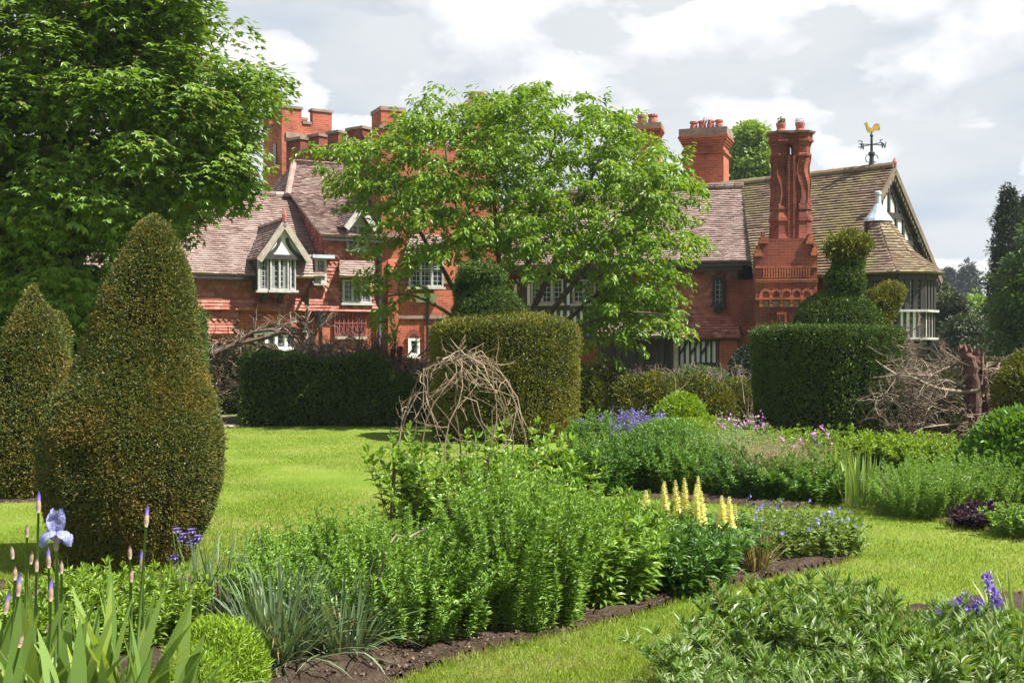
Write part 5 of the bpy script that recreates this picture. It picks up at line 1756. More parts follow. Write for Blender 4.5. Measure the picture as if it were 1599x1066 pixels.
lb([(1512, 575), (1540, 575), (1562, 566), (1590, 560)], 17.6, .025, .01, 8)
lb([(1520, 592), (1550, 586), (1566, 578), (1580, 572)], 17.6, .03, .012, 8)
lb([(1532, 615), (1555, 630), (1575, 640)], 17.6, .02, .006, 8)
lb([(1532, 680), (1560, 672), (1580, 668)], 17.4, .02, .006, 8)
for k in range(150):
    z0 = r.uniform(.25, 1.45)
    s_ = -1 if r.random() < .78 else 1
    twig(g, (s_ * r.uniform(.0, 1.35) - .05, r.normal(0.1, .3), z0), unit(np.array([s_ * 1.0, r.normal(0, .6), r.normal(.05, .4)])), r.uniform(.3, .75), .0065, 2, r, 4, .5)
g.build("dead_branch", M_twig, ro)
g = Geo()
n = 5200
p = np.stack([r.uniform(-1.7, .55, n), r.normal(.15, .35, n), r.uniform(0.05, 1.25, n) ** 1], -1)
k = (p[:, 2] < .55 + .35 * np.sin(p[:, 0] * 3 + 1) + np.where(p[:, 0] < -1.2, .35, 0)) & (lump(p, 3, 3) > -.25)
p = p[k]
sprigs(g, p, unit(np.stack([r.normal(0, .6, len(p)), -np.ones(len(p)), r.normal(.3, .5, len(p))], -1)), .06, r)
g.build("foliage", M_yew_br, ro)
g = Geo()
for k in range(60):
    twig(g, (r.normal(.02, .1), r.normal(-.12, .1), r.uniform(.15, .6)), unit(np.array([r.normal(-.3, .5), -.5, -.6])), .45, .012, 1, r, 4, .4)
g.build("dead_skirt", M_twig, ro)
# dead wood where the dark drum has died back
d4b = brush("dead_wood", d4, lambda r: (lambda a: (c4.x + 1.12 * math.cos(a), c4.y + 1.12 * math.sin(a), r.uniform(.6, 1.8)))(r.uniform(-.85, .15)), 75, .38, .011, 62, depth=2, kids=4, loc=(c4.x, c4.y, 0), updir=(.7, -.6, .1), spread=.6)
# the half dead growth behind the stripped trunk
lumps("browned_hedge", [((X_(px, 18.9), 18.9 + dy, z_), (rx, .45, rz)) for px, dy, z_, rx, rz in ((1420, 0, .62, .45, .78), (1465, .1, .55, .45, .72), (1515, .2, .6, .45, .75), (1570, .1, .62, .5, .75), (1620, 0, .6, .5, .75))], M_yew_br, .07, 900, 64, "browned thinning hedge behind the stripped yew trunk", "hedge", spread=1.0)
# yew at the right edge
lumps("yew_bush", [(tuple(P(1606, 620, 15.6)), (.40, .5, .5)), (tuple(P(1620, 590, 15.7)), (.42, .5, .38)), (tuple(P(1640, 660, 15.6)), (.5, .5, .6))], M_yew_ye, .06, 1300, 63, "rounded dark yew bush cut by the picture's edge beside the stripped trunk", "bush")


# ---------------------------------------------------------------- trees
M_maple = leafmat("maple_leaf", [(0, (0.078, 0.155, 0.014)), (0.5, (0.129, 0.225, 0.019)), (0.93, (0.184, 0.285, 0.029)), (0.97, (0.184, 0.200, 0.042)), (1, (0.212, 0.150, 0.063))], rough=0.42, transl=0.3, spec=.4)
M_cherry = leafmat("cherry_leaf", [(0, (0.095, 0.184, 0.014)), (0.5, (0.145, 0.257, 0.019)), (0.93, (0.204, 0.320, 0.034)), (1, (0.220, 0.243, 0.038))], rough=0.38, transl=0.42, spec=.45)
M_pale = leafmat("pale_tree_leaf", [(0, (0.10, 0.185, 0.02)), (1, (0.22, 0.32, 0.04))], rough=0.5, transl=0.3)
M_conif = leafmat("conifer_needle", [(0, (0.012, 0.026, 0.012)), (1, (0.038, 0.062, 0.024))], rough=0.55, transl=0.1)
M_conif2 = leafmat("grey_green_foliage", [(0, (0.028, 0.05, 0.024)), (1, (0.085, 0.105, 0.045))], rough=0.55, transl=0.15)
M_conif3 = leafmat("hazed_conifer_needle", [(0, (0.03, 0.05, 0.04)), (1, (0.06, 0.085, 0.065))], rough=0.6, transl=0.05)  # paled and blued: distance haze is put into the needle colour
M_mid = leafmat("mid_green_leaf", [(0, (0.04, 0.085, 0.015)), (1, (0.09, 0.16, 0.022))], rough=0.5, transl=0.25)
M_limb = simple("grey_brown_limb", (0.085, 0.068, 0.052), 0.9, 0.4, 10, bump=0.5)
M_dlimb = simple("dark_limb", (0.035, 0.03, 0.024), 0.9, 0.4, 10, bump=0.5)


def skeleton(geo, base, limbs, targets, r, r_base, tw=0.02, sag=.12, sides=6, pull=.35):
    """limbs: polylines (n,3) with start/end radius; every target is joined to the nearest limb point by a curved branch"""
    nodes = []
    for pts, r0, r1 in limbs:
        pts = np.asarray(pts, float)
        t = np.linspace(0, 1, len(pts)); tt = np.linspace(0, 1, 14)
        q_ = np.stack([np.interp(tt, t, pts[:, i]) for i in range(3)], -1)
        for _ in range(2):
            q_[1:-1] = (q_[:-2] + 2 * q_[1:-1] + q_[2:]) / 4
        q_[1:-1] += r.normal(0, .03, (12, 3)) * r0 * 6
        geo.tube(q_, np.linspace(r0, r1, 14), 8)
        for i in range(4, 14):
            nodes.append((q_[i], r0 + (r1 - r0) * i / 13, unit(q_[i] - q_[i - 1])))
    NP = np.array([n[0] for n in nodes])
    order = np.argsort(((targets - np.asarray(base)) ** 2).sum(1))
    ends = []
    for ti in order:
        T = targets[ti]
        d = np.linalg.norm(NP - T, axis=1) + pull * np.maximum(0, np.linalg.norm(NP - np.asarray(base), axis=1) - np.linalg.norm(T - np.asarray(base)) + .3)
        k = int(np.argmin(d))
        p0, r0, dr = nodes[k]
        L_ = np.linalg.norm(T - p0)
        m = p0 + dr * L_ * .35 + np.array([0, 0, sag * L_])
        tt = np.linspace(0, 1, 6)[:, None]
        q_ = (1 - tt) ** 2 * p0 + 2 * tt * (1 - tt) * m + tt ** 2 * T
        q_[1:-1] += r.normal(0, .035 * L_, (4, 3)) * .5
        rr = min(r0 * .7, tw * (1 + L_ * .5))
        geo.tube(q_, np.linspace(rr, max(.004, rr * .35), 6), 5 if rr > .012 else 3, cap=False)
        for i in (2, 3, 4, 5):
            nodes.append((q_[i], rr * (1 - .11 * i), unit(q_[i] - q_[i - 1])))
            NP = np.vstack([NP, q_[i]])
        ends.append((q_, ti))
    return ends


# --- the big maple on the left
r = np.random.default_rng(71)
mb = P(60, 540, 19.5); mb.z = 0
maple = thing("maple_tree", mb, "huge spreading maple in full dark green leaf shading the west range", "tree")
ce = np.array([0.2, 0, 5.6])
NCL = 860
mout = np.array([(-330, -300), (200, -330), (300, -120), (340, 0), (364, 60), (398, 115), (434, 158), (412, 182), (392, 200), (386, 250), (380, 318), (382, 338), (336, 346), (292, 372), (262, 388), (240, 405), (205, 500), (150, 530), (60, 545), (-330, 545)], float)
cl = []
while len(cl) < NCL:
    px, py = r.uniform(-330, 430), r.uniform(-330, 540)
    u = (px - 60) / 390; v = (py - 90) / 410
    dd = math.sqrt(max(.06, 1 - .9 * u * u - .8 * v * v))
    y_ = (r.choice([-1, 1]) * (r.random() ** .5)) * 3.4 * dd
    if not in_poly(np.array([[px + 14, py + 8]]), mout)[0]: continue
    p = np.array(P(px, py, mb.y + y_)) - np.array(mb)
    # picture gaps where the sky shows between the layers
    if math.sin(px * .021 + 1.3) * math.sin(py * .026 + y_ * .3) > .72 and r.random() < .8: continue
    cl.append(p)
cl = np.array(cl)
g = Geo()
limbs = [([(0, 0, 0), (.05, 0, 1.2), (.0, .1, 2.4), (.1, 0, 4.2), (.3, 0, 6.2), (.2, 0, 8.8)], .34, .10),
         ([(0, .05, 1.9), (.9, -.4, 3.2), (1.8, -.8, 4.6), (2.9, -1.0, 5.8)], .17, .05),
         ([(0, .0, 2.2), (-1.2, -.5, 3.8), (-2.2, -.8, 5.6), (-3.3, -.9, 7.0)], .19, .05),
         ([(.0, 0, 2.6), (.8, 1.2, 4.4), (1.6, 2.0, 6.2)], .15, .05),
         ([(.1, 0, 3.2), (-.3, -1.4, 4.8), (-.5, -2.6, 6.4)], .15, .05),
         ([(.1, 0, 4.0), (1.2, -.6, 6.0), (2.0, -.9, 8.0)], .13, .04)]
ends = skeleton(g, (0, 0, 2.0), limbs, cl, r, .3, tw=.022)
g.build("trunk", M_dlimb, maple)
g = Geo()
for c in cl:
    n = int(r.uniform(150, 230))
    R_ = r.uniform(.40, .72)
    d = rnd_dir(r, n); d[:, 2] = np.abs(d[:, 2]) * np.where(r.random(n) < .8, 1, -1)
    p = c + d * np.array([R_, R_, R_ * .7]) * (r.random((n, 1)) ** .28)
    outw = unit(c - ce) * .5
    dirs = d * np.array([1, 1, .2]) + outw + np.array([0, 0, -.45]) + r.normal(0, .3, (n, 3))
    nr = np.array([0, 0, .8]) + .8 * d + outw * .6 + r.normal(0, .3, (n, 3))
    g.leaves(p, dirs, nr, r.uniform(.095, .15, n), r.uniform(.10, .15, n), 'maple')
g.build("crown", M_maple, maple)

# --- the cherry in the middle
r = np.random.default_rng(81)
Yt = 23.4
cb = P(802, 540, Yt); cb.z = 0
cherry = thing("cherry_tree", cb, "many stemmed cherry tree with bright fresh leaves behind the yellowish drum", "tree")
outl = np.array([(490, 228), (520, 208), (560, 212), (600, 205), (628, 190), (655, 158), (690, 150), (705, 134), (745, 150), (790, 138), (838, 124), (850, 145), (905, 146), (925, 152), (940, 170), (972, 168), (985, 200),
                 (1020, 232), (1042, 226), (1040, 258), (1095, 246), (1098, 262), (1070, 300), (1062, 345), (1096, 360), (1062, 398), (1045, 420), (1066, 462), (1030, 470), (1062, 510), (1000, 515),
                 (960, 528), (952, 562), (915, 575), (905, 530), (890, 505), (840, 470), (760, 440), (700, 440), (650, 450), (600, 500), (588, 485), (560, 400), (545, 398), (600, 380), (560, 320), (525, 275)], float)
cl = []
while len(cl) < 960:
    px, py = r.uniform(485, 1100), r.uniform(120, 580)
    if not in_poly(np.array([[px, py]]), outl)[0]: continue
    u = (px - 800) / 300; v = (py - 330) / 220
    dd = math.sqrt(max(0.05, 1 - .85 * u * u - .7 * v * v))
    y_ = r.uniform(-1, 1) * 2.3 * dd
    # hollow under the crown near the stems
    if py > 400 and abs(px - 780) < 130 and r.random() < .75: continue
    if py > 440 and 660 < px < 880: continue
    if px < 660 and py > 320 and r.random() < .5: continue
    p = P(px, py, Yt + y_)
    if lump(np.array([p.x, p.y, p.z]), 2.1, 3.3) > .30: continue
    cl.append(np.array(p) - np.array(cb))
cl = np.array(cl)
def cp(px, py, dy=0): return np.array(P(px, py, Yt + dy)) - np.array(cb)
limbs = [([(-.1, 0, 0), cp(748, 500), cp(700, 440, -.4), cp(655, 360, -.8), cp(610, 280, -1.0)], .075, .02),
         ([(-.05, 0, 0), cp(770, 480), cp(735, 400, .6), cp(705, 300, .9), cp(690, 200, 1.0)], .07, .02),
         ([(0, 0, 0), cp(790, 480), cp(775, 380, -.3), cp(770, 280, -.4), cp(790, 180, -.2)], .075, .02),
         ([(.05, 0, 0), cp(805, 500), cp(825, 410), cp(850, 300, -.3), cp(870, 190, -.5)], .085, .02),
         ([(.08, 0, 0), cp(822, 500), cp(868, 410, .5), cp(905, 320, .8), cp(950, 220, 1.0)], .085, .02),
         ([(.1, .05, 0), cp(830, 520), cp(890, 450, -.5), cp(950, 370, -.8), cp(1030, 280, -1.0)], .085, .02),
         ([(.12, .1, 0), cp(850, 530), cp(905, 480, .3), cp(980, 420, .6), cp(1050, 380, .8)], .07, .018),
         ([(.1, -.1, 0), cp(840, 545, -.3), cp(900, 510, -.8), cp(980, 485, -1.2), cp(1030, 490, -1.4)], .055, .015),
         ([(-.1, -.1, 0), cp(740, 520, -.3), cp(690, 480, -.8), cp(630, 455, -1.1), cp(580, 470, -1.2)], .05, .015)]
g = Geo()
ends = skeleton(g, (0, 0, .3), limbs, cl, r, .1, tw=.010, sag=.06)
g.build("trunk", M_limb, cherry)
g = Geo()
pp, ddv = [], []
for q_, ti in ends:
    tipd = unit(q_[-1] - q_[-3]); tipd[2] *= .4; tipd = unit(tipd)
    n = int(r.uniform(34, 60))
    s = r.random(n) ** .7
    base_ = q_[-1] - tipd * .28
    side = unit(np.cross(tipd, [0, 0, 1.0])); sg = np.where(r.random(n) < .5, 1, -1)
    p = base_ + tipd * (s * .80)[:, None] + side * (sg * r.uniform(0, .16, n) * (1.15 - s))[:, None] + np.array([0, 0, 1]) * (-.12 * s ** 2 + r.normal(0, .05, n))[:, None]
    pp.append(p); ddv.append(tipd * .5 + side * (sg * .8)[:, None] + np.array([0, 0, -.55]) + r.normal(0, .3, (n, 3)))
pp, ddv = np.concatenate(pp), np.concatenate(ddv)
n = len(pp)
g.leaves(pp, ddv, np.array([0, 0, 1.0]) + r.normal(0, .45, (n, 3)), r.uniform(.10, .165, n), r.uniform(.044, .066, n), 'oval')
g.build("crown", M_cherry, cherry)


def leafy(name, pos, cl, R_, per, size, mat, seed, label, cat="tree", trunk=None, shape='diamond', wf=.7, flat=.7, bark=None, group=None, droop=-.3):
    """a tree from leaf clumps at cl (relative), thinning and uneven"""
    r = np.random.default_rng(seed)
    ro = thing(name, pos, label, cat, group)
    g = Geo(); cen = cl.mean(0)
    for c in cl:
        n = int(per * r.uniform(.6, 1.3))
        d = rnd_dir(r, n)
        rr = R_ * r.uniform(.7, 1.3)
        p = c + d * np.array([rr, rr, rr * flat]) * (r.random((n, 1)) ** .4)
        g.leaves(p, d + np.array([0, 0, droop]) + r.normal(0, .4, (n, 3)), d + np.array([0, 0, .8]) + r.normal(0, .4, (n, 3)), size * r.uniform(.7, 1.3, n), size * wf * r.uniform(.7, 1.2, n), shape)
    g.build("crown", mat, ro)
    gt = Geo()
    gt.tube([(0, 0, 0), (.05, .02, cen[2] * .5), (0, 0, cl[:, 2].max() * .92)], trunk or [.3, .22, .04], 8)
    for c in cl[:: max(1, len(cl) // 24)]:
        z0 = max(.1, c[2] - np.hypot(c[0], c[1]) * .6)
        gt.tube([(0, 0, z0), (c[0] * .5, c[1] * .5, z0 + (c[2] - z0) * .6), tuple(c)], [.06, .04, .015], 4, cap=False)
    gt.build("trunk", bark or M_limb, ro)
    return ro


def ball(r, n, c, s, hollow=.5):
    d = rnd_dir(r, n)
    return np.asarray(c) + d * np.asarray(s) * (hollow + (1 - hollow) * r.random((n, 1)) ** .4)


def conif(r, n, h, rb, z0=.0, pw=1.0, tip=.05):
    z = z0 + (h - z0) * (1 - np.sqrt(r.random(n))) if pw == 1 else z0 + (h - z0) * r.random(n)
    rad = (rb * (1 - (z - z0) / (h - z0)) ** .85 + tip) * (.35 + .65 * r.random(n) ** .5) * (1 + .25 * np.sin(z * 5.0))
    th = r.uniform(0, 2 * np.pi, n)
    return np.stack([rad * np.cos(th), rad * np.sin(th), z], -1)


r = np.random.default_rng(91)
# pale green tree rising behind the roofs
Yb = 62.
b = P(1168, 540, Yb); b.z = 0
m_ = Yb / F
cl = np.concatenate([ball(r, 60, (0, 0, zy(245, Yb)), (34 * m_, 2, 48 * m_)), ball(r, 24, (22 * m_, 0, zy(262, Yb)), (20 * m_, 1.5, 24 * m_)), ball(r, 24, (-25 * m_, -.5, zy(272, Yb)), (22 * m_, 1.2, 26 * m_)),
                     ball(r, 40, (0, 0, zy(330, Yb)), (45 * m_, 2, 60 * m_))])
leafy("broadleaf_tree", b, cl, .6, 120, .22, M_pale, 92, "light green round tree rising behind the roof between two chimneys")
# tall dark conifer at right
Yb = 46.; m_ = Yb / F
b = P(1574, 540, Yb); b.z = 0
H_ = zy(297, Yb)
cl = conif(r, 330, H_, 1.35, pw=0)
leafy("conifer", b, cl, .26, 85, .17, M_conif, 93, "tall narrow dark conifer standing against the sky", flat=1.2, wf=.3, bark=M_dlimb, droop=-.1)
b = P(1606, 540, 50); b.z = 0
cl = conif(r, 260, zy(312, 50), 1.2, pw=0)
leafy("conifer", b, cl, .28, 80, .18, M_conif, 94, "second dark conifer half hidden behind the leafy tree at the edge", flat=1.2, wf=.3, bark=M_dlimb, droop=-.1)
# leafy tree on the right edge
Yb = 34.; m_ = Yb / F
b = P(1622, 540, Yb); b.z = 0
cl = np.concatenate([ball(r, 90, (0, 0, zy(470, Yb)), (62 * m_, 1.5, 85 * m_)), ball(r, 30, (15 * m_, 0, zy(385, Yb)), (35 * m_, 1, 40 * m_)), ball(r, 40, (-5 * m_, 0, zy(545, Yb)), (62 * m_, 1.3, 40 * m_))])
leafy("broadleaf_tree", b, cl, .42, 130, .15, M_mid, 95, "mid green leafy tree cut by the picture's edge before the dark conifers", flat=.6)
# grey green shrubby conifer beside the bay, and its neighbours
for i, (px, top, Yb, w_, mt, lab) in enumerate(((1482, 470, 48., 46, M_conif2, "grey green bushy tree right beside the bay window"), (1512, 500, 44., 40, M_conif2, "grey green bushy tree with browner outer twigs nearer the dark conifer"),
                                              (1462, 442, 60., 20, M_conif2, "narrow grey green spire tree just clear of the bay roof"), (1530, 470, 75., 40, M_pale, "brighter green tree seen far off over the grey bushes"),
                                              (1548, 500, 60., 26, M_conif2, "dull green tree at the foot of the tall conifer"))):
    m_ = Yb / F
    b = P(px, 540, Yb); b.z = 0
    zt = zy(top, Yb)
    cl = conif(r, 120, zt, w_ * m_ * 1.3, pw=0, tip=.2) if i in (0, 2) else ball(r, 110, (0, 0, zt * .5), (w_ * m_, w_ * m_ * .7, zt * .52))
    leafy("bushy_tree", b, cl, .02 * Yb * .5, 110, .0042 * Yb, mt, 100 + i, lab, flat=.8, wf=.5)
for i, (px, top, w_, lab) in enumerate(((1480, 427, 24, "smaller of two far blue green conifers on the skyline"), (1512, 417, 26, "larger of two far blue green conifers on the skyline"), (1496, 440, 26, "low dark conifer filling the gap of the far pair"))):
    Yb = 170.; m_ = Yb / F
    b = P(px, 540, Yb); b.z = 0
    cl = conif(r, 150, zy(top, Yb), w_ * m_, z0=3, pw=0)
    leafy("far_conifer", b, cl, .9, 60, .75, M_conif3, 110 + i, lab, flat=.8, wf=.35, bark=M_dlimb)
# woodland that closes the view between and beyond
g = Geo(); r = np.random.default_rng(120)
for k in range(150):
    x = r.uniform(40, 150); y = r.uniform(200, 300)
    h = r.uniform(6, 13)
    n = 160
    d = rnd_dir(r, n); p = np.array([x, y, h * .5]) + d * np.array([4.5, 4.5, h * .55]) * r.random((n, 1)) ** .3
    p[:, 2] = np.abs(p[:, 2])
    g.leaves(p, d, d + r.normal(0, .5, (n, 3)), r.uniform(.8, 1.8, n), r.uniform(.7, 1.3, n), 'diamond')
wd = g.build("distant_woods", M_conif3); wd["kind"] = "stuff"
# dark evergreen shrub in the corner by the great chimney
lumps("evergreen_shrub", [(tuple(P(1168, 590, 30)), (.45, .5, .75)), (tuple(P(1185, 605, 30.2)), (.5, .5, .8)), (tuple(P(1150, 612, 30.1)), (.35, .4, .5))], M_conif, .11, 500, 121, "dark glossy shrub in the corner beside the great chimney", "shrub", wf=.55)
lumps("green_shrub", [(tuple(P(1085, 590, 29)), (.5, .4, .25)), (tuple(P(1105, 593, 29.2)), (.45, .4, .25)), (tuple(P(1062, 595, 29)), (.3, .4, .2))], M_mid, .1, 500, 122, "bright leafy shrub before the striped timber panel", "shrub", wf=.5)


# ---------------------------------------------------------------- border plants
def lm(name, a, b, c=None, tr=.32, rough=.45, spec=.4, **k):
    return leafmat(name, [(0, a), (.55, b), (1, c or b)], rough=rough, transl=tr, spec=spec, **k)


M_g_mint = lm("soft_green_leaf", (0.113, 0.224, 0.029), (0.170, 0.305, 0.040), (0.245, 0.385, 0.063))
M_g_broad = lm("fresh_broad_leaf", (0.117, 0.228, 0.020), (0.172, 0.298, 0.030), (0.242, 0.372, 0.065), spec=.5)
M_g_peony = lm("deep_green_leaf", (0.043, 0.116, 0.014), (0.070, 0.163, 0.020), (0.117, 0.228, 0.035), spec=.5)
M_g_lime = lm("lime_leaf", (0.140, 0.245, 0.012), (0.195, 0.313, 0.019), (0.249, 0.364, 0.030))
M_g_yel = lm("yellow_green_leaf", (0.126, 0.223, 0.017), (0.173, 0.280, 0.025), (0.228, 0.332, 0.040))
M_g_grey = lm("grey_green_blade", (0.090, 0.144, 0.068), (0.126, 0.189, 0.090), (0.180, 0.243, 0.126), tr=.2)
M_g_iris = lm("iris_blade", (0.138, 0.230, 0.055), (0.202, 0.304, 0.078), (0.285, 0.377, 0.078), tr=.3, rough=.4)
M_g_art = lm("silver_backed_leaf", (.075, .155, .02), (.125, .22, .03), (.25, .30, .16), tr=.28, patch=(3.0, (.16, .27, .025), .45, .7, .6))
M_g_mid = lm("mid_green_foliage", (0.070, 0.167, 0.018), (0.109, 0.223, 0.026), (0.164, 0.288, 0.045))
M_g_gern = lm("pale_geranium_leaf", (.13, .22, .04), (.19, .29, .06), (.30, .36, .10))
M_g_straw = lm("dry_grass_blade", (.12, .15, .04), (.22, .19, .08), (.36, .28, .14))
M_g_haze = lm("grassy_seed_haze", (.14, .19, .06), (.24, .22, .11), (.36, .27, .18))
M_g_white = lm("pale_fleck_leaf", (.12, .21, .05), (.20, .29, .09), (.45, .48, .33))
M_stem = simple("green_stem", (.10, .17, .04), .6, .2, 20)
M_straw = simple("straw_brown", (.36, .28, .16), .8, .25, 20)
M_lav = lm("lavender_blue_petal", (0.235, 0.243, 0.578), (0.274, 0.281, 0.612), (0.323, 0.337, 0.663), tr=.35, tcol=(1.1, 1.1, 1.2))
M_vio = lm("violet_petal", (.14, .085, .40), (.20, .13, .48), (.31, .23, .60), tr=.3, tcol=(1.2, 1, 1.3))
M_blue = lm("blue_mauve_petal", (.24, .20, .68), (.34, .30, .78), (.46, .42, .85), tr=.3, tcol=(1.1, 1.1, 1.2))
M_pink = lm("pink_mauve_petal", (.55, .20, .52), (.66, .30, .62), (.78, .48, .72), tr=.3, tcol=(1.1, 1, 1.1))
M_yel = lm("lupin_yellow_petal", (0.684, 0.630, 0.198), (0.738, 0.702, 0.288), (0.774, 0.756, 0.414), tr=.3, tcol=(1.1, 1.1, .7))
M_whi = lm("white_petal", (.72, .74, .68), (.8, .8, .76), (.85, .85, .8), tr=.3, tcol=(1, 1, 1))
M_bud = simple("papery_bud_sheath", (.30, .21, .16), .7, .3, 30)
M_dkpurple = lm("dark_purple_leaf", (.03, .012, .025), (.055, .02, .042), (.10, .05, .08), tr=.15, tcol=(1.2, .8, 1.1))


def disc(r, n, cx, cy, rx, ry):
    a = r.uniform(0, 2 * np.pi, n); q = np.sqrt(r.random(n))
    return np.stack([cx + rx * q * np.cos(a), cy + ry * q * np.sin(a)], -1), q, a


def shoots(gl, gs, r, base, H, lean, ll, lw, sp, whorl, shape='diamond', ang=.55, bare=.0, tuft=True, stem=.004, jit=.25, taper=.45, droop=.0, bend=.0):
    """upright leafy shoots: base (n,3), H (n,), lean (n,3) horizontal drift"""
    n = len(base)
    H = np.asarray(H)
    m = max(2, int(H.max() / sp))
    wob = r.normal(0, .028, (n, 3)); wob[:, 2] = 0
    def pos(t):   # t (n,k)
        t = np.asarray(t)
        return base[:, None, :] + np.array([0, 0, 1.0]) * (H[:, None] * t)[..., None] + lean[:, None, :] * (t ** 1.6)[..., None] + wob[:, None, :] * np.sin(t * 5)[..., None] \
            - np.array([0, 0, 1.0]) * (bend * np.linalg.norm(lean, axis=1)[:, None] * t ** 2)[..., None]
    # stems: crossed thin ribbons of three sides
    k = 5
    t = np.tile(np.linspace(0, 1, k), (n, 1)); pt = pos(t)
    off = np.array([[1, 0, 0], [-.5, .87, 0], [-.5, -.87, 0]]) * stem
    V = pt[:, :, None, :] + off[None, None] * (1 - .6 * np.linspace(0, 1, k))[None, :, None, None]
    f = []
    for i in range(k - 1):
        for j in range(3):
            f.append([i * 3 + j, i * 3 + (j + 1) % 3, (i + 1) * 3 + (j + 1) % 3, (i + 1) * 3 + j])
    f = np.array(f)
    gs.add(V.reshape(-1, 3), [(f[None] + (np.arange(n) * k * 3)[:, None, None]).reshape(-1, 4)], 0, True)
    tt = bare + (1 - bare) * (np.arange(m) + .5) / m
    tt = np.tile(tt, (n, 1)) + r.normal(0, .3 / m, (n, m))
    pp = pos(np.clip(tt, 0, 1))
    a0 = r.uniform(0, 6.28, (n, m))
    for w in range(whorl):
        a = a0 + w * 2 * np.pi / whorl + r.normal(0, jit, (n, m))
        el = ang + r.normal(0, .25, (n, m)) + .5 * tt ** 3
        d = np.stack([np.cos(a) * np.cos(el), np.sin(a) * np.cos(el), np.sin(el) - droop], -1)
        sc_ = (1 - taper * np.clip(tt, 0, 1) ** 2) * r.uniform(.7, 1.2, (n, m)) * np.where(H[:, None] * tt < H[:, None], 1, .6)
        nr = np.stack([-np.cos(a) * np.sin(el), -np.sin(a) * np.sin(el), np.cos(el)], -1) + r.normal(0, .25, (n, m, 3))
        gl.leaves(pp.reshape(-1, 3), d.reshape(-1, 3), nr.reshape(-1, 3), (ll * sc_).ravel(), (lw * sc_).ravel(), shape)
    if tuft:
        tp = pos(np.ones((n, 1)))[:, 0]
        for w in range(5):
            a = r.uniform(0, 6.28, n); el = r.uniform(.5, 1.4, n)
            d = np.stack([np.cos(a) * np.cos(el), np.sin(a) * np.cos(el), np.sin(el)], -1)
            gl.leaves(tp, d, rnd_dir(r, n), ll * r.uniform(.45, .8, n), lw * r.uniform(.5, .8, n), shape)
    return pos(np.ones((n, 1)))[:, 0]


def shoot_plant(name, label, cat, c, rx, ry, H, n, ll, lw, sp, whorl, mat, seed, shape='diamond', dome=.35, lean=.12, group=None, hv=.12, smat=None, **kw):
    r = np.random.default_rng(seed)
    ro = thing(name, (c[0], c[1], .02), label, cat, group)
    b, q, a = disc(r, n, 0, 0, rx, ry)
    base = np.stack([b[:, 0], b[:, 1], np.zeros(n)], -1)
    h = H * (1 - dome * q ** 2.2) * r.normal(1, hv, n).clip(.6, 1.25) * (1 + .16 * lump(np.stack([b[:, 0] + c[0], b[:, 1] + c[1], np.zeros(n)], -1), 5.0, seed))
    ln = np.stack([np.cos(a) * q * lean, np.sin(a) * q * lean, np.zeros(n)], -1) + np.stack([*r.normal(0, .03, (2, n)), np.zeros(n)], -1)
    gl, gs = Geo(), Geo()
    tips = shoots(gl, gs, r, base, h, ln, ll, lw, sp, whorl, shape, **kw)
    gl.build("foliage", mat, ro); gs.build("stem", smat or M_stem, ro)
    return ro, tips, r


def flecks(parent, name, pts, r, size, mat, per=5, spread=.02, up=.3, wf=.7, shape='diamond'):
    g = Geo(); n = len(pts)
    for k in range(per):
        d = rnd_dir(r, n) + np.array([0, 0, up])
        g.leaves(pts + r.normal(0, spread, (n, 3)), d, rnd_dir(r, n), size * r.uniform(.6, 1.2, n), size * wf * r.uniform(.6, 1.2, n), shape)
    return g.build(name, mat, parent)


def gx(px, Y): return (px - CX) * Y / F


# ---- bearded irises, lower left
r = np.random.default_rng(201)
ic = thing("iris_clump", (-1.75, 4.35, .02), "broad sword leaved iris clump with one open lavender blue bloom and many buds", "iris")
ox, oy = ic.location.x, ic.location.y
g = Geo()
def fan(px, Y, n, L0, spread=.5, az=None):
    for k in range(n):
        s_ = (k + .5) / n * 2 - 1 + r.normal(0, .12)
        a = (az if az is not None else 0) + r.normal(0, .25)
        d = np.array([math.cos(a) * math.sin(s_ * spread), math.sin(a) * math.sin(s_ * spread) - .05, math.cos(s_ * spread)])
        g.blades(np.array([[gx(px, Y) - ox + s_ * .035, Y - oy, 0]]), d[None], L0 * r.uniform(.75, 1.1) * (1 - .2 * abs(s_)), r.uniform(.042, .062), r.uniform(.05, .8) * (.3 + abs(s_)), seg=7, twist=np.array([r.normal(0, .5)]), tipw=.03)
for px, Y, n, L0 in ((-40, 4.3, 6, .72), (10, 4.05, 7, .70), (60, 4.5, 6, .74), (90, 4.2, 7, .66), (130, 4.45, 6, .74), (165, 4.1, 7, .62), (200, 4.5, 7, .74), (235, 4.2, 7, .66), (110, 3.9, 6, .5), (40, 3.8, 6, .5), (265, 4.35, 5, .62), (190, 3.85, 6, .48), (30, 4.35, 7, .78), (75, 4.15, 7, .74), (150, 4.3, 7, .76), (180, 4.35, 7, .74), (215, 4.3, 7, .70), (-10, 4.15, 7, .74), (250, 4.15, 6, .58), (120, 4.0, 7, .62), (5, 3.8, 7, .55), (75, 3.75, 7, .52), (150, 3.75, 7, .5)):
    fan(px, Y, n, L0, .62)
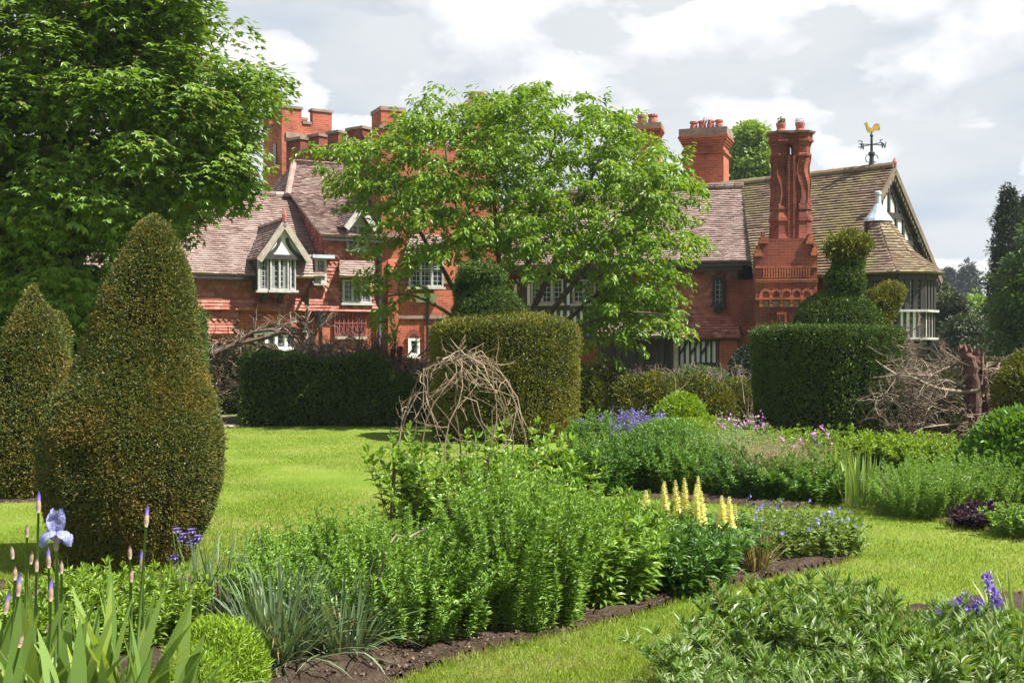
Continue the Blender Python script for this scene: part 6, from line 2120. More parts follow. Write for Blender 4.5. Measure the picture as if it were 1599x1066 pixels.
# the big blades that lean right
for px, Y, L0, s_, dr in ((205, 4.15, .72, .42, .25), (225, 4.25, .80, .58, .5), (240, 4.05, .78, .75, .8), (150, 4.1, .72, .35, .15), (120, 4.2, .78, .5, .6), (95, 4.0, .6, .7, 1.1), (215, 4.0, .62, 1.0, .9), (170, 4.3, .75, .3, .05), (60, 4.0, .6, -.4, .3), (20, 4.2, .7, -.2, .2)):
    g.blades(np.array([[gx(px, Y) - ox, Y - oy, 0]]), np.array([[math.sin(s_), -.1, math.cos(s_)]]), L0, .062, dr, seg=9, twist=np.array([r.normal(0, .25)]), tipw=.03)
g.build("foliage", M_g_iris, ic)


def bud(g2, g3, p, d, sz, col):
    """sheath and rolled violet tip"""
    p = np.array(p); d = unit(np.array(d, float))
    g2.tube([p, p + d * sz * .35, p + d * sz * .8, p + d * sz * 1.15], [sz * .12, sz * .2, sz * .17, sz * .05], 7)
    if col:
        g3.tube([p + d * sz * .8, p + d * sz * 1.25, p + d * sz * 1.7], [sz * .13, sz * .14, sz * .02], 7)


STEMS = [  # tip x, y, depth, kind
    (60, 800, 4.45, 'tip'), (228, 822, 4.3, 'tip'), (42, 838, 4.5, 'bud'), (20, 872, 4.4, 'bud'), (23, 905, 4.2, 'bud'), (57, 892, 4.35, 'bud'), (76, 886, 4.5, 'tip'), (88, 888, 4.3, 'bud'), (203, 872, 4.4, 'bud'),
    (222, 892, 4.35, 'tip'), (79, 938, 4.1, 'tip'), (28, 930, 4.1, 'tip'), (8, 958, 4.0, 'tip'), (205, 908, 4.4, 'bud'), (48, 880, 4.55, 'bud'), (96, 895, 4.4, 'bud'), (30, 1010, 3.9, 'bud')]
for k, (px, py, Y, kind) in enumerate(STEMS):
    tip = np.array(P(px, py, Y)) - np.array(ic.location)
    b = np.array([tip[0] + r.normal(0, .05) - .03, tip[1] + r.normal(0, .04), 0])
    m = (b * .45 + tip * .55) + np.array([r.normal(0, .015), 0, 0])
    g1, g2, g3 = Geo(), Geo(), Geo()
    g1.tube([b, m, tip], [.0065, .006, .0045], 6)
    d = tip - m
    bud(g2, g3, tip, d, .05 if kind == 'tip' else .042, kind == 'tip')
    st_ = g1.build("flower_stem", M_stem, ic)
    if k % 3 == 0:
        q_ = b * .35 + tip * .65
        g4 = Geo(); bud(g4, g4, q_, d + np.array([.2, 0, .05]), .04, False); g4.build("bud", M_bud, st_)
    g2.build("bud", M_bud, st_)
    if kind == 'tip':
        g3.build("petal_tip", M_vio, st_)
# the open bloom: thin petals with fine darker veins
M_petal, _nt, _o = new_mat("veined_iris_petal")
_t = nd(_nt, 'ShaderNodeTexCoord'); _n = nd(_nt, 'ShaderNodeTexNoise', Scale=170.0, Detail=3.0)
_m = nd(_nt, 'ShaderNodeMapping'); _m.inputs['Scale'].default_value = (1, 1, .22); _nt.links.new(_t.outputs['Object'], _m.inputs[0]); _nt.links.new(_m.outputs[0], _n.inputs['Vector'])
_r = ramp(_nt, [(.36, (.19, .18, .44)), (.5, (.31, .32, .58)), (.7, (.43, .45, .70))]); _nt.links.new(_n.outputs['Fac'], _r.inputs[0])
_b = nd(_nt, 'ShaderNodeBsdfPrincipled', Roughness=.6); _nt.links.new(_r.outputs[0], _b.inputs['Base Color'])
_tr = nd(_nt, 'ShaderNodeBsdfTranslucent'); _nt.links.new(_r.outputs[0], _tr.inputs[0])
_s = nd(_nt, 'ShaderNodeMixShader'); _s.inputs[0].default_value = .4
_nt.links.new(_b.outputs[0], _s.inputs[1]); _nt.links.new(_tr.outputs[0], _s.inputs[2]); _nt.links.new(_s.outputs[0], _o.inputs[0])
def petal(g, c, az, L_, W_, rise, curl, n=8, m=5, ruffle=.0):
    c = np.array(c); h = np.array([math.cos(az), math.sin(az), 0]); s_ = np.array([-h[1], h[0], 0])
    V = []
    p = c.copy(); a = rise
    for i in range(n + 1):
        t = i / n
        w = W_ * math.sin(math.pi * min(.96, (t * .86 + .06))) ** .7
        for j in range(m + 1):
            v = j / m * 2 - 1
            bow = -.18 * W_ * v * v + ruffle * W_ * math.sin(v * 7 + i) * t
            up = np.array([0, 0, 1.0]) * math.cos(a) - h * math.sin(a)
            V.append(p + s_ * v * w * .5 + up * bow)
        d = h * math.cos(a) + np.array([0, 0, 1.0]) * math.sin(a)
        p = p + d * L_ / n; a += curl / n
    f = np.array([[i * (m + 1) + j, i * (m + 1) + j + 1, (i + 1) * (m + 1) + j + 1, (i + 1) * (m + 1) + j] for i in range(n) for j in range(m)])
    g.add(np.array(V), f, 0, True)
def iris_bloom(px, py, Y, tilt, seed):
    c = np.array(P(px, py, Y)) - np.array(ic.location)
    b = np.array([c[0] - .01, c[1] + .02, 0])
    g1 = Geo(); g1.tube([b, b * .5 + c * .5 + np.array([.012, 0, 0]), c - np.array([0, 0, .05])], [.007, .0065, .005], 6)
    st_ = g1.build("flower_stem", M_stem, ic)
    g2, g3 = Geo(), Geo(); bud(g2, g3, c - np.array([0, 0, .07]), (0, 0, 1), .05, False); g2.build("bud", M_bud, st_)
    gp = Geo()
    for k in range(3):
        petal(gp, c, tilt + k * 2.094, .085, .066, 1.0, 1.9, n=12, m=9, ruffle=.09)          # standards
        petal(gp, c, tilt + 1.047 + k * 2.094, .10, .070, .45, -2.6, n=12, m=9, ruffle=.11)    # falls
    gp.build("petal", M_petal, st_)
iris_bloom(88, 830, 4.25, .8, 1)
c_ = np.array(P(70, 850, 4.2)) - np.array(ic.location)

# ---- leafy clump behind the irises, the mound and the strap leaved clumps
shoot_plant("phlox_clump", "fresh green leafy phlox clump at the foot of the tall yew behind the iris buds", "plant", (gx(178, 6.2), 6.2), .40, .42, .30, 150, .075, .026, .035, 4, M_g_yel, 211, 'oval', dome=.25, lean=.1, ang=.35)
shoot_plant("phlox_clump", "fresh green leafy phlox clump among the iris stems at the picture's edge", "plant", (gx(30, 5.9), 5.9), .42, .40, .30, 120, .075, .026, .035, 4, M_g_yel, 212, 'oval', dome=.25, lean=.1, ang=.35)
r = np.random.default_rng(213)
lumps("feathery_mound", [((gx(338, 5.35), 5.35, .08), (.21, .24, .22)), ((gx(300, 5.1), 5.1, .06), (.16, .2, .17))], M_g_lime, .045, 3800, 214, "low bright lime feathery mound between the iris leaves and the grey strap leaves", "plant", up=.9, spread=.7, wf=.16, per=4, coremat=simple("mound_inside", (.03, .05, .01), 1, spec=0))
def strap_clump(label, c, n, L0, wd, seed, mat, rad=.12, spread=.7, droop=(.2, 1.6), tips=True, name="strap_leaf_clump", cat="plant", group=None):
    r = np.random.default_rng(seed)
    ro = thing(name, (c[0], c[1], .02), label, cat, group)
    b, q, a = disc(r, n, 0, 0, rad, rad)
    th = np.abs(r.normal(0, spread, n)).clip(0, 1.3)
    az = a + r.normal(0, .6, n)
    d = np.stack([np.sin(th) * np.cos(az), np.sin(th) * np.sin(az), np.cos(th)], -1)
    g = Geo()
    L_ = L0 * r.uniform(.6, 1.15, n)
    g.blades(np.stack([b[:, 0], b[:, 1], np.zeros(n)], -1), d, L_, wd * r.uniform(.7, 1.2, n), r.uniform(droop[0], droop[1], n) * (.3 + th), seg=6, twist=r.normal(0, .6, n), tipw=.1)
    g.build("foliage", mat, ro)
    if tips:
        g = Geo()
        k = n // 6
        az = r.uniform(0, 6.28, k); th = np.abs(r.normal(0, .5, k)).clip(0, 1.2)
        d = np.stack([np.sin(th) * np.cos(az), np.sin(th) * np.sin(az), np.cos(th)], -1)
        g.blades(np.zeros((k, 3)), d, L0 * r.uniform(.5, .95, k), wd * .6, r.uniform(.4, 2.2, k), seg=6)
        g.build("withered_leaf", M_g_straw, ro)
    return ro
strap_clump("large grey green arching strap leaf clump at the front of the centre bed", (gx(432, 5.75), 5.75), 230, .50, .013, 221, M_g_grey, .13, .55, (.1, 1.1))
strap_clump("grey green strap leaf clump drooping over the soil beside the leafy mint shoots", (gx(535, 5.9), 5.9), 120, .46, .012, 222, M_g_grey, .12, .6, (.2, 1.4))
strap_clump("thin upright grey leaves beside the tall yew's bare soil", (gx(345, 6.6), 6.6), 110, .46, .010, 223, M_g_grey, .2, .28, (.05, .5))
# purple aquilegia by the yew
ro, tips, r = shoot_plant("aquilegia", "slender aquilegia with small purple flowers against the dark foot of the tall yew", "flower", (gx(290, 7.05), 7.05), .08, .06, .5, 7, .04, .02, .2, 2, M_g_mid, 231, hv=.06, lean=.1, tuft=False)
fl = np.array([tuple(P(x, y, 7.0)) for x, y in ((276, 827), (283, 841), (299, 828), (309, 838), (297, 848), (272, 869), (288, 835), (304, 845))]) - np.array(ro.location)
for p_ in fl:
    g = Geo(); n = 12
    a = np.arange(n) * 1.05
    d = np.stack([np.cos(a), np.sin(a), np.where(np.arange(n) < 6, -.3, .5)], -1)
    g.leaves(np.tile(p_, (n, 1)), d, np.tile([0, 0, 1.0], (n, 1)), .032, .02, 'oval'); g.build("flower", M_vio, ro)

# ---- centre bed: mint-like shoots
shoot_plant("mint_clump", "wide soft green clump of upright leafy shoots filling the front of the centre bed", "plant", (gx(590, 6.6), 6.6), .70, .60, .52, 470, .042, .0150, .021, 4, M_g_mint, 241, 'diamond', dome=.34, lean=.22, ang=.3, taper=.2, hv=.13, jit=.5)
shoot_plant("mint_clump", "lower soft green leafy clump trailing toward the tall yew", "plant", (gx(500, 7.0), 7.0), .36, .5, .40, 200, .040, .0145, .022, 4, M_g_mint, 242, 'diamond', dome=.4, lean=.24, ang=.3, hv=.17, jit=.5, taper=.2)
shoot_plant("mint_clump", "taller soft green clump of leafy shoots in front of the woody dome", "plant", (gx(812, 6.85), 6.85), .37, .52, .70, 240, .042, .0145, .021, 4, M_g_mint, 243, 'diamond', dome=.2, lean=.16, ang=.3, hv=.15, jit=.5, taper=.2)
# old woody stems between
r = np.random.default_rng(244)
ro = thing("dry_stem", (gx(590, 6.35), 6.35, .02), "crooked dry brown stems poking through the soft green shoots", "dry stems")
g = Geo()
for pts in ([(592, 905), (600, 870), (606, 850), (610, 830)], [(676, 1010), (690, 985), (702, 960), (690, 940)], [(610, 845), (620, 835), (632, 838)], [(640, 838), (655, 830), (668, 826)], [(718, 1010), (716, 990)]):
    q_ = np.array([tuple(P(x, y, 6.2)) for x, y in pts]) - np.array(ro.location)
    g.tube(q_, np.linspace(.008, .004, len(q_)), 5)
g.build("stem", M_twig, ro)

M_vine = leafmat('climber_stem', [(0, (0.10, 0.07, 0.045)), (0.5, (0.20, 0.145, 0.095)), (1, (0.33, 0.26, 0.18))], rough=0.8, transl=0, spec=.2)
# ---- the dome of bare climber stems and the broad leaved shrub that grows through it
Yd = 8.6
dc = P(722, 540, Yd)
dome = thing("woven_stem_dome", (dc.x, dc.y, .02), "dome of bare brown climber stems woven over a frame above the leafy shrub", "plant frame")
r = np.random.default_rng(251)
g = Geo()
R_, Hh = .54, 1.50
def dome_pt(a, u, k=1.0):
    """u 0 at the ground, 1 at the top"""
    return np.array([R_ * k * math.cos(a) * math.cos(u * math.pi / 2) ** .7, R_ * k * math.sin(a) * math.cos(u * math.pi / 2) ** .7, Hh * math.sin(u * math.pi / 2) ** .85])
for k in range(11):
    a0 = k * 2 * math.pi / 11 + r.normal(0, .1); tw_ = r.normal(0, .5)
    pts = [dome_pt(a0 + tw_ * u + .12 * math.sin(u * 9 + k), u) + r.normal(0, .012, 3) for u in np.linspace(0, 1, 12)]
    g.tube(pts, np.linspace(.0075, .0035, 12), 6)
    a1 = a0 + 2.6 + r.normal(0, .6)
    pts = [dome_pt(a0 + tw_ + (a1 - a0) * t, 1 - .55 * t + .06 * math.sin(t * 8 + k)) + r.normal(0, .02, 3) for t in np.linspace(0, 1, 10)]
    g.tube(pts, np.linspace(.0048, .0022, 10), 5)
for k in range(18):
    a0 = r.uniform(0, 6.28); u0 = r.uniform(.4, .95); da = r.uniform(.8, 2.4) * r.choice([-1, 1])
    pts = [dome_pt(a0 + da * t, np.clip(u0 + .14 * math.sin(t * 5 + k), 0, 1), 1.0 - .25 * math.sin(t * 3)) + r.normal(0, .018, 3) for t in np.linspace(0, 1, 9)]
    g.tube(pts, np.linspace(.0042, .002, 9), 5)
for k in range(34):
    p_ = dome_pt(r.uniform(0, 6.28), r.uniform(.35, 1))
    twig(g, p_, unit(p_ * np.array([1, 1, .2]) + r.normal(0, .3, 3)), r.uniform(.08, .3), .005, 1, r, 2, .5)
q_ = np.array([tuple(P(x, y, Yd)) for x, y in ((775, 612), (758, 590), (738, 565), (712, 540), (703, 528))]) - np.array(dome.location)
g.tube(q_, [.006, .006, .005, .004, .003], 5)
q_ = np.array([tuple(P(x, y, Yd)) for x, y in ((690, 575), (672, 590), (665, 575), (700, 550))]) - np.array(dome.location)
g.tube(q_, [.007, .006, .005, .003], 5)
g.build("stem", M_vine, dome)
g = Geo()
for q in (dome_pt(2.9, .0), dome_pt(-.4, 0)):
    g.tube([q, q * np.array([1, 1, 0]) + np.array([0, 0, .9])], [.014, .012], 6)
g.build("frame_post", M_bark, dome)
shoot_plant("broad_leaf_shrub", "pale green broad leaved shrub growing up through the woven stem dome", "shrub", (gx(745, 8.5), 8.5), .60, .48, .80, 140, .105, .052, .075, 3, M_g_broad, 252, 'oval', dome=.25, lean=.22, ang=.25, hv=.16, stem=.006, smat=M_bark, taper=.3)
shoot_plant("broad_leaf_shrub", "pale green broad leaved shrub spilling beyond the dome towards the lupins", "shrub", (gx(860, 8.3), 8.3), .30, .4, .72, 60, .105, .05, .075, 3, M_g_broad, 253, 'oval', dome=.3, lean=.2, ang=.25, hv=.14, stem=.006, smat=M_bark, taper=.3)

# ---- broad leaved perennials and lupins
shoot_plant("phlox_clump", "bright leafy phlox clump next to the tall soft green shoots by the soil edge", "plant", (gx(925, 7.45), 7.45), .36, .5, .52, 130, .10, .034, .05, 4, M_g_broad, 261, 'oval', dome=.25, lean=.14, ang=.2)
shoot_plant("peony_clump", "deep green glossy leaved clump below the yellow lupins", "plant", (gx(1030, 7.75), 7.75), .40, .45, .34, 130, .11, .034, .05, 4, M_g_peony, 262, 'oval', dome=.3, lean=.16, ang=.15)
shoot_plant("phlox_clump", "bright leafy clump behind the glossy leaves with a few first lupin spires", "plant", (gx(960, 8.6), 8.6), .5, .4, .37, 110, .095, .032, .05, 4, M_g_broad, 263, 'oval', dome=.3, lean=.14, ang=.2)
r = np.random.default_rng(264)
lup = thing("lupin_clump", (gx(1085, 8.5), 8.5, .02), "clump of pale yellow lupin spires over palm shaped leaves", "lupins")
g = Geo(); gs = Geo()
for k in range(210):
    q = disc(r, 1, 0, -.05, .42, .48)[0][0]
    h = r.uniform(.15, .33) * (1 - .3 * np.hypot(*q))
    top = np.array([q[0] * 1.25, q[1] * 1.25, h])
    gs.tube([(q[0] * .6, q[1] * .6, 0), top], [.003, .002], 3, cap=False)
    n = 9; a = np.arange(n) * 2 * np.pi / n + r.random()
    nz = unit(np.array([r.normal(0, .35), r.normal(-.15, .35), 1.0]))
    d = np.stack([np.cos(a), np.sin(a), np.full(n, .12)], -1); d -= np.outer(d @ nz, nz) * .8
    g.leaves(np.tile(top, (n, 1)), d, np.tile(nz, (n, 1)), r.uniform(.06, .085), .019, 'oval')
g.build("foliage", M_g_peony, lup); gs.build("leaf_stalk", M_stem, lup)
for (px, yt, yb, Y) in ((1009, 764, 806, 8.5), (1037, 750, 806, 8.35), (1055, 748, 808, 8.5), (1069, 745, 805, 8.6), (1090, 742, 806, 8.6), (1087, 755, 822, 8.2), (1095, 765, 822, 8.3), (1127, 772, 826, 8.15), (1139, 774, 826, 8.2), (1132, 786, 822, 8.3), (1148, 785, 812, 8.4), (964, 778, 795, 8.9), (994, 776, 800, 8.7), (1025, 778, 800, 8.6)):
    tip, bot = np.array(P(px, yt, Y)), np.array(P(px, yb, Y))
    o_ = np.array(lup.location); tip -= o_; bot -= o_
    ground_ = np.array([bot[0] * .8, bot[1] * .8, 0])
    g = Geo(); g.tube([ground_, bot, tip], [.006, .005, .002], 5)
    stm = g.build("flower_stem", M_stem, lup)
    g = Geo(); H_ = tip[2] - bot[2]
    small = H_ < .13
    rows = int(H_ / .0135)
    for i in range(rows):
        t = i / rows
        rad = (.037 if not small else .016) * (1 - t) ** .55 + .003
        m = 8
        a = np.arange(m) * 2 * np.pi / m + i * .5 + r.normal(0, .12, m)
        p = bot + (tip - bot) * t + np.stack([np.cos(a), np.sin(a), np.zeros(m)], -1) * rad * .35
        d = np.stack([np.cos(a), np.sin(a), .35 + .9 * t + r.normal(0, .15, m)], -1)
        g.leaves(p, d, np.stack([-np.cos(a) * .3, -np.sin(a) * .3, np.ones(m)], -1) + r.normal(0, .3, (m, 3)), rad * 1.05 * r.uniform(.8, 1.15, m), rad * .75, 'oval')
    g.build("flower_spike", M_yel, stm)
strap_clump("small tussock of browned grass between lupins and the blue geranium", (gx(1182, 8.15), 8.15), 130, .30, .008, 271, M_g_straw, .09, .45, (.1, .9), name="grass_tussock", cat="grass")
for i, (px, Y, rx, H, lab) in enumerate(((1250, 8.75, .26, .30, "pale geranium mound with blue flowers beside the browned tussock"), (1300, 8.9, .20, .28, "pale geranium mound with blue flowers at the tip of the centre bed"), (1205, 9.4, .3, .26, "pale geranium mound with blue flowers set back behind the tussock"))):
    ro, tips, r = shoot_plant("geranium_clump", lab, "geranium", (gx(px, Y), Y), rx, .26, H, 120, .042, .034, .04, 4, M_g_gern, 272 + i, 'maple', dome=.4, lean=.1, ang=.1, hv=.15)
    k = r.choice(len(tips), 16, replace=False)
    fl = tips[k] + np.array([0, 0, .03]) + r.normal(0, .02, (16, 3))
    flecks(ro, "blossom", fl, r, .024, M_blue, 5, .004, .2, .9)

# ---- the far border between the drums
mounds = [  # px, Y, rx, ry, H, n, leaf, width, mat, kind label
    (928, 12.6, .34, .4, .50, 120, .09, .028, M_g_peony, "dark leaved peony mound at the lawn edge nearest the yellowish drum"),
    (985, 12.9, .34, .4, .52, 120, .09, .028, M_g_peony, "dark leaved peony mound behind the first lupin spires"),
    (1045, 12.8, .36, .4, .50, 120, .08, .024, M_g_mid, "mid green leafy mound rising behind the yellow lupins"),
    (1110, 12.6, .34, .4, .46, 120, .08, .022, M_g_mid, "mid green leafy mound over the last pair of lupin spires"),
    (925, 16.6, .30, .4, .50, 90, .09, .03, M_g_mid, "green leafy clump tucked against the yellowish drum"),
    (950, 14.6, .42, .4, .42, 110, .07, .014, M_g_yel, "yellowish fine leaved clump in front of the purple flowers"),
    (1110, 14.6, .5, .45, .50, 150, .06, .012, M_g_white, "fine pale flecked clump in the middle of the far border"),
    (1175, 14.2, .45, .45, .50, 150, .06, .012, M_g_white, "fine pale flecked clump before the dark drum"),
    (1165, 12.2, .4, .4, .40, 120, .08, .026, M_g_peony, "dark leafy clump under the reddish seed heads"),
    (1255, 11.9, .4, .35, .40, 120, .08, .03, M_g_mid, "broad leafy clump where the far border meets the narrow lawn"),
]
for i, (px, Y, rx, ry, H, n, ll, lw, mt, lab) in enumerate(mounds):
    shoot_plant("perennial_clump", lab, "plant", (gx(px, Y), Y), rx, ry, H, n, ll, lw, .035, 4, mt, 300 + i, 'oval' if lw > .02 else 'diamond', dome=.45, lean=.18, ang=.3)
def fine_mound(name, label, px, Y, rx, ry, H, mat, seed, size=.06, dens=1500, wf=.2, cat="plant", up=.8):
    return lumps(name, [((gx(px, Y), Y, H * .35), (rx, ry, H * .65)), ((gx(px, Y) + rx * .5, Y - ry * .2, H * .25), (rx * .6, ry * .6, H * .5)), ((gx(px, Y) - rx * .5, Y + ry * .1, H * .28), (rx * .6, ry * .6, H * .5))],
                 mat, size, dens, seed, label, cat, up=up, spread=.8, wf=wf, per=3, coremat=MOUND_IN, core=.85)
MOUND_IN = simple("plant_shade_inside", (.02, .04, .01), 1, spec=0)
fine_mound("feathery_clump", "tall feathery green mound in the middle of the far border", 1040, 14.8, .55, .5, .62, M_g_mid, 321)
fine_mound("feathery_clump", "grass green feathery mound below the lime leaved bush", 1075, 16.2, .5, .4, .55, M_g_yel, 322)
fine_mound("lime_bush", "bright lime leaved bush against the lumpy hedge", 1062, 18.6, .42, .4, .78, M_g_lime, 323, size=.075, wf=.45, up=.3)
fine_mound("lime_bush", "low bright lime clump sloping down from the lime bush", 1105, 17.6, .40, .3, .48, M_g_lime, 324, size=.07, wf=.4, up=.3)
ro, tips, r = shoot_plant("catmint_clump", "catmint clump topped with a haze of violet blue flowers", "plant", (gx(978, 17.0), 17.0), .48, .35, .56, 200, .05, .018, .05, 4, M_g_mint, 325, dome=.3, lean=.25, tuft=False)
k = tips[:, None, :] - np.array([0, 0, 1.0]) * r.uniform(0, .12, (len(tips), 4))[..., None]
flecks(ro, "blossom", k.reshape(-1, 3), r, .035, M_vio, 3, .02)
ro, tips, r = shoot_plant("phlox_clump", "loose clump of pink mauve flowers beside the dark drum", "plant", (gx(1152, 16.8), 16.8), .34, .3, .50, 60, .06, .02, .06, 3, M_g_mint, 326, dome=.2, lean=.15)
flecks(ro, "blossom", tips[::2] + np.array([0, 0, .03]), r, .045, M_pink, 6, .025)
# reddish seed heads and pink flowers
r = np.random.default_rng(330)
ro, tips, r = shoot_plant("grassy_clump", "airy clump of pale reddish seed heads above dark leaves", "plant", (gx(1225, 12.3), 12.3), .5, .4, .56, 260, .05, .007, .03, 3, M_g_haze, 331, dome=.4, lean=.25, ang=.8, smat=M_straw)
ro, tips, r = shoot_plant("campion_clump", "few pink mauve flowers on thin stems beside the sword leaves", "flower", (gx(1262, 12.8), 12.8), .2, .15, .56, 22, .05, .015, .08, 2, M_g_mid, 332, dome=.1, lean=.1, tuft=False)
flecks(ro, "blossom", tips[::2], r, .045, M_pink, 6, .02)

# ---- right hand border
for i, (px, Y, rx, H, lab) in enumerate(((1248, 15.2, .42, .42, "bright green leafy mound, first of the row below the dark drum"), (1310, 15.0, .42, .44, "bright green leafy mound under the dead wood of the dark drum"), (1375, 14.8, .42, .42, "bright green leafy mound below the bleached branches"),
                                         (1440, 14.4, .42, .42, "bright green leafy mound before the stripped trunk"), (1500, 13.6, .45, .40, "bright green leafy mound sloping to the dark bush"))):
    shoot_plant("hellebore_mound", lab, "plant", (gx(px, Y), Y), rx, .4, H, 120, .10, .034, .045, 4, M_g_lime if i in (0, 2, 3) else M_g_yel, 340 + i, 'oval', dome=.4, lean=.2, ang=.2)
strap_clump("upright sword leaves at the corner of the narrow lawn", (gx(1345, 11.4), 11.4), 60, .50, .028, 351, M_g_iris, .18, .22, (.0, .3), tips=False, name="iris_clump", cat="iris")
strap_clump("upright sword leaves behind the reddish seed heads", (gx(1305, 12.2), 12.2), 50, .56, .028, 352, M_g_iris, .18, .22, (.0, .3), tips=False, name="iris_clump", cat="iris")
r = np.random.default_rng(353)
for i, (px, Y, rx, H, lab) in enumerate(((1432, 11.0, .36, .44, "fine leaved daisy bush next to the sword leaves"), (1485, 11.1, .40, .50, "fine leaved daisy bush with flat white flower heads"), (1530, 11.3, .34, .46, "fine leaved daisy bush against the dark bush"))):
    ro, tips, r = shoot_plant("daisy_bush", lab, "plant", (gx(px, Y), Y), rx, .4, H, 200, .045, .012, .03, 4, M_g_mint, 354 + i, dome=.35, lean=.18, ang=.4)
    kk = tips[r.choice(len(tips), 26, replace=False)]
    flecks(ro, "blossom", kk, r, .013, M_whi, 3, .006)
    if i == 1:
        g = Geo()
        for (a_, b_) in ((1452, 748), (1462, 752), (1458, 745), (1508, 745), (1468, 760)):
            p_ = np.array(P(a_, b_, 10.9)) - np.array(ro.location)
            n = 40; q = disc(r, n, 0, 0, .045, .045)[0]
            g.leaves(p_ + np.stack([q[:, 0], q[:, 1], r.normal(0, .004, n)], -1), rnd_dir(r, n), np.tile([0, 0, 1.0], (n, 1)), .016, .014, 'diamond')
        g.build("flower_head", M_whi, ro)
fine_mound("leafy_bush", "dark green bush at the picture's edge behind the purple leaved clump", 1590, 11.6, .52, .5, .92, M_g_mid, 361, size=.08, wf=.45, up=.3, cat="bush")
shoot_plant("heuchera_clump", "low clump of dark purple leaves on the lawn edge", "plant", (gx(1538, 10.2), 10.2), .24, .16, .17, 60, .07, .06, .05, 4, M_dkpurple, 362, 'maple', dome=.4, lean=.1, ang=.1)
shoot_plant("small_leafy_clump", "small grey green clump beside the purple leaves", "plant", (gx(1592, 9.7), 9.7), .2, .2, .22, 70, .045, .03, .03, 4, M_g_mint, 363, 'oval', dome=.4, lean=.1)

# ---- near right border: silver backed leaves, salvias and pale grass
near = [(1165, 5.2, .30, .36, .20, 80), (1265, 5.55, .32, .36, .33, 90), (1355, 5.35, .40, .36, .34, 100), (1465, 5.35, .40, .34, .21, 100), (1585, 5.3, .45, .34, .23, 110), (1235, 4.7, .40, .3, .20, 90), (1430, 4.65, .5, .32, .24, 110), (1590, 4.65, .4, .3, .26, 90)]
labs = ["silver backed leafy clump at the lawn's tongue, lowest stems trailing", "silver backed leafy clump whose tips stand tallest against the lawn", "silver backed leafy clump in the middle of the near border", "silver backed leafy clump below the violet salvia spikes", "silver backed leafy clump under the pale striped grass",
        "silver backed leaves cut by the picture's bottom edge near the lawn", "silver backed leaves cut by the bottom edge below the salvia", "silver backed leaves filling the bottom corner"]
for i, (px, Y, rx, ry, H, n) in enumerate(near):
    shoot_plant("artemisia_clump", labs[i], "plant", (gx(px, Y), Y), rx, ry, H, n, .115, .026, .034, 3, M_g_art, 370 + i, 'oval' if i % 3 == 1 else 'maple', dome=.3, lean=.22, ang=.55, hv=.27, taper=.2)
sal = thing("salvia_clump", (gx(1512, 5.75), 5.75, .02), "short violet salvia spikes leaning over the lawn edge", "flower")
r = np.random.default_rng(381)
gs, gl = Geo(), Geo()
for (px, py, px2, py2) in ((1462, 965, 1485, 952), (1480, 960, 1500, 945), (1500, 955, 1510, 935), (1520, 960, 1532, 948), (1540, 905, 1545, 925), (1552, 930, 1556, 950), (1560, 945, 1550, 965), (1530, 950, 1525, 965), (1490, 962, 1510, 958)):
    a_, b_ = np.array(P(px, py - 8, 5.6)) - np.array(sal.location), np.array(P(px2, py2 - 8, 5.65)) - np.array(sal.location)
    gs.tube([(b_[0] * .5, b_[1], 0), b_, a_], [.004, .003, .002], 4)
    g = Geo(); n = 70
    t = r.random(n)
    p = a_ + (b_ - a_) * t[:, None] + r.normal(0, .010, (n, 3))
    g.leaves(p, rnd_dir(r, n) + np.array([0, 0, .3]), rnd_dir(r, n), .022, .015, 'diamond'); g.build("flower_spike", M_vio, sal)
n = 120; b, q, a = disc(r, n, 0, 0, .3, .2)
shoots(gl, gs, r, np.stack([b[:, 0], b[:, 1], np.zeros(n)], -1), r.uniform(.12, .24, n), np.zeros((n, 3)), .06, .02, .04, 3, 'oval')
gl.build("foliage", M_g_mint, sal); gs.build("stem", M_stem, sal)
strap_clump("pale yellow green striped grass at the picture's edge", (gx(1594, 5.8), 5.8), 150, .42, .014, 391, M_g_gern, .12, .6, (.2, 1.2), tips=False, name="striped_grass", cat="grass")
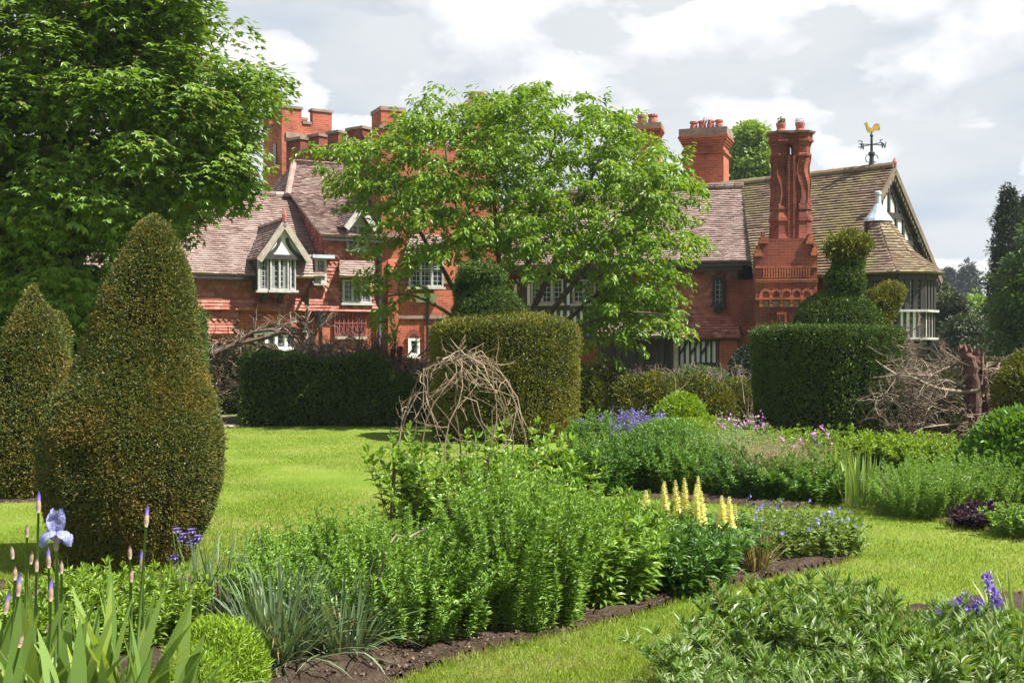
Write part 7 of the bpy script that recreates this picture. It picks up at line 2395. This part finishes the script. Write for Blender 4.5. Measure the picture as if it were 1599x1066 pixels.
r = np.random.default_rng(392)
ro = thing("seed_stalk", (gx(1118, 5.7), 5.7, .02), "single bleached seed stalk rising from the silver backed leaves", "dry stem")
g = Geo(); q_ = np.array([tuple(P(x, y, 5.7)) for x, y in ((1135, 990), (1128, 955), (1120, 930), (1109, 905))]) - np.array(ro.location); g.tube(q_, [.004, .004, .003, .002], 5)
n = 60; t = r.random(n) ** .6; p = q_[1] + (q_[3] - q_[1]) * t[:, None]; g.leaves(p, rnd_dir(r, n) + np.array([-.3, 0, .6]), rnd_dir(r, n), .02, .006, 'diamond'); g.build("stalk", M_g_straw, ro)
# clods and small stones on the bare soil
g = Geo(); r = np.random.default_rng(395)
n = 5200
px, py = r.uniform(260, 1345, n), r.uniform(830, 1066, n)
Yg = EYE * F / (py - HY); pts = np.stack([(px - CX) * Yg / F, Yg], -1)
pts = pts[in_poly(pts, BED_C)]
n = len(pts)
s_ = r.uniform(.004, .016, n)
p = np.stack([pts[:, 0], pts[:, 1], np.full(n, .045)], -1)
for k in range(4):
    g.leaves(p - np.array([0, 0, .01]), rnd_dir(r, n) * np.array([1, 1, .3]) + np.array([0, 0, .4]), rnd_dir(r, n), s_ * 1.6, s_ * 1.4, 'diamond')
cl_ = g.build("soil_clods", leafmat("soil_clod", [(0, (.05, .03, .02)), (.7, (.13, .09, .06)), (1, (.26, .2, .15))], rough=.95, transl=0, spec=.1)); cl_["kind"] = "stuff"; cl_["label"] = "small clods and stones on the bed's bare soil"


# ---------------------------------------------------------------- the air
m, nt, o = new_mat("thin_haze")
v = nd(nt, 'ShaderNodeVolumePrincipled')
v.inputs['Color'].default_value = (0.80, 0.88, 1.0, 1)
v.inputs['Density'].default_value = 0.00035
v.inputs['Anisotropy'].default_value = 0.2
nt.links.new(v.outputs[0], o.inputs['Volume'])
g = Geo()
g.box((60, 150, 19), ((1, 0, 0), (0, 1, 0), (0, 0, 1)), (160, 170, 20.5))
hz = g.build("haze", m); hz["kind"] = "stuff"; hz["label"] = "thin summer haze in the air"
